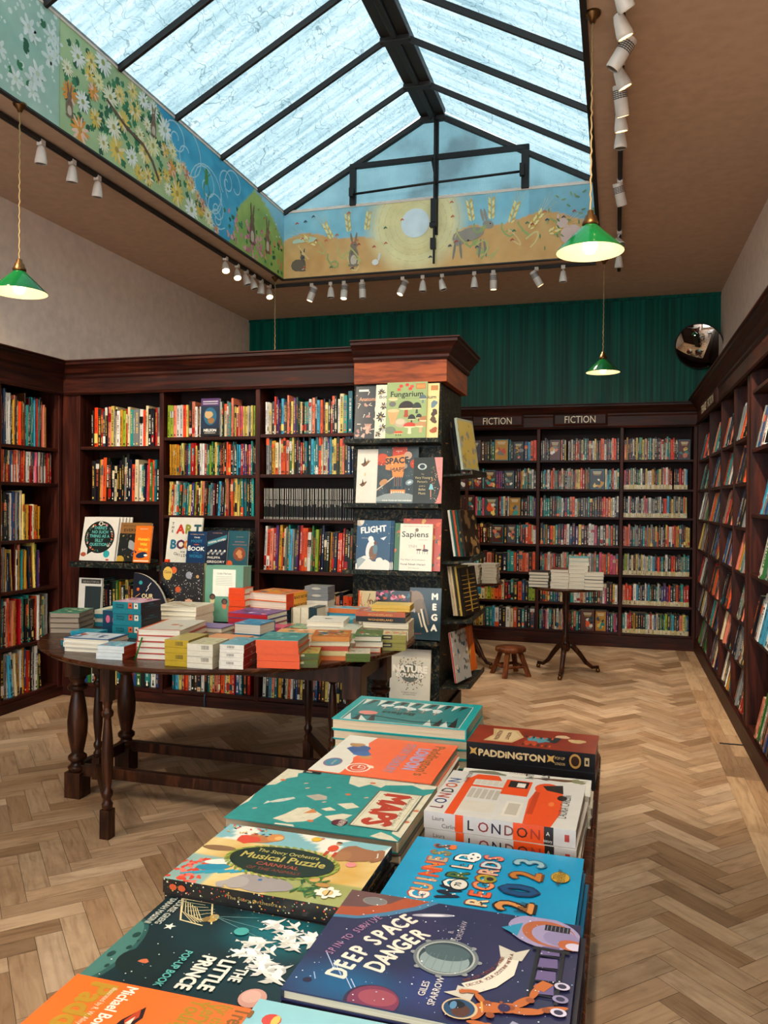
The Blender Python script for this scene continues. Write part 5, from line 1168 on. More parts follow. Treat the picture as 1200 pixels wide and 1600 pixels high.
face(-2.545, 1.025, 5.10, .16, .255, .02, '1f5560', 'teal book with a brown disc and orange sticker, middle display ledge', art_teal, lean=8)
face(-2.825+.0, 1.96, 5.225, .15, .27, .02, '23344a', 'dark blue paperback with a ship, face out on the middle bay\'s top shelf', lambda cv: (cv.rect(0, .8*cv.h, cv.w, cv.h, '5a3a6a'), cv.rect(.1*cv.w, .9*cv.h, .9*cv.w, .93*cv.h, 'c9c0c8'), cv.rect(.1*cv.w, .84*cv.h, .9*cv.w, .87*cv.h, 'b9b0b8'), cv.ell(.5*cv.w, .52*cv.h, .34*cv.w, .24*cv.h, '2f6a84', 16), cv.blob(.42*cv.w, .56*cv.h, .2*cv.w, 'c9a878', 4, 14, .2), cv.blob(.55*cv.w, .4*cv.h, .16*cv.w, '9a7040', 8, 14, .2), art_noise(['3a3a40', '8a8a8c', '23344a'], 1, 4)(cv) if 0 else None, cv.rect(0, 0, cv.w, .2*cv.h, '1f2328'), cv.text('NELSON', .5*cv.w, .11*cv.h, .18*cv.w, 'efece2', fit=.66*cv.w, bold=.04), cv.rect(.2*cv.w, .06*cv.h, .8*cv.w, .08*cv.h, 'b9b0a0')), lean=2)
face(-3.79, .60, 5.16, .20, .30, .02, 'cfcdc6', 'white framed book leaning open-faced on the lower left shelf', lambda cv: (cv.rect(.1*cv.w, .86*cv.h, .95*cv.w, .97*cv.h, '3a3a38'), cv.text('BEAUTIFUL', .54*cv.w, .885*cv.h, .1*cv.w, 'a8a59c', fit=.7*cv.w), cv.rect(.28*cv.w, 0, .98*cv.w, .8*cv.h, '2f3a3c')), lean=4)
# ================================================================== ROUND GATELEG TABLE AND ITS STACKS
TZ = .79
def turned(m, x, y, z0, z1, r, sq, n=16):
    """square foot and head with a turned length between"""
    H = z1-z0
    m.box((x-sq, y-sq, z0), (x+sq, y+sq, z0+.17*H)); m.box((x-sq, y-sq, z1-.2*H), (x+sq, y+sq, z1))
    pr = [(.9, .17), (1.0, .175), (1.15, .2), (.8, .215), (.75, .23), (1.1, .25), (1.1, .27), (.7, .29), (.85, .33), (1.15, .42), (1.2, .5), (1.0, .6), (.75, .68), (.7, .7), (1.15, .715), (1.2, .735), (.8, .75), (.8, .77), (1.0, .785), (1.0, .8)]
    m.lathe([(a*r, z0+b*H) for a, b in pr], (x, y, 0), n, cap=False)
def round_table():
    cx, cy, rx, ry = -1.96, 3.87, .98, .92
    o = empty('gateleg_table', (cx, cy, 0)); tag(o, 'dark oval gateleg table loaded with stacked books before the middle bookcase', 'table'); bpy.context.view_layer.update(); inv = o.matrix_world.inverted()
    def P(m, n, mat, bevel=.002): q = m.build(n, M[mat], bevel=bevel); q.parent = o; q.matrix_parent_inverse = inv; return q
    m = MB(); T = Matrix.Diagonal((rx, ry, 1, 1))
    m.lathe([(.001, TZ-.028), (.975, TZ-.028), (.985, TZ-.022), (.99, TZ-.015), (1, TZ-.012), (1, TZ-.004), (.996, TZ), (.001, TZ)], (cx, cy, 0), 72, T=T, cap=False, smooth=False); P(m, 'tabletop', 'oak_h', 0)
    zt = TZ-.028
    for x, y in ((-2.60, 3.44), (-2.60, 3.86), (-1.13, 3.44), (-1.13, 3.86)):
        m = MB(); turned(m, x, y, 0, zt, .042, .045); P(m, 'leg', 'oak')
    for x, y in ((-2.15, 3.05), (-1.68, 4.27)):
        m = MB(); turned(m, x, y, 0, zt, .022, .024); P(m, 'gate_leg', 'oak')
        y2 = 3.44 if y < 3.5 else 3.86; xh = -2.48 if y < 3.5 else -1.385
        m = MB()
        d = Vector((xh-x, y2-y, 0)); L = d.length; d.normalize(); T = Matrix((d, Vector((0, 0, 1)).cross(d), Vector((0, 0, 1)))).transposed().to_4x4(); T.translation = (x, y, 0)
        m.box((0, -.012, .13), (L, .012, .18), T=T); P(m, 'gate_rail', 'oak'); m = MB(); m.box((0, -.012, zt-.09), (L, .012, zt-.03), T=T); P(m, 'gate_rail', 'oak')
        m = MB(); turned(m, xh, y2, .10, zt, .02, .022); P(m, 'gate_post', 'oak')
    for y in (3.44, 3.86):
        m = MB(); m.box((-2.57, y-.018, .11), (-1.16, y+.018, .165)); P(m, 'stretcher', 'oak'); m = MB(); m.box((-2.6, y-.02, zt-.085), (-1.13, y+.02, zt)); P(m, 'apron', 'oak')
    for x in (-2.60, -1.13):
        m = MB(); m.box((x-.018, 3.46, .11), (x+.018, 3.84, .165)); P(m, 'stretcher', 'oak'); m = MB(); m.box((x-.02, 3.44, zt-.085), (x+.02, 3.86, zt)); P(m, 'apron', 'oak')
round_table()
def st_art(cols, seed, words=None, wc='1a1714', border=None, blobs=16):
    def f(cv):
        R = random.Random(seed)
        if border: cv.rect(0, 0, cv.w, cv.h, border); cv.rect(.06*cv.w, .06*cv.h, .94*cv.w, .94*cv.h, cols[0])
        for k in range(blobs): cv.blob(R.uniform(.12, .88)*cv.w, R.uniform(.12, .88)*cv.h, R.uniform(.03, .1)*cv.w, R.choice(cols), R.randrange(9999), 10)
        if words: cv.text(words, .5*cv.w, .45*cv.h, .16*cv.w, wc, fit=.7*cv.w, bold=.02)
    return f
def letterbars(c, seed, words=None, frac=.6):
    def f(cv):
        R = random.Random(seed)
        if words: cv.text(words, cv.w*.5, cv.h*.28, cv.h*.55, c, fit=min(cv.w*.8, len(words)*cv.h*.5), bold=.03); return
        x = cv.w*.12
        while x < cv.w*(.12+frac): cv.rect(x, cv.h*.3, x+cv.h*.3, cv.h*.7, c); x += cv.h*R.choice([.42, .42, .8])
    return f
def barcode(c='d8d4c8', ink='2a2622', x0=.4):
    def f(cv):
        R = random.Random(3); x = cv.w*x0
        while x < cv.w*(x0+.3): a = R.uniform(.0006, .0016); cv.rect(x, cv.h*.25, x+a, cv.h*.8, ink); x += a+R.uniform(.0008, .0018)
    return f
def stack(x, y, w, d, n, t, cover, name, rz=0, z=TZ, spine=None, side='B', pages='d8cfba', topc=None, art=None, box=False, jit=1.5, frontc=None, sidec=None, seed=0, group=None, front=None, sideart=None, labels=None, topname=None):
    """x,y = front-left corner on the table; w along x, d away from the viewer"""
    R = random.Random(seed+int(x*-100)); zz = z+.0004
    for k in range(n):
        cx, cy = x+w/2+R.uniform(-.004, .004), y+d/2+R.uniform(-.004, .004); M4 = MT(cx, cy, zz, rz+R.uniform(-jit, jit)); top = k == n-1
        pos = '' if n == 1 else (['bottom of the stack', 'second from the bottom', 'third up', 'fourth up', 'fifth up', 'sixth up'][k] if not top else 'top of the stack')
        lab = '%s%s' % (name, (', '+pos) if pos else '')
        cv = cover if isinstance(cover, str) else cover[k % len(cover)]; g = group or (name if n > 1 else None)
        if box: make_box(w, d, t, cv, lab, M4, art if top else None, front, sideart, topc if top else cv, frontc, sidec, g)
        else: make_book(w, d, t, (topc if top and topc else cv), lab, M4, art if top else None, spine if spine else cv, side, pages, 'print', group=g, back=cv)
        zz += t+.0005
    return zz
OT = ', round table'
stack(-2.90, 3.58, .16, .20, 4, .027, '6b5a48', 'taupe book with grey page edges at the table\'s left end', rz=14, side='L', pages='8f8271', topc='4f8a72', art=st_art(['b9c49a', '2f6a5a', 'd9d4b0'], 3), seed=1)
stack(-2.915, 3.82, .10, .14, 1, .03, '8c8174', 'small grey brown book behind the taupe stack at the left end')
stack(-2.81, 3.86, .26, .22, 4, .022, ['3a8a9a', 'cfcabb', '2f7a8a', 'c9c4b4'], 'mixed teal and white paperback behind the left end stack', rz=5, topc='c9d0c0', art=st_art(['d98a5a', '3a9aa8', 'd9d0b0', 'e0c070'], 5), seed=2)
stack(-2.57, 3.28, .11, .14, 1, .03, '2a7a84', 'small thick teal book with an orange top at the front left', topc='c96a4a', side='B', art=st_art(['c9d8d4', 'd98a5a'], 6, blobs=8), rz=-6)
stack(-2.47, 3.17, .235, .17, 3, .021, 'dcd7cb', 'cream block book with blue bordered cover, front left', rz=3, topc='1f6a94', side='L', art=st_art(['d9dde0', 'b9c9d0', 'c0563a', '3a6a94'], 7, border='1f6a94'), pages='d4cdba', seed=3)
stack(-2.215, 3.06, .13, .12, 2, .030, 'cdd2d2', 'small pale box with sky blue top, front of the white stack', rz=4, topc='8cc0cc', box=True, art=st_art(['d98a8a', 'dfe8e8', '5aa0b8'], 8), sidec='b5563a')
# teal boxed sets
def aw_front(cv): cv.text('Amazing', .26*cv.w, .45*cv.h, .42*cv.h, '0f3038', bold=.02); cv.text('Women', .26*cv.w, .08*cv.h, .42*cv.h, '0f3038', bold=.02); cv.rect(.56*cv.w, .08*cv.h, .7*cv.w, .9*cv.h, 'c9603a'); cv.rect(.76*cv.w, .08*cv.h, .9*cv.w, .9*cv.h, 'd8d0c0'); cv.ell(.63*cv.w, .5*cv.h, .03*cv.w, None, '2a2018', 8); cv.ell(.83*cv.w, .5*cv.h, .03*cv.w, None, '2a2018', 8)
def aw_side(cv): cv.text('WOMEN', .5*cv.w, .5*cv.h, .3*cv.h, '3f9aa8'); cv.rect(.2*cv.w, .25*cv.h, .8*cv.w, .3*cv.h, '2f7a8a')
stack(-2.49, 3.57, .175, .17, 3, .061, '1f7f8c', 'teal and navy card box with small portraits', rz=-3, box=True, frontc='23838f', sidec='16263a', topc='d9b8c4', art=st_art(['8a3a5a', 'e0d0d4', 'c98aa0'], 9), front=aw_front, sideart=aw_side, seed=4)
stack(-2.615, 3.66, .095, .16, 1, .12, '1b4a62', 'upright navy box with pink figures left of the teal boxes', box=True, topc='3a8aa0', front=lambda cv: (cv.ell(.35*cv.w, .35*cv.h, .14*cv.w, .3*cv.h, 'c9708a', 10), cv.ell(.75*cv.w, .3*cv.h, .12*cv.w, .25*cv.h, 'b5607a', 10)))
stack(-2.66, 3.46, .15, .10, 2, .019, '2f93a6', 'flat teal box under the blue boxes', box=True, topc='3fa3b2', seed=6)
stack(-2.80, 4.02, .17, .16, 2, .045, 'c8c0a8', 'box with red, orange and cream end behind the navy box', z=TZ+.09, box=True, frontc='c0502a', topc='4aa0b8') if 0 else stack(-2.80, 4.09, .14, .10, 2, .045, 'cfc5a8', 'box with cream sides and blue top behind the navy box', box=True, frontc='c9a050', topc='4aa0b8', seed=5)
stack(-2.455, 3.90, .25, .22, 5, .024, 'd9d2bf', 'cream hardback in the pile before the planets book', rz=2, side='R', pages='e0d9c6', topc='d6d0c0', art=st_art(['c9c0a8', 'b0a58c', 'd8d0bc'], 10, blobs=26), seed=7)
# big upright boxed books at the back of the table
def art_planets(cv):
    cv.dots(300, 5, ['c9c4b8', '8a8a88', 'd8d4c8'], (.0006, .003))
    for x, y, r, c in ((.3, .86, .07, 'c9602f'), (.66, .78, .075, '8a8a94'), (.42, .52, .065, 'b5542a'), (.86, .76, .035, 'b08a4a'), (.68, .28, .1, 'd8c0a8'), (.2, .3, .07, '9a7a5e'), (.35, .08, .07, 'b59a7a'), (.88, .1, .05, 'd9a080'), (.7, .1, .03, '9aa0a4')): cv.ell(x*cv.w, y*cv.h, r*cv.w, None, c, 18)
    for k in range(5): cv.rect(.59*cv.w, (.22+.03*k)*cv.h, .77*cv.w, (.232+.03*k)*cv.h, 'b5623a')
    cv.line([(.08*cv.w, .26*cv.h), (.33*cv.w, .35*cv.h)], .006, 'c9b088')
    cv.ell(.16*cv.w, .8*cv.h, .11*cv.w, .12*cv.h, 'c9a650', 16); cv.text('Gaia', .16*cv.w, .8*cv.h, .09*cv.w, '2a1c10')
make_book(.285, .335, .035, '15161a', 'large black book of planets standing at the back of the round table', standing(-2.475, 4.245, TZ+.001, 5, 0, .335), art_planets, spine='cdb98a', spine_side='R')
def art_green(cv): cv.rect(.2*cv.w, .45*cv.h, .8*cv.w, .93*cv.h, 'd8d8c8'); cv.text('Little Heroes', .5*cv.w, .84*cv.h, .07*cv.w, '2a3a30'); [cv.rect(.28*cv.w, (.8-.03*k)*cv.h, .72*cv.w, (.806-.03*k)*cv.h, '9aa698') for k in range(6)]; [(cv.ell(x*cv.w, (y-.07)*cv.h, .06*cv.w, .07*cv.h, c, 10), cv.ell(x*cv.w, y*cv.h, .08*cv.w, .055*cv.h, '2a1a14', 12), cv.ell(x*cv.w, (y-.01)*cv.h, .05*cv.w, .04*cv.h, '6a4230', 10)) for x, y, c in ((.2, .44, 'c9b98a'), (.52, .36, 'c9704a'), (.82, .44, 'd8d4c8'))]; cv.rect(.66*cv.w, .01*cv.h, .92*cv.w, .08*cv.h, 'd8d8d0')
make_book(.235, .325, .12, '5f8f78', 'large sage green gift box with three small figures, standing on the table', standing(-2.185, 4.30, TZ+.001, 3, 4, .325), art_green, name='boxed_set', cat='boxed set', pages='7aa08c')
def quarter():
    o = empty('shaped_book', M4=standing(-2.66, 4.16, TZ+.001, 6, 0, 0)); tag(o, 'quarter circle navy galaxy board book standing left of the planets', 'book')
    r = .262; pts = [(0, 0), (r*.92, 0)]+[(r*.92*cos(radians(a)), r*1.04*sin(radians(a))) for a in range(5, 86, 6)]+[(0, r*1.04)]
    m = MB(); n = len(pts); vs = [(x-.1, y, 0) for x, y in pts]+[(x-.1, y, .02) for x, y in pts]; m.mesh(vs, [tuple(range(n-1, -1, -1)), tuple(range(n, 2*n))], '141b30'); m.mesh(vs, [(i, (i+1) % n, n+(i+1) % n, n+i) for i in range(n)], 'c9c4b4')
    cv = Canvas(m, (-.1, 0, .02), (1, 0, 0), (0, 1, 0), (0, 0, 1), r, r*1.04); cv.clip = False
    cv.text('OUR', .10, .125, .036, 'd8c49a', bold=.03); cv.text('GALAXY', .10, .088, .036, 'd8c49a', bold=.03, fit=.12); cv.ell(.05, .215, .012, None, '3fa0a0', 10); cv.ell(.035, .175, .01, None, 'c96a3a', 10); cv.line([(.09, .165), (.105, .185), (.10, .19), (.12, .215)], .004, 'd8d4c8'); cv.line([(.02, .13), (.05, .15)], .003, 'c99a6a')
    q = m.build('board_pages', M['print']); q.parent = o
quarter()
m = MB(); R_ = random.Random(1)
for dx, dz in ((0, 0), (.014, .018), (-.012, .02), (.0, .036), (.02, -.01)): m.box((-2.60+dx-.012, 4.262, TZ+.305+dz-.01), (-2.60+dx+.012, 4.285, TZ+.305+dz+.01), 'd9501c')
m.tube([(-2.60, 4.29, TZ), (-2.60, 4.285, TZ+.31)], .004, c='d9501c'); tag(m.build('bookmark_topper', M['print'], bevel=.003), 'small orange puzzle-like figure sticking up behind the galaxy book', 'toy')
# middle and right of the table
stack(-2.27, 3.62, .25, .22, 2, .026, 'c9a24a', 'wide book with cream and yellow patterned cover, mid table', rz=2, side='L', topc='d8cfa8', art=st_art(['d9c27a', 'e0d8bc', 'c9b060'], 11, blobs=26), pages='d8c8a8')
z_ = stack(-2.065, 3.12, .20, .32, 5, .026, 'b5483a', 'large white book with orange edge in the tall front pile', rz=7, side='L', pages='dad4c4', topc='ddd8ca', art=lambda cv: (cv.rect(0, 0, cv.w, cv.h, 'd9663a'), cv.rect(.07*cv.w, .05*cv.h, cv.w, cv.h, 'ded9cc'), cv.ell(.55*cv.w, .5*cv.h, .1*cv.w, .06*cv.h, 'd9906a', 10), cv.ell(.75*cv.w, .42*cv.h, .05*cv.w, .04*cv.h, 'b5703a', 8)), seed=8)
m = MB(); m.tube([(-2.01, 3.10, TZ+.10), (-2.02, 3.088, TZ+.05), (-2.035, 3.084, TZ+.002)], .004, c='1f7a34'); tag(m.build('ribbon_marker', M['print']), 'green ribbon marker hanging from the tall white and orange pile', 'ribbon')
stack(-1.852, 3.025, .112, .19, 2, .056, 'b59c24', 'yellow barcode ended box at the table\'s front edge', box=True, topc='c9b87a', front=barcode(x0=.45), sidec='9a8420', jit=.6, seed=9, rz=2)
stack(-1.735, 3.012, .118, .16, 2, .052, 'cfcabb', 'cream barcode ended box beside the yellow boxes', box=True, topc='d8d0b0', art=st_art(['c9c08a', 'd8d4c4', 'b9b08a'], 12), front=barcode(x0=.55), sidec='c4bca6', jit=.6, seed=10, rz=2)
stack(-1.84, 3.26, .20, .20, 2, .035, 'd97a45', 'flat pale orange book behind the barcode boxes', topc='e0a070', side='L', seed=11)
stack(-1.61, 3.045, .108, .19, 3, .034, 'd6d2c8', 'red sided card box with barcode end, front middle', box=True, sidec='a8231c', topc='7ab8c4', art=st_art(['c9503a', '9accd4'], 13, blobs=7), front=barcode(x0=.3), sideart=lambda cv: cv.text('WILD', .5*cv.w, .3*cv.h, .5*cv.h, 'e8c8b0', bold=.03), jit=.8, seed=12, rz=5)
stack(-2.02, 3.50, .19, .14, 4, .022, 'c9b8a0', 'purple and cream paperback mid table', topc='7a5a9a', seed=13, side='L')
z_ = stack(-1.80, 3.58, .145, .16, 2, .052, '2f7fa0', 'thick comic bound volume with blue cover, fanned pages, mid table', rz=-4, side='T', pages='cfc8ba', topc='3f93b5', art=st_art(['5aa8c4', '2f6f94', 'b9d0d4'], 14), seed=14)
stack(-1.98, 3.87, .24, .22, 4, .027, ['5a3470', 'b5303a', '6a3f80', '2f6a94'], 'purple and red picture book', rz=-6, side='B', topc='6f4a8a', spine='b5303a', art=st_art(['9a7ab0', 'd98a9a', '4a2f6a', 'e0c0d0'], 15), seed=15)
stack(-1.475, 3.12, .185, .20, 4, .030, 'd9601f', 'bright orange hardback with teal top in the front pile', rz=9, side='B', pages='b5aa98', topc='5aa8a4', art=st_art(['3f8f8c', '8accc4', 'e0d8c0'], 16), spine='d9601f', seed=16)
def ol_front(cv): cv.rect(0, 0, cv.w, cv.h, '5a6a24'); cv.rect(.06*cv.w, .25*cv.h, .4*cv.w, .75*cv.h, 'c9c4a0')
stack(-1.325, 3.17, .10, .15, 2, .030, 'b8992a', 'small olive and yellow puzzle box, front right', rz=16, box=True, frontc='5a5f2c', sidec='a8923a', topc='c4b05a', art=st_art(['c9603a', '4a7a4a', 'd8c060'], 17), front=ol_front, seed=17)
stack(-1.325, 3.345, .17, .19, 5, .021, ['d07a3a', 'c9b98a', 'b5502f', 'cfc6a8', 'c98a3a'], 'small picture book with busy painted cover, front right', rz=14, side='B', topc='c9803f', art=st_art(['c9402f', '3a6a8a', 'd9b85a', '4a7a3a', 'd8d0b8'], 18, blobs=30), seed=18)
stack(-1.165, 3.355, .108, .13, 1, .037, '6c7c3c', 'single flat green fronted box with a sky blue side', rz=17, box=True, frontc='5f7034', sidec='86a8ac', topc='d4c8b0', art=st_art(['c98a6a', '8ab0b8', 'd8d0c0'], 19))
stack(-1.20, 3.575, .13, .19, 3, .026, ['c9602f', 'cfc8b0', '3a6a3c'], 'green and white jungle picture book, right side', rz=14, side='R', topc='4f7a44', art=st_art(['e0dccb', '2f5a34', '7a9a4a', 'b5402f'], 20), seed=19)
stack(-1.075, 3.66, .115, .13, 2, .038, 'c9b98c', 'cream and olive end box near the table\'s right edge', rz=12, box=True, frontc='97904a', sidec='b9a98c', topc='d0c4a0', art=st_art(['c9603a', '6a8a5a', 'd8ccb0'], 21), front=lambda cv: (cv.rect(.0, 0, .42*cv.w, cv.h, '4a4434'), cv.rect(.06*cv.w, .4*cv.h, .36*cv.w, .6*cv.h, 'c9c08a')), seed=20)
z_ = stack(-1.255, 3.93, .24, .19, 3, .030, 'd8d0b8', 'cream paperback low in the right end pile', rz=4, side='R', seed=21)
z_ = stack(-1.29, 3.92, .26, .17, 2, .026, '1a1613', 'black spined book in the right end pile', rz=3, z=z_, side='B', spine=letterbars('c99a5a', 3, 'WONDERLAND'), topc='b5623c', art=st_art(['c98a5a', '8aa8b0', 'd0c8b8', '3a2a20'], 22), seed=22)
stack(-1.21, 3.95, .20, .14, 1, .032, 'c9a844', 'plain yellow box topping the right end pile', rz=6, z=z_, box=True, topc='d4b862')
stack(-1.52, 3.80, .19, .19, 4, .025, 'dcd8cc', 'white paperback in the centre pile with a black bird', rz=10, side='R', pages='ddd6c2', topc='dedbd0', art=lambda cv: (cv.blob(.5*cv.w, .5*cv.h, .09*cv.w, '26221f', 4, 10, .5), cv.line([(.3*cv.w, .6*cv.h), (.6*cv.w, .5*cv.h)], .004, 'c0502f')), seed=23)
stack(-1.60, 3.52, .21, .22, 3, .022, ['c9703a', 'd8ceb4', 'c9b98a'], 'pale orange picture book behind the orange pile', rz=8, side='L', topc='d8a878', art=st_art(['4a9a94', 'c0502f', 'e0d8c0', 'd9b070'], 24), seed=24)
stack(-1.76, 3.97, .22, .14, 1, .032, 'b53a44', 'pinkish red book with green pattern lying behind the centre pile', rz=-3, topc='5a9a84', art=st_art(['3f7f6a', 'c9c08a', 'c9506a'], 25), side='B', z=TZ)
stack(-1.73, 3.77, .10, .12, 2, .030, 'c9607a', 'small pink book between the comics and the white pile', rz=3, seed=25)
z_ = TZ
for k in range(4): stack(-1.80+.052*k, 4.20, .046, .13, 1, .105+.002*k, ['1b3038', 'cfc8b4', 'd4cdbb', '27424a'][k], ['thick dark teal book standing spine-up, back of table', 'thick cream book beside the dark teal one', 'second thick cream book at the back of the table', 'slate book ending the thick row'][k], spine=['1b3038', 'd8d0bc', 'd8d0bc', '27424a'][k], side='B', jit=.3, rz=-4)
def bh_spine(cv): cv.rect(0, 0, cv.w*.3, cv.h, 'c0441c'); cv.rect(cv.w*.3, 0, cv.w, cv.h, 'd9a03a'); cv.text('BLACK HISTORY', .62*cv.w, .25*cv.h, .5*cv.h, '1a1410', fit=.6*cv.w, bold=.03)
stack(-2.13, 4.16, .10, .12, 6, .034, 'd9541c', 'bright orange paperback in the pile beside the sage green box', jit=1, seed=26)
z_ = stack(-2.02, 4.22, .23, .20, 3, .030, ['c9b8a0', '8a5a3a', 'cfc0a0'], 'buff book hidden low under the thick orange atlases', seed=27)
stack(-2.02, 4.20, .27, .23, 2, .045, 'd9742f', 'thick orange book with yellow lettered spine', rz=-14, z=z_, side='R', spine=bh_spine, pages='d8c4b4', topc='d98a45', art=st_art(['d9b03a', '2a2018', '3a9ab0', 'c9502a'], 28, blobs=30), seed=28)
z_ = stack(-1.745, 4.37, .14, .12, 4, .032, 'c9c4b8', 'pale card box low in the back right pile', box=True, seed=29)
stack(-1.745, 4.37, .145, .12, 2, .040, '77797a', 'grey bound box set on the back pile with an oval label', z=z_, box=True, front=lambda cv: cv.ell(.5*cv.w, .5*cv.h, .2*cv.w, .3*cv.h, 'b0aca0', 14), topc='8a8c8c', seed=30)
stack(-1.55, 4.15, .17, .13, 2, .032, '4aa0b4', 'sky blue box behind the white centre pile', rz=2, box=True, topc='6ab8c8', sidec='c9c8b8', seed=31)
stack(-1.62, 4.38, .22, .10, 3, .030, ['cfc8b8', '3f8fa8', 'c97a45'], 'mixed flat book at the back edge of the table', topc='8ab8c0', art=st_art(['d98a4a', 'd8d4c4', '5a9ab0'], 32), seed=32)
stack(-1.34, 3.79, .10, .16, 3, .024, ['d8d4c8', '7aa06a', 'd0cab8'], 'pale paperback between the white pile and the black spines', rz=5, topc='c9cfc0', art=st_art(['7fb0a0', 'd8d4c4', 'c9a05a'], 33), seed=33)
# ================================================================== PEDESTAL TABLES, STOOL
def pedestal(cx, cy, label, ang0=-95):
    o = empty('pedestal_table', (cx, cy, 0)); tag(o, label, 'table'); bpy.context.view_layer.update(); inv = o.matrix_world.inverted()
    def P(m, n, mat='oak', bevel=0): q = m.build(n, M[mat], bevel=bevel); q.parent = o; q.matrix_parent_inverse = inv; return q
    m = MB(); m.lathe([(.001, .745), (.29, .745), (.302, .75), (.306, .76), (.302, .768), (.29, .77), (.001, .77)], (cx, cy, 0), 40, cap=False); P(m, 'tabletop', 'oak_h')
    m = MB(); m.lathe([(.001, .19), (.02, .19), (.035, .2), (.045, .23), (.04, .27), (.028, .3), (.034, .31), (.026, .33), (.022, .45), (.028, .58), (.022, .62), (.032, .65), (.03, .7), (.06, .745)], (cx, cy, 0), 18, cap=False); P(m, 'column')
    for k in range(3):
        a = radians(ang0+120*k); pts = [(cx+cos(a)*r, cy+sin(a)*r, z) for r, z in ((.02, .25), (.07, .235), (.13, .17), (.19, .09), (.25, .045), (.31, .045))]
        m = MB(); m.tube(pts, [.024, .024, .022, .019, .016, .014], 10); q = P(m, 'leg')
        m = MB(); m.lathe([(.001, 0), (.016, .002), (.02, .016), (.016, .03), (.012, .034)], (cx+cos(a)*.305, cy+sin(a)*.305, 0), 12); c = m.build('castor', M['brass']); c.parent = q
pedestal(-.415, 7.22, 'small dark tripod pedestal table holding white book piles before the far shelves')
pedestal(-1.30, 7.38, 'pedestal table half hidden behind the display column', ang0=-40)
def pile(x, y, n, w, d, t, label, cols, rz=0, z=.7705, top=None): 
    R = random.Random(int(x*100)+n)
    for k in range(n):
        c = R.choice(cols) if k < n-1 or not top else top; make_book(w, d, t, c, '%s, %s' % (label, 'on top' if k == n-1 else 'at the bottom' if k == 0 else ORD[k]+' up'), MT(x, y, z, rz+R.uniform(-3, 3)), None, c, 'T', 'cdc6b4', 'print', group=label); z += t+.0005
pile(-.635, 7.12, 5, .17, .22, .026, 'dark covered white paged book in the left pile of the tripod table', ['1f1b18', '2f2a26'], top='26211e')
pile(-.455, 7.08, 6, .155, .22, .027, 'white paged book in the second pile of the tripod table', ['cfcabc', 'd8d4c8', '7a3a2a'])
pile(-.30, 7.10, 8, .165, .22, .033, 'white book in the tallest pile of the tripod table', ['d4d0c4', 'cfcabc'], top='6ab0b4')
pile(-.17, 6.98, 5, .155, .10, .029, 'white paged dark book in the right pile of the tripod table', ['26221f', '1a2630', 'cfcabc'])
pile(-1.43, 7.25, 4, .16, .22, .03, 'book in the left pile of the half hidden pedestal table', ['cfcabc', 'b5502f'], top='c0502f')
pile(-1.255, 7.22, 6, .16, .22, .028, 'book in the middle pile of the half hidden pedestal table', ['cfcabc', 'd8d4c8'])
pile(-1.10, 7.32, 6, .14, .22, .028, 'book in the right pile of the half hidden pedestal table', ['d0ccc0', '26221f'])
def stool():
    cx, cy = -.868, 6.99; o = empty('stool', (cx, cy, 0)); tag(o, 'low round wooden stool on the floor before the far bookcase', 'stool'); bpy.context.view_layer.update(); inv = o.matrix_world.inverted()
    def P(m, n, bevel=.002): q = m.build(n, M['stool'], bevel=bevel); q.parent = o; q.matrix_parent_inverse = inv; return q
    m = MB(); m.lathe([(.001, .205), (.115, .205), (.132, .212), (.134, .235), (.128, .245), (.001, .245)], (cx, cy, 0), 28, cap=False); P(m, 'seat', 0)
    feet = []
    for k in range(4):
        a = radians(-100+90*k); T = Vector((cx+.085*cos(a), cy+.085*sin(a), .207)); B = Vector((cx+.165*cos(a), cy+.165*sin(a), 0)); feet.append((T, B)); m = MB()
        d = (T-B); s = Vector((-sin(a), cos(a), 0)); u = Vector((cos(a), sin(a), 0)); vs = []
        for p in (B, T): vs += [p+s*.019+u*.019, p-s*.019+u*.019, p-s*.019-u*.019, p+s*.019-u*.019]
        m.mesh(vs, [(3, 2, 1, 0), (4, 5, 6, 7), (0, 1, 5, 4), (1, 2, 6, 5), (2, 3, 7, 6), (3, 0, 4, 7)]); P(m, 'leg')
    for k in range(4):
        a, b = feet[k], feet[(k+1) % 4]; p = a[1].lerp(a[0], .4); q = b[1].lerp(b[0], .4); m = MB(); m.tube([p, q], .013, 6, smooth=False); P(m, 'stretcher')
stool()
m = MB(); m.box((.64, 5.385, .0005), (.86, 5.405, .004)); tag(m.build('floor_bar', M['steel'], bevel=.001), 'thin dark metal strip lying on the parquet by the right bookcase', 'metal strip')
m = MB(); m.tube([(-2.84, 5.18, .10), (-2.84, 5.172, .06), (-2.835, 5.17, .005)], .004, c='2f6a84'); tag(m.build('ribbon_marker', M['print']), 'thin blue ribbon hanging over the plinth under the round table', 'ribbon')
TS = .82
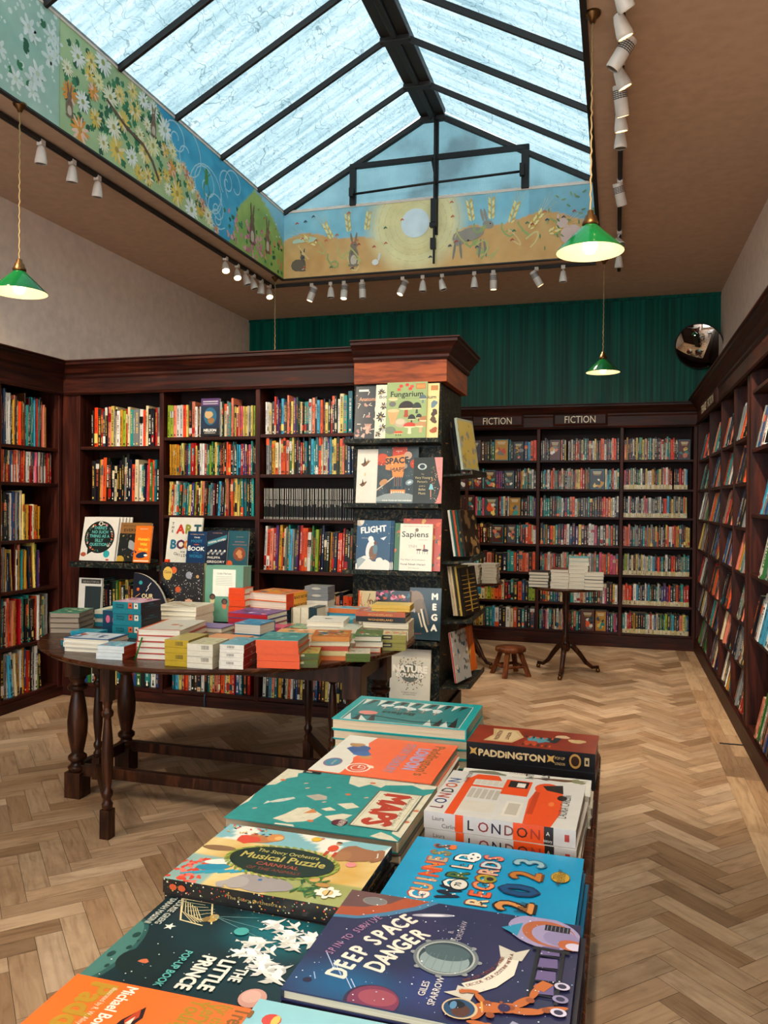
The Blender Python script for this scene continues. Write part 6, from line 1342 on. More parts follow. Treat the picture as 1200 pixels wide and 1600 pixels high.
# ================================================================== FOREGROUND TABLE AND BOOKS
FZ = .70
def display_table():
    x0, x1, y0, y1 = -.735, -.037, .15, 2.63
    o = empty('display_table', ((x0+x1)/2, (y0+y1)/2, 0)); tag(o, 'long dark oak table in the foreground covered with picture books', 'table'); bpy.context.view_layer.update(); inv = o.matrix_world.inverted()
    def P(m, n, mat, bevel=.003): q = m.build(n, M[mat], bevel=bevel); q.parent = o; q.matrix_parent_inverse = inv; return q
    m = MB(); m.box((x0, y0, FZ-.035), (x1, y1, FZ)); P(m, 'tabletop', 'oak_h', .006)
    m = MB(); m.box((x0+.05, y0+.05, FZ-.15), (x0+.075, y1-.05, FZ-.036)); m.box((x1-.075, y0+.05, FZ-.15), (x1-.05, y1-.05, FZ-.036)); m.box((x0+.05, y1-.075, FZ-.15), (x1-.05, y1-.05, FZ-.036)); m.box((x0+.05, y0+.05, FZ-.15), (x1-.05, y0+.075, FZ-.036)); P(m, 'apron', 'oak')
    for x in (x0+.085, x1-.085):
        for y in (y0+.085, y1-.085):
            m = MB(); turned(m, x, y, 0, FZ-.036, .036, .038); P(m, 'leg', 'oak')
display_table()
def fb(x, y, w, d, ztop, n, t, cover, label, art=None, spine=None, side='L', rz=0, pages='d8d0bc', under=None, under_label=None, mat='gloss', under_t=None, group=None, z0=FZ, soft=False, edge_art=None, spine_u=None):
    """x,y = front-left corner; ztop = top cover height; n = books in the pile (the top one carries the art)"""
    R = random.Random(int(abs(x*1000)+abs(y*100))); cx, cy = x+w/2, y+d/2
    zt = ztop-t; make_book(w, d, t, cover, label, MT(cx, cy, zt, rz), art, spine, side, pages, mat, group=group, soft=soft, edge_art=edge_art)
    k = n-1; ut = (zt-z0-.0006*n)/k if k > 0 else 0; z = z0+.0004
    for i in range(k):
        lab = '%s, %s' % (under_label or ('copy under the '+' '.join(label.split(',')[0].split()[:7])), 'on the tabletop' if i == 0 else 'next below it' if i == k-1 else 'mid pile')
        make_book(w, d, ut, under or cover, lab, MT(cx+R.uniform(.002, .010), cy+R.uniform(-.006, .0), z, rz+R.uniform(-1.2, 1.2)), None, spine_u or spine, side, pages, mat, group=group, soft=soft); z += ut+.0005
def noise_base(cv, c1, c2, nx=40, ny=30, s=5, seed=0, extra=None):
    a, b = hx(c1), hx(c2)
    def f(u, v):
        n = fnoise(u*s, v*s*cv.h/cv.w, seed)*.6+fnoise(u*s*3, v*s*3, seed+5)*.3+.5; c = mixc(a, b, n)
        return extra(u, v, c) if extra else c
    cv.grad(f, nx, ny)
# 1 ballets (title reads from the far side)
def art_ballets(cv):
    w, h = cv.w, cv.h; cv.rect(.06*w, .02*h, .945*w, .87*h, 'e0ddd0'); k = Canvas
    cv.rect(.065*w, .03*h, .94*w, .86*h, '1d7f80')
    for i in range(14):
        x = .08+.06*i; R = random.Random(i)
        cv.poly([((x)*w, .86*h), ((x+.05)*w, .86*h), ((x+.02*R.uniform(-1, 1))*w, (.70-.1*R.random())*h)], '1c2a2c' if i % 2 else 'd8d8cc')
        if i < 4 or i > 9: cv.poly([(x*w, .03*h), ((x+.06)*w, .03*h), ((x+R.uniform(-.03, .05))*w, (.2+.25*R.random())*h)], '1c2628' if i % 2 else 'cfd4cc')
    for x, y in ((.29, .66), (.40, .64), (.49, .6), (.6, .62), (.70, .58)):
        cv.blob(x*w, y*h, .045*w, 'd4dcd8', int(x*99), 12, .35); cv.line([(x*w, y*h), (x*w, (y-.13)*h)], .003, 'd9b0a0'); cv.ell(x*w, (y-.15)*h, .008*w, None, 'c98f7a', 8); cv.line([((x-.03)*w, (y-.1)*h), ((x+.03)*w, (y-.12)*h)], .002, 'd9b0a0')
    cv.ell(.21*w, .32*h, .075*w, .075*h, 'd9887c', 14); cv.line([(.14*w, .2*h), (.3*w, .22*h), (.6*w, .12*h), (.9*w, .2*h)], .006, '15201f')
    cv.text('Ballets', .43*w, .43*h, .052, '14302f', rot=180, bold=.02); cv.text('The Story of the Greatest', .45*w, .48*h, .02, '123', rot=180) if 0 else cv.text('The Story of', .50*w, .52*h, .022, '14302f', rot=180)
fb(-.849, 2.358, .427, .305, .82, 4, .033, '1aa0a0', 'turquoise ballet hardback at the far end of the foreground table', art_ballets, spine='1a9a9a', side='R', under='1a9090', pages='cdb89a', group='turquoise ballet hardbacks')
# 2 London Story Treasury
def art_treas(cv):
    w, h = cv.w, cv.h; cv.rect(0, 0, .27*w, h, 'dcd8cc'); cv.poly([(.27*w, h), (.24*w, .82*h), (.30*w, .62*h), (.24*w, .4*h), (.30*w, .2*h), (.26*w, 0), (.34*w, 0), (.34*w, h)], 'e8683a')
    cv.blob(.22*w, .62*h, .11*w, '2f5a94', 5, 14, .25); cv.blob(.16*w, .74*h, .06*w, 'b58a5a', 8, 12, .3); cv.blob(.33*w, .45*h, .055*w, 'c98a4a', 9, 12, .3); cv.blob(.28*w, .52*h, .07*w, '3a6aa4', 3, 12, .2)
    cv.ell(.12*w, .24*h, .075*w, .11*h, '8f6a8a', 22); cv.ell(.12*w, .24*h, .062*w, .09*h, '4a8aa0', 20); cv.text('Includes 3 stories', .12*w, .24*h, .014, 'e0dcd0', rot=-90, fit=.11*h)
    for r, c in ((.1, 'e8e2d4'), (.085, 'd9582f'), (.06, 'e8e2d4'), (.052, 'd9582f')): cv.ell(.36*w, .17*h, r*w, r*1.1*h, c, 24)
    cv.line([(.36*w, .17*h), (.36*w, .23*h)], .004, 'e8e2d4'); cv.line([(.36*w, .17*h), (.40*w, .17*h)], .004, 'e8e2d4'); cv.blob(.45*w, .22*h, .03*w, 'e8d8c0', 12, 10, .4)
    cv.text("Paddington's", .82*w, .53*h, .052, '8a5a2a', rot=-90, fit=.78*h, bold=.02); cv.text('LONDON', .70*w, .53*h, .062, 'a99fc0', rot=-90, fit=.56*h, bold=.04); cv.text('STORY TREASURY', .57*w, .52*h, .05, 'a58aa0', rot=-90, fit=.78*h, bold=.02)
fb(-.772, 1.967, .335, .33, .79, 3, .030, 'e8683a', 'orange and white story treasury, second book from the far end on the left', art_treas, spine='d9d4c8', side='L', rz=-1, under='cfcabc')
# 3 MAPS
def art_maps(cv):
    w, h = cv.w, cv.h; noise_base(cv, '358f8c', '3f9c98', 12, 10, 6)
    land = 'd3cdb8'; ol = '8a6a50'
    def L(pts, c=land): cv.poly([(x*w, y*h) for x, y in pts], c)
    L([(.0, .62), (.05, .66), (.07, .8), (.12, .86), (.1, .93), (.16, 1), (0, 1)]); L([(0, .2), (.02, .3), (.0, .45)])
    L([(.26, .08), (.3, .18), (.33, .3), (.38, .33), (.45, .28), (.5, .24), (.48, .15), (.44, .1), (.36, .05)]); L([(.39, .22), (.42, .32), (.46, .26)], 'c98a5a')
    L([(.30, .52), (.36, .58), (.42, .56), (.44, .5), (.38, .46)], 'b5ada0'); L([(.44, .98), (.47, .85), (.55, .80), (.60, .88), (.68, .84), (.72, 1), (.44, 1)]); L([(.56, 1), (.62, .93), (.7, .9), (.85, .96), (.93, .9), (1, .94), (1, 1)])
    L([(.94, .1), (.92, .25), (.97, .4), (.93, .6), (.97, .8), (1, .85), (1, .05)]); L([(.52, .22), (.6, .3), (.66, .3), (.64, .22), (.58, .16)]); L([(.52, .45), (.6, .5), (.66, .44), (.6, .38)]); L([(.84, .02), (.88, .1), (.95, .06), (1, .0), (.9, 0)])
    L([(.46, .33), (.5, .38), (.55, .34), (.5, .31)]); L([(.3, .02), (.4, .03), (.42, 0), (.3, 0)])
    for x, y in ((.61, .91), (.53, .64), (.97, .3), (.98, .5), (.47, .12), (.06, .76)): cv.ell(x*w, y*h, .02*w, .018*h, 'c97a50', 8)
    L([(.13, .33), (.17, .40), (.24, .47), (.26, .45), (.21, .37), (.16, .33)], 'c4c8bd'); L([(.12, .28), (.15, .34), (.12, .35)], 'c4c8bd')
    for x, y in ((.22, .75), (.10, .20), (.38, .72), (.65, .62), (.44, .45), (.26, .66)): cv.ell(x*w, y*h, .016*w, .01*h, 'c9b0a0', 8, 40)
    R = random.Random(3)
    for k in range(70): x, y = R.random(), R.random(); cv.line([(x*w, y*h), ((x+.012)*w, (y+.004)*h)], .001, '2b7f7c')
    cv.rect(.685*w, .13*h, .965*w, .78*h, '6f7468'); cv.rect(.695*w, .14*h, .955*w, .77*h, 'd5cfb9'); cv.rect(.705*w, .15*h, .945*w, .76*h, '9a9a88'); cv.rect(.708*w, .153*h, .942*w, .757*h, 'd5cfb9')
    cv.text('MAPS', .745*w, .455*h, .108, 'b5472c', rot=-90, fit=.54*h, bold=.06); cv.text('Aleksandra and Daniel', .90*w, .455*h, .018, '7a7468', rot=-90, fit=.5*h)
    cv.ell(.63*w, .15*h, .045*w, .05*h, '5a2030', 20); cv.ell(.63*w, .15*h, .040*w, .044*h, '6a2a3a', 20); cv.text('NEW', .625*w, .15*h, .02, 'd8cfc0', rot=-90); cv.text('EDITION', .645*w, .15*h, .012, 'd8cfc0', rot=-90)
    cv.rect(.12*w, .955*h, .24*w, .995*h, '26241f'); cv.rect(.14*w, .965*h, .18*w, .985*h, 'b9b4a4')
fb(-.832, 1.612, .407, .342, .79, 4, .026, '37918e', 'large sea green atlas with cream land shapes', art_maps, spine='c8b89a', side='R', rz=-1.4, under='4a4236', mat='matte', group='oversized map atlases', pages='8f7f68')
# 4 musical puzzle
def art_puzzle(cv):
    w, h = cv.w, cv.h
    def ex(u, v, c):
        if v > .72: c = mixc(c, '4fb0c8', .75) if fnoise(u*5, v*4) < .1 else mixc(c, 'e2e6e0', .8)
        if u < .22 and v < .42: c = mixc(c, '5aa8b4', .7)
        if v < .3 and u > .55: c = mixc(c, '5f8a4a', .6)
        return c
    noise_base(cv, 'c9a050', 'e0cf9a', 44, 32, 4, 2, ex)
    R = random.Random(6)
    for k in range(46): cv.blob(R.uniform(0, .17)*w, R.uniform(0, .36)*h, .016*w, R.choice(['d9503a', 'e07a6a', 'd0442f']), k, 9, .6)
    for k in range(5): cv.line([((.06+.06*k)*w, (.10+.03*k)*h), ((.2+.05*k)*w, (.22+.02*k)*h)], .006, '3a9ab0')
    cv.ell(.18*w, .26*h, .09*w, .05*h, '2f8aa4', 14, 18); cv.ell(.2*w, .36*h, .10*w, .045*h, 'dcdcd0', 14, 20)
    cv.ell(.10*w, .56*h, .10*w, .045*h, '8a6a4a', 12, 5); cv.ell(.25*w, .8*h, .11*w, .07*h, 'b5784a', 14, 8); cv.ell(.34*w, .86*h, .05*w, .07*h, 'c98a50', 12); cv.ell(.36*w, .86*h, .025*w, .035*h, 'e0b070', 10); cv.blob(.2*w, .77*h, .06*w, 'd0503a', 4, 12, .3)
    for k in range(26): cv.ell(R.uniform(.02, .3)*w, R.uniform(.85, .98)*h, .012*w, .006*w, R.choice(['d9503a', '2a4a5a', 'd9b060']), 7, R.random()*180)
    cv.blob(.5*w, .13*h, .15*w, '9a9290', 4, 18, .18, .6); cv.ell(.38*w, .1*h, .06*w, .09*h, 'a8a09c', 12); cv.line([(.34*w, .1*h), (.30*w, .05*h), (.32*w, .01*h)], .014, 'a8a09c'); cv.ell(.48*w, .18*h, .012*w, None, '3a6a9a', 8)
    cv.blob(.85*w, .78*h, .10*w, '9a6a4a', 7, 16, .2); cv.ell(.78*w, .72*h, .05*w, .09*h, 'a5764f', 12); cv.line([(.9*w, .82*h), (.97*w, .88*h), (.99*w, .76*h), (.95*w, .70*h)], .012, '9a6a4a'); cv.ell(.86*w, .6*h, .03*w, .04*h, 'd98a8a', 10)
    cv.ell(.70*w, .82*h, .03*w, .06*h, 'd0502c', 10); cv.ell(.71*w, .91*h, .016*w, .02*h, 'c98a60', 10); cv.ell(.71*w, .93*h, .018*w, .014*h, '3a2418', 8)
    for x in (.675, .725): cv.rect(x*w, .68*h, (x+.02)*w, .76*h, 'b5482a')
    cv.ell(.57*w, .93*h, .03*w, .04*h, 'd9b03a', 10); cv.ell(.6*w, .96*h, .012*w, None, 'c98a60', 8)
    for k in range(40): a = R.random()*3.1; x, y = .68+.12*R.random(), .08+.26*R.random(); cv.ell(x*w, y*h, .035*w, .007*w, R.choice(['2f5a34', '4a7a3a', '3a6a3c', '6a8a44']), 7, R.uniform(20, 160))
    cv.ell(.74*w, .3*h, .03*w, .04*h, 'c9a060', 10); cv.ell(.8*w, .24*h, .04*w, .03*h, 'b5884a', 10)
    for k in range(44): a = 2*pi*k/44; cv.ell((.5+.31*cos(a))*w, (.48+.245*sin(a))*h, .022*w, .008*w, '9aa84a' if k % 2 else '7a8f3a', 7, math.degrees(a)+60)
    cv.ell(.5*w, .48*h, .295*w, .225*h, '1c3026', 40)
    cv.text('The Story Orchestra', .5*w, .585*h, .024, 'c9bf6a', fit=.36*w); cv.text('Musical Puzzle', .5*w, .47*h, .042, 'b5a85a', fit=.48*w, bold=.02); cv.text('CARNIVAL', .5*w, .385*h, .022, 'a5503a', fit=.24*w, bold=.02); cv.text('OF THE ANIMALS', .5*w, .31*h, .02, '8a4434', fit=.3*w)
    cx, cy, s = .855*w, .145*h, .05*w
    cv.rect(cx-s, cy-s*.75, cx+s, cy+s*.75, 'e4dfd0')
    for dx, dy in ((s*1.1, 0), (0, -s*.9), (-s*1.1, 0), (0, s*.9)): cv.ell(cx+dx, cy+dy, s*.32, None, 'e4dfd0', 12)
    cv.ell(cx, cy, s*.55, None, 'b5924a', 18); cv.ell(cx, cy, s*.48, None, 'd4b87a', 18); cv.text('J', cx, cy-.008, .03, '2a1c10')
def spine_puz(cv): cv.rect(0, 0, cv.w, cv.h, '15120f'); R = random.Random(9); [cv.ell(R.random()*cv.w, R.random()*cv.h, R.uniform(.0008, .002), None, R.choice(['c0402a', 'c9a04a', '4a6a3a', 'd0c8a8']), 6) for _ in range(120)]; [cv.ell((.06+.05*(k % 2))*cv.w, cv.h*.5, .008, .006, 'b5502a', 8) for k in range(2)]; cv.text('The Story Orchestra', .5*cv.w, .35*cv.h, .011, 'a58f5a', fit=.1)
def puzzle_boxes():
    z = FZ+.0004
    for k in range(3):
        t = .0325; o = empty('boxed_set', M4=MT(-.797+.1825+(0, .004, 0)[k], 1.301+.131, z, -1+(0, -1.5, 0)[k])); tag(o, ['puzzle box resting on the foreground table, lowest of the three', 'puzzle box between the top and bottom ones', 'puzzle box with painted animals round a dark oval title'][k], 'puzzle box', 'musical puzzle boxes')
        w, h = .365, .262; m = MB(); m.box((-w/2, -h/2, .006), (w/2, h/2, t), '15120f')
        if k == 2: art_puzzle(Canvas(m, (-w/2, -h/2, t), (1, 0, 0), (0, 1, 0), (0, 0, 1), w, h))
        spine_puz(Canvas(m, (-w/2, -h/2, .006), (1, 0, 0), (0, 0, 1), (0, -1, 0), w, t-.006)); spine_puz(Canvas(m, (w/2, -h/2, .006), (0, 1, 0), (0, 0, 1), (1, 0, 0), h, t-.006))
        q = m.build('lid', M['gloss']); q.parent = o
        m = MB(); m.box((-w/2+.002, -h/2+.002, 0), (w/2-.002, h/2-.002, .0055), '1a1612'); q = m.build('base', M['print']); q.parent = o; z += t+.0005
puzzle_boxes()
# 5 The Little Prince pop-up book
def bird(cv, x, y, s, rot, c='d8d4c8'):
    a = radians(rot); f = lambda u, v: (x+s*(u*cos(a)-v*sin(a)), y+s*(u*sin(a)+v*cos(a)))
    cv.poly([f(-1.0, 0), f(-.5, .16), f(.3, .18), f(.8, .05), f(1.1, 0), f(.7, -.12), f(0, -.18), f(-.6, -.1)], c); cv.poly([f(-.3, .1), f(-.55, .9), f(.0, .75), f(.35, .12)], mixc(c, 'ffffff', .4)); cv.poly([f(-.2, -.1), f(-.5, -.8), f(.05, -.6), f(.3, -.1)], mixc(c, '8a8a88', .3)); cv.poly([f(-.9, 0), f(-1.35, .2), f(-1.3, -.15)], c)
def art_prince(cv):
    w, h = cv.w, cv.h
    def fn(u, v):
        c = mixc('122426', '14343a', .5+fnoise(u*4, v*4)*.8); d = max(0, 1-sqrt((u-.75)**2/.12+(v-.75)**2/.1)); c = mixc(c, '12646c', min(1, d*1.3))
        return c
    cv.grad(fn, 40, 36)
    cv.ell(0, .32*h, .13*w, .34*h, '2f5a56', 30); cv.ell(-.015*w, .33*h, .12*w, .31*h, '4a7a72', 30)
    for x, y, r in ((.06, .5, .02), (.09, .38, .014), (.04, .3, .02), (.08, .2, .012), (.1, .45, .008)): cv.ell(x*w, y*h, r*w, r*1.4*w, '1f4440', 12)
    for r in (.14, .11, .085): cv.ell(.23*w, .29*h, r*w, r*.9*h, ['16302f', '1b3a38', '142a2b'][int(r*100) % 3], 26)
    cv.blob(.23*w, .29*h, .022*w, 'c9704a', 3, 9, .4)
    cv.star(.18*w, .63*h, .035*w, 'd8d8cc', 5, .42, 20)
    # rope net basket
    for k in range(7): a = -40+k*11; cv.line([((.10+.02*k)*w, (.93-.012*k)*h), ((.16+.025*k)*w, (.80-.01*k)*h), ((.28+.012*k)*w, (.70+.008*k)*h)], .0016, 'c9b98a')
    for k in range(5): cv.line([((.11+.04*k)*w, (.90-.045*k)*h), ((.25+.03*k)*w, (.90-.02*k)*h)], .0014, 'c9b98a')
    cv.line([(.09*w, .93*h), (.2*w, .71*h), (.34*w, .69*h)], .003, 'd8c89a'); cv.line([(.09*w, .93*h), (.28*w, .93*h), (.38*w, .72*h)], .003, 'd8c89a'); cv.ell(.36*w, .78*h, .03*w, .045*h, 'b59450', 12); cv.ell(.33*w, .76*h, .02*w, .03*h, '8a7040', 10)
    for x, y in ((.7, .75), (.6, .86), (.8, .62)): cv.line([(.36*w, .8*h), (x*w, y*h)], .0008, '7fb0b0')
    R = random.Random(8)
    for x0, y0, n in ((.72, .55, 9), (.84, .42, 8), (.78, .74, 8), (.90, .70, 7)):
        for k in range(n): bird(cv, (x0+R.uniform(-.08, .08))*w, (y0+R.uniform(-.09, .09))*h, .021*R.uniform(.8, 1.2), R.uniform(-40, 60), R.choice(['d8d5ca', 'c9c8c0', 'e4e1d8']))
    cv.ell(.57*w, .69*h, .04*w, .04*h, '4aa09a', 16); cv.ell(.87*w, .16*h, .065*w, .075*h, 'c9988a', 20); cv.ell(.86*w, .17*h, .045*w, .05*h, 'd4aa9c', 18)
    cv.text('THE', .70*w, .31*h, .034, 'd8d8cc', rot=-90, fit=.11*h, bold=.03); cv.text('LITTLE', .595*w, .28*h, .042, 'd8d8cc', rot=-90, fit=.26*h, bold=.04); cv.text('PRINCE', .49*w, .27*h, .042, 'd8d8cc', rot=-90, fit=.29*h, bold=.04); cv.text('POP-UP BOOK', .385*w, .27*h, .024, '5fb0a8', rot=-90, fit=.32*h, bold=.02)
    cv.text('LOUISE GREIG', .09*w, .76*h, .021, 'b5b8ac', rot=-90, fit=.27*h, bold=.02); cv.text('SARAH MASSINI', .035*w, .76*h, .021, 'b5b8ac', rot=-90, fit=.29*h, bold=.02)
    cv.dots(70, 4, ['c9d4d0', 'e0e0d8', '8ab0b0'], (.0005, .0016))
fb(-.789, 1.022, .325, .305, .765, 2, .034, '173034', 'dark green pop-up book with white birds and a moon', art_prince, spine='173034', side='L', under='20383a', group='dark green pop-up books')
# 6 orange treasury, bottom left
def art_orange(cv):
    w, h = cv.w, cv.h; g = 'a8781c'
    cv.text('Paddington', .13*w, .55*h, .072, g, rot=-90, fit=.82*h, bold=.05); cv.text('Paddington', .128*w, .553*h, .072, 'b58a2a', rot=-90, fit=.82*h, bold=.03)
    cv.text('Michael Bond', .315*w, .80*h, .033, 'e6dccb', rot=-90, fit=.36*h, bold=.02); cv.text('illustrated by R. W. Alley', .25*w, .80*h, .016, 'dccbb0', rot=-90, fit=.3*h)
    for t, x, s, f in (('Treasury', .93, .045, .30), ('for the', .85, .032, .18), ('Very', .775, .045, .17), ('Young', .69, .048, .24)): cv.text(t, x*w, (.985-f/2)*h, s, '8a5a1c' if t == 'Treasury' else 'a8801f', rot=-90, fit=f*h, bold=.03)
    cv.poly([(.50*w, .86*h), (.44*w, .74*h), (.42*w, .6*h), (.5*w, .66*h), (.53*w, .78*h)], '2a1410'); cv.poly([(.485*w, .84*h), (.455*w, .74*h), (.48*w, .70*h), (.51*w, .78*h)], 'b5421f'); cv.poly([(.49*w, .78*h), (.47*w, .72*h), (.5*w, .72*h)], 'e0d0c0')
fb(-.771, .74, .287, .282, .785, 3, .028, 'ee6e26', 'bright orange treasury with gold lettering, bottom left corner of the picture', art_orange, spine='ee6e26', side='R', under='d9622a', group='orange treasuries')
# 7 pale blue board book at the bottom edge
def art_pale(cv):
    w, h = cv.w, cv.h; R = random.Random(5)
    for k in range(8): cv.blob(R.uniform(.2, .9)*w, R.uniform(.3, .9)*h, .06*w, 'a9c9cc', k, 12, .3)
    for k in range(9): x = .48+.055*k; cv.rect(x*w, .5*h, (x+.05)*w, (.82+.05*(k % 3))*h, ['d9a99a', 'c98f7f', 'e0bfae'][k % 3]); cv.ell((x+.025)*w, (.82+.05*(k % 3))*h, .025*w, .03*h, 'b5706a', 10)
    cv.ell(.09*w, .88*h, .035*w, .04*h, 'c9483a', 12); cv.ell(.105*w, .88*h, .015*w, .035*h, 'd9b85a', 10); cv.text('A', .16*w, .8*h, .02, '4a6a70', rot=-30); cv.line([(.2*w, .7*h), (.26*w, .62*h), (.22*w, .58*h), (.3*w, .5*h)], .004, 'b5303a')
    cv.text('LONDON', .3*w, .55*h, .05, 'b5303a', rot=0, bold=.02) if 0 else None
fb(-.484, .72, .40, .328, .784, 3, .027, '8fc0c8', 'pale blue board book with pink rooftops, bottom edge of the picture', art_pale, spine='8fc0c8', side='L', under='7fb0b8', group='pale blue board books')
# 8 Deep Space Danger
def art_deep(cv):
    w, h = cv.w, cv.h
    def fn(u, v):
        c = mixc('262a4c', '332c52', .5+fnoise(u*4, v*4, 3)*.9); d = max(0, 1-sqrt((u-.2)**2/.08+(v-.12)**2/.05)); c = mixc(c, '1c5a86', min(1, d*1.2)); d2 = max(0, 1-sqrt((u-.5)**2/.02+(v-.2)**2/.05)); c = mixc(c, '3a4a8a', d2*.6)
        if v > .93-.30*(u-.1)**1.0+.02*sin(u*9) and v > .55+.4*max(0, .33-u) and u < .42: pass
        return c
    cv.grad(fn, 50, 40)
    cv.poly([(0, h), (0, .68*h), (.10*w, .70*h), (.22*w, .78*h), (.34*w, .90*h), (.40*w, h)], '4a7a9a'); cv.poly([(0, h), (0, .71*h), (.10*w, .73*h), (.2*w, .81*h), (.31*w, .92*h), (.36*w, h)], 'a5502f'); cv.poly([(0, h), (0, .80*h), (.1*w, .83*h), (.2*w, .91*h), (.25*w, h)], '6a4a48'); cv.ell(.13*w, .91*h, .055*w, .045*h, '8f8a86', 18); cv.ell(.13*w, .91*h, .050*w, .04*h, '7a7674', 18)
    cv.ell(.40*w, .86*h, .09*w, .018*h, 'a9a8b4', 16, 16); cv.ell(.40*w, .86*h, .05*w, .009*h, 'd8d8dc', 16, 16)
    for k in range(7): x = .05+.025*k; cv.line([(x*w, (.12+.05*k)*h), ((x+.02)*w, (.02+.05*k)*h+.05*h)], .0016, '8fa8c9') if k % 2 else cv.line([((x+.02)*w, (.35-.03*k)*h), ((x+.09)*w, (.22-.03*k)*h)], .0016, 'a9b8d4')
    cv.ell(.33*w, .04*h, .10*w, .12*h, '3a2440', 26); cv.ell(.335*w, .045*h, .092*w, .11*h, '7a3450', 26); cv.ell(.345*w, .07*h, .07*w, .06*h, '9a4a58', 20); cv.ell(.07*w, .1*h, .018*w, .02*h, '2a1c3a', 12)
    cv.arc_text('DEEP', 1.31*w, .02*h, 1.12*w, 173.2, -2.75, .055, 'ddd6c6', .03, sx=.72); cv.arc_text('SPACE', 1.31*w, .02*h, 1.12*w, 160.8, -2.75, .055, 'ddd6c6', .03, sx=.72)
    cv.arc_text('DANGER', 1.20*w, .05*h, .90*w, 168, -3.5, .055, 'ddd6c6', .03, sx=.72)
    cv.arc_text('SPIN TO SURVIVE', 1.31*w, .02*h, 1.235*w, 168.5, -1.05, .024, 'a5789a', .01, sx=.7)
    cv.text('GILES', .50*w, .2*h, .018, 'c9c4c4', rot=90, bold=.02); cv.text('SPARROW', .545*w, .2*h, .018, 'c9c4c4', rot=90, bold=.02); cv.text('B.', .51*w, .72*h, .015, 'a9a0b0', rot=90); cv.text('FORSHAW', .55*w, .74*h, .017, 'a9a0b0', rot=90)
    # porthole
    for k in range(8): a = 2*pi*k/8; cv.ell((.52+.128*cos(a))*w, (.48+.165*sin(a))*h, .012*w, .014*h, '8f9090', 10)
    cv.ell(.52*w, .48*h, .125*w, .16*h, '6f7678', 36); cv.ell(.52*w, .48*h, .112*w, .143*h, 'a9aca8', 36); cv.ell(.52*w, .48*h, .104*w, .134*h, '3a484c', 36); cv.ell(.52*w, .45*h, .095*w, .10*h, '8a9a9a', 30); cv.ell(.52*w, .52*h, .088*w, .07*h, '4f6064', 26)
    for k in range(5): cv.line([((.45+.035*k)*w, .36*h), ((.46+.03*k)*w, .5*h)], .0008, '6f8083')
    # banner
    pts = [(.64, .30), (.70, .36), (.735, .46), (.735, .57)]; 
    cv.poly([(x*w, y*h) for x, y in [(.66, .22), (.735, .31), (.785, .43), (.79, .58), (.72, .58), (.715, .45), (.675, .36), (.61, .29)]], 'd4cfc0'); cv.poly([(.72*w, .56*h), (.80*w, .56*h), (.82*w, .68*h), (.77*w, .63*h), (.70*w, .67*h)], 'c4beb0'); cv.poly([(.60*w, .27*h), (.67*w, .26*h), (.66*w, .17*h), (.56*w, .20*h), (.60*w, .23*h)], 'c4beb0')
    for i in range(2): cv.arc_text(['DECIDE YOUR DESTINY WITH A', 'POP-OUT FORTUNE SPINNER'][i], .46*w, .60*h, (.305-.028*i)*w, -54, 2.15, .0105, '7a3a2a', .01, True)
    # landing craft / rocket
    lil = '9a8fb0'; cv.ell(.86*w, .86*h, .15*w, .15*h, lil, 26, -20); cv.ell(.88*w, .85*h, .11*w, .12*h, 'a9603c', 24, -20); cv.ell(.9*w, .84*h, .09*w, .10*h, lil, 22, -20); cv.ell(.93*w, .82*h, .07*w, .075*h, '8a7fa4', 20); cv.ell(.97*w, .77*h, .05*w, .05*h, 'b0603a', 18); cv.ell(.985*w, .76*h, .035*w, .035*h, 'c4bccf', 16)
    cv.poly([(.69*w, .84*h), (.77*w, .92*h), (.76*w, .78*h)], '2a8aa8'); cv.rect(.86*w, .88*h, .96*w, .94*h, '1e1c26'); [cv.line([((.87+.016*k)*w, .885*h), ((.87+.016*k)*w, .935*h)], .001, '8a88a0') for k in range(6)]
    for x in (.845, .94): cv.rect(x*w, .25*h, (x+.014)*w, .70*h, '17141f')
    for k in range(4): cv.rect(.85*w, (.30+.11*k)*h, .945*w, (.31+.11*k)*h, '17141f'); cv.poly([(.862*w, (.31+.11*k)*h), (.935*w, (.32+.11*k)*h), (.93*w, (.40+.11*k)*h), (.865*w, (.39+.11*k)*h)], '6a5a86')
    cv.rect(.83*w, .68*h, .97*w, .71*h, '17141f')
    # astronaut
    o_ = 'b5652c'; d_ = '8f4a20'
    E_ = lambda x, y, a, b, r, c=o_: cv.ell(x*w, y*h, a*w, b*w, c, 16, r)
    E_(.735, .145, .062, .030, 16); E_(.795, .165, .036, .028, 20); E_(.835, .225, .052, .019, 52); E_(.870, .315, .040, .014, 78); E_(.855, .165, .060, .019, 14); E_(.940, .215, .055, .015, 24); E_(.692, .195, .032, .012, 130); E_(.655, .235, .030, .010, 185); E_(.625, .225, .014, .012, 0); E_(.700, .075, .034, .013, -118); E_(.705, .020, .036, .011, 2); E_(.745, .022, .014, .011, 0)
    cv.line([(.70*w, .17*h), (.71*w, .11*h)], .003, 'd9a04a'); cv.line([(.765*w, .20*h), (.775*w, .12*h)], .004, d_)
    for x, y in ((.80, .17), (.86, .25), (.72, .17), (.74, .09), (.92, .20)): cv.ell(x*w, y*h, .016*w, .02*h, d_, 12)
    cv.ell(.78*w, .16*h, .022*w, .03*h, '33224a', 12); cv.poly([(.86*w, .36*h), (.89*w, .42*h), (.93*w, .40*h), (.90*w, .33*h)], o_)
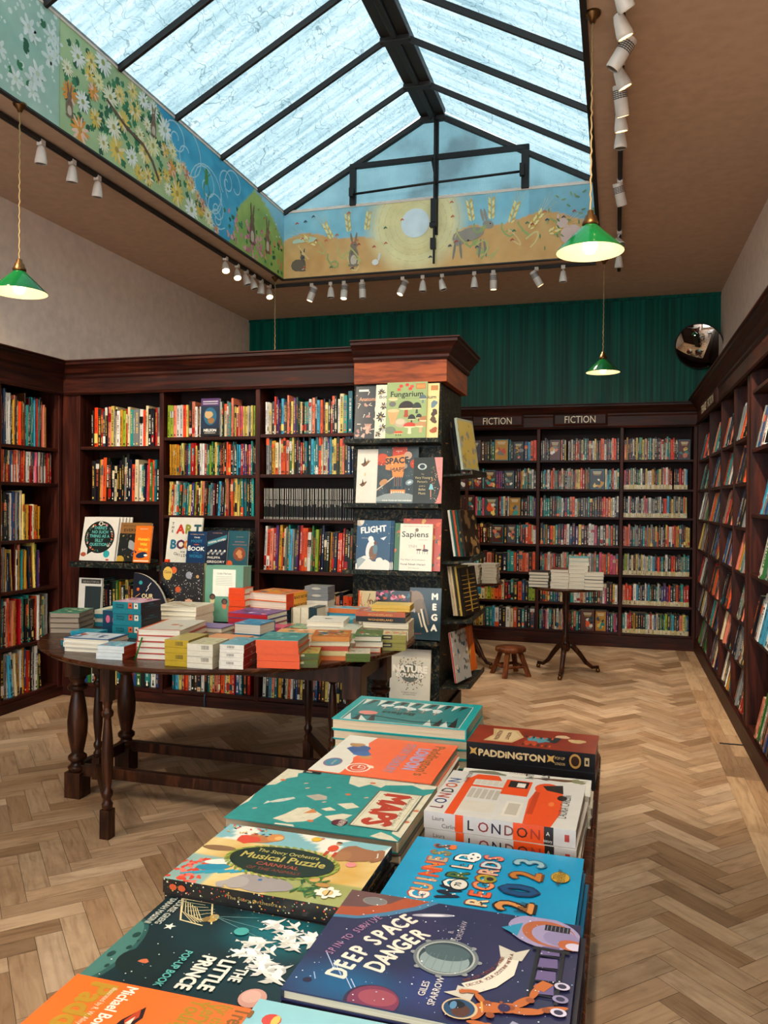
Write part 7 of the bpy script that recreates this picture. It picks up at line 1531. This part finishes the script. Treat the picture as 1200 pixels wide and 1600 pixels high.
    cv.ell(.635*w, .095*h, .062*w, .075*h, 'c9b08a', 22); cv.ell(.633*w, .095*h, .054*w, .066*h, '2a4a6a', 22); cv.ell(.64*w, .08*h, .033*w, .045*h, '5a3424', 16); cv.ell(.62*w, .12*h, .03*w, .03*h, '1a1216', 14); cv.ell(.61*w, .11*h, .012*w, .03*h, '5a86a8', 10)
    for r in range(3): cv.ell(.96*w, (.20+.1*r)*h, .028*w, .03*h, 'c4bccf' if r != 1 else '8f86a8', 14); cv.ell(.96*w, (.20+.1*r)*h, .016*w, .018*h, '2c2848', 12)
    cv.line([(.82*w, .06*h), (.9*w, .02*h)], .01, '9a9ab0'); cv.dots(150, 6, ['d4d8e4', 'a9b8d4', 'ffffff'], (.0004, .0016))
def dark_spine(cv): cv.rect(0, 0, cv.w, cv.h, '1c2138')
fb(-.452, 1.052, .402, .308, .80, 5, .017, '262a4c', 'dark blue space book with a round window and orange astronaut', art_deep, spine='1c1c30', side='L', rz=-1.0, under='201f34', pages='bdb49e', group='dark blue space books')
# 9 Records 2023
def art_guin(cv):
    w, h = cv.w, cv.h
    cv.grad(lambda u, v: mixc('0a86b4', '0d9cc4', .5+fnoise(u*2, v*2)*.5), 10, 8)
    def col(word, x, y0, y1, size, cols, seed, outline=None):
        n = len(word); R = random.Random(seed)
        for i, ch in enumerate(word):
            y = y0+(y1-y0)*(i+.5)/n
            if outline: cv.text(ch, x*w, y*h, size*1.32, outline, rot=90, bold=.05, sx=.8)
            cv.text(ch, x*w, y*h, size*1.26, cols[i % len(cols)], rot=90, bold=.02, sx=.8)
            for k in range(4): cv.ell((x-.02-size/w*.35*R.random())*w, (y+R.uniform(-.03, .03))*h, .0022, None, R.choice(['e6dcc8', '2a1a14', 'd9a03a']), 6)
    col('GUINNESS', .245, .03, .93, .052, ['e0dcd0', 'c9a06a', 'c9b08a', 'd0502a', 'd9703a', 'b5a080', '6a8a5a', '3a3a34'], 1, 'b5482f'); cv.ell(.245*w, .88*h, .022*w, .045*h, 'd9702a', 14)
    col('WORLD', .40, .10, .80, .055, ['141f3a', 'e0dcd4', '4a6a30', 'e4c4b0', 'e8e6e0'], 2, '1a1a22'); cv.ell(.375*w, .30*h, .052*w, .085*h, '18222c', 22); cv.ell(.375*w, .30*h, .044*w, .072*h, 'd4d0c4', 22); cv.text('70', .385*w, .30*h, .02, '18222c', rot=90, bold=.04); cv.ell(.39*w, .76*h, .04*w, .075*h, 'e4e2dc', 20); [cv.ell((.39+.022*cos(a))*w, (.76+.04*sin(a))*h, .009*w, .015*h, '1c1c1c', 6) for a in (0, 2.1, 4.2)]
    col('RECORDS', .555, .04, .84, .052, ['d8c8a0', 'd9603a', 'd98a5a', 'b59a2a', 'd0a890', 'b9c4c8', 'd97a6a'], 3, '8a3a2c'); cv.ell(.525*w, .44*h, .035*w, .055*h, '8f8a2a', 18); cv.ell(.525*w, .44*h, .02*w, .03*h, '2a2418', 14)
    for ch, y, c, oc, s in (('2', .11, 'c98a4a', '2a1a12', .098), ('0', .34, '0e4a78', '0a2a50', .10), ('2', .57, 'b5742f', '6a3a1a', .085), ('3', .78, '8fb0b8', '2c6a84', .085)): cv.text(ch, .79*w, y*h, s*1.22, oc, rot=90, bold=.06, sx=.85); cv.text(ch, .785*w, y*h, s*1.17, c, rot=90, bold=.02, sx=.85)
    for k in range(9): cv.line([((.70+.012*(k % 3))*w, (.05+.016*k)*h), ((.76)*w, (.055+.014*k)*h)], .0022, '2a1a12')
    cv.ell(.89*w, .62*h, .052*w, .085*h, '8a6a1c', 26); cv.ell(.89*w, .62*h, .048*w, .079*h, 'c09a34', 26)
    for i, t in enumerate(('70TH', 'ANNIVERSARY', 'EDITION')): cv.text(t, (.872+.022*i)*w, .62*h, .013, '4a3410', rot=90, bold=.02)
fb(-.408, 1.405, .351, .272, .775, 3, .026, '0a7fae', 'bright blue records hardback with colourful letters and gold seal', art_guin, spine='0a7fae', side='L', rz=-1.2, under='0c5f86', group='blue records hardbacks')
# 10 London, with painted spines towards the viewer
def art_london(cv):
    w, h = cv.w, cv.h; O = 'd9501c'
    cv.rect(.14*w, 0, .205*w, .86*h, O); cv.poly([(.14*w, .8*h), (.2*w, .97*h), (.36*w, .98*h), (.40*w, .86*h), (.2*w, .84*h)], O); cv.rect(.2*w, .66*h, .50*w, .70*h, O); cv.rect(.43*w, .56*h, .62*w, .92*h, O)
    for k in range(5): cv.rect((.215+.045*k)*w, .40*h, (.25+.045*k)*w, .62*h, 'b0a89c'); cv.rect((.215+.045*k)*w, .73*h, (.25+.045*k)*w, .84*h, 'c4bcae')
    cv.rect(.21*w, .12*h, .44*w, .33*h, 'c9c2b4'); cv.rect(.46*w, .74*h, .60*w, .90*h, '2a2622'); cv.rect(.52*w, .76*h, .58*w, .86*h, 'd8d0c4')
    cv.poly([(.66*w, 0), (.84*w, 0), (.88*w, .3*h), (.86*w, .7*h), (.80*w, .86*h), (.68*w, .84*h), (.64*w, .5*h)], O); cv.ell(.74*w, .80*h, .09*w, .13*h, O, 16); cv.rect(.66*w, .20*h, .7*w, .7*h, 'b8401a'); cv.poly([(.70*w, .86*h), (.84*w, .92*h), (.86*w, .72*h), (.74*w, .76*h)], '2a2420'); cv.ell(.86*w, .62*h, .035*w, .06*h, '1f1b18', 12); cv.ell(.8*w, .46*h, .02*w, .05*h, 'e07a3c', 10)
    cv.rect(.5*w, .1*h, .62*w, .42*h, 'd3ccc0'); cv.rect(.52*w, .14*h, .60*w, .38*h, 'b5ada0')
    cols = ['7a3a4a', '3a4a7a', 'a5403a', '4a4448', 'c0502a', '3a5a8a']
    for i, ch in enumerate('LONDON'): cv.text(ch, .105*w, (.12+.125*i)*h, .05, cols[i], rot=90, bold=.015)
    cv.text('A HISTORY', .16*w, .88*h, .02, '4a4448', rot=90); cv.text('LAURA CARLIN', .92*w, .45*h, .034, '4a4a4c', rot=90, fit=.5*h)
def sp_london(cv):
    w, h = cv.w, cv.h; cv.rect(0, 0, w, h, 'bdb8b4'); cv.rect(.215*w, 0, .27*w, h, 'd9501c'); cv.rect(.6*w, 0, .80*w, h, 'd9501c'); cv.rect(.8*w, 0, .86*w, h, '2a2624')
    for i, ch in enumerate('LONDON'): cv.text(ch, (.32+.085*i)*w, .2*h, h*1.0, ['2a2624', '8a3a3a', '2a2a3a', '7a4a44', '4a2a24', 'a03a2a'][i], bold=.012)
    cv.text('Laura', .10*w, .52*h, h*.42, '3a3634', fit=.08*w); cv.text('Carlin', .17*w, .12*h, h*.42, '3a3634', fit=.09*w); cv.text('A', .825*w, .5*h, h*.38, 'd8d4cc'); cv.text('history', .825*w, .12*h, h*.3, 'd8d4cc', fit=.055*w); cv.rect(.93*w, .3*h, .96*w, .7*h, 'a8403a')
fb(-.401, 1.736, .333, .287, .808, 2, .038, 'c9c6c0', 'white LONDON history with an orange bus, top copy with painted spine', art_london, spine=sp_london, side='B', rz=-2.2, under='b8b4ae', under_label='second copy of the LONDON history below the top one', z0=.732, group='london history hardbacks')
fb(-.398, 1.74, .335, .28, .7315, 1, .031, 'cfcabf', 'pale book under the two LONDON histories, on the table', None, spine='c4bfb2', side='L', rz=-1.5)
def art_als(cv):
    w, h = cv.w, cv.h; cv.blob(.2*w, .8*h, .12*w, '7a7a68', 3, 16, .4, .5); cv.blob(.1*w, .5*h, .1*w, '5a5a50', 5, 14, .4); cv.poly([(.5*w, .75*h), (.7*w, .85*h), (.98*w, .9*h), (.8*w, .7*h)], '6a4a38'); cv.line([(.4*w, .7*h), (.95*w, .6*h)], .006, '8a6a50')
    cv.text('CAMERA', .45*w, .9*h, .018, '8a4a3a', rot=0); cv.text('ERA', .52*w, .88*h, .026, '7a3a2c', rot=90) if 0 else None
    cv.text('NT', .56*w, .86*h, .036, '3a302a', rot=90, bold=.03); cv.text('ALS', .68*w, .86*h, .036, '3a302a', rot=90, bold=.03); cv.blob(.9*w, .8*h, .05*w, '8a8a6a', 9, 12, .4)
fb(-.388, 2.026, .335, .12, .778, 3, .026, 'd8d5cc', 'white animal book showing behind the LONDON histories', art_als, spine='d0ccc0', side='L', under='c4bfb0', group='white animal books')
# 11 pop-up London, black spine
def art_padd(cv):
    w, h = cv.w, cv.h; noise_base(cv, '7a2a1a', '9c3a22', 14, 8, 5)
    cv.poly([(.12*w, .15*h), (.35*w, .15*h), (.42*w, .5*h), (.35*w, .85*h), (.14*w, .85*h), (.17*w, .5*h)], 'c9a878'); cv.poly([(.15*w, .22*h), (.34*w, .22*h), (.39*w, .5*h), (.33*w, .78*h), (.17*w, .78*h), (.2*w, .5*h)], 'd4b88c')
    cv.text('PADDINGTON', .23*w, .5*h, .022, '5a2014', rot=90, fit=.5*h, bold=.04); cv.text('LONDON', .31*w, .5*h, .02, '5a2014', rot=90, fit=.4*h, bold=.04)
    cv.blob(.55*w, .45*h, .09*w, '5a94a0', 4, 16, .35); cv.blob(.66*w, .5*h, .06*w, '2a3034', 6, 14, .4); cv.rect(.44*w, .15*h, .54*w, .35*h, 'b5482a'); cv.blob(.84*w, .55*h, .06*w, 'c9a878', 8, 14, .3); cv.blob(.72*w, .72*h, .05*w, 'd0b08a', 3, 12, .3)
    for k in range(16): cv.rect((.43+.03*(k % 8))*w, (.1+.4*(k//8))*h, (.445+.03*(k % 8))*w, (.2+.4*(k//8))*h, 'c9602f' if k % 2 else '243238')
def sp_padd(cv):
    w, h = cv.w, cv.h; cv.rect(0, 0, w, h, '17171b'); cv.text('PADDiNGTON', .36*w, .28*h, h*.62, 'd4b98c', fit=.52*w, bold=.05)
    for x in (.055, .665): cv.star(x*w, .5*h, h*.3, 'c9a05a', 4, .4, 45)
    cv.text('POP-UP', .735*w, .5*h, h*.26, 'c9a878', fit=.075*w); cv.text('LONDON', .735*w, .2*h, h*.26, 'c9a878', fit=.075*w); cv.ell(.85*w, .5*h, .045*w, h*.4, 'b58a4a', 16); cv.ell(.85*w, .5*h, .032*w, h*.28, '3a2418', 14); cv.rect(.92*w, .3*h, .955*w, .75*h, 'b9a47c'); cv.rect(.93*w, .4*h, .945*w, .6*h, '17171b')
fb(-.410, 2.308, .366, .188, .80, 2, .052, '8a301e', 'red topped pop-up book with thick black spine at the far right', art_padd, spine=sp_padd, side='B', rz=-2, under='1c1a1e', spine_u='17171b', under_label='matching black pop-up book below the red topped one', group='black spined pop-up books')
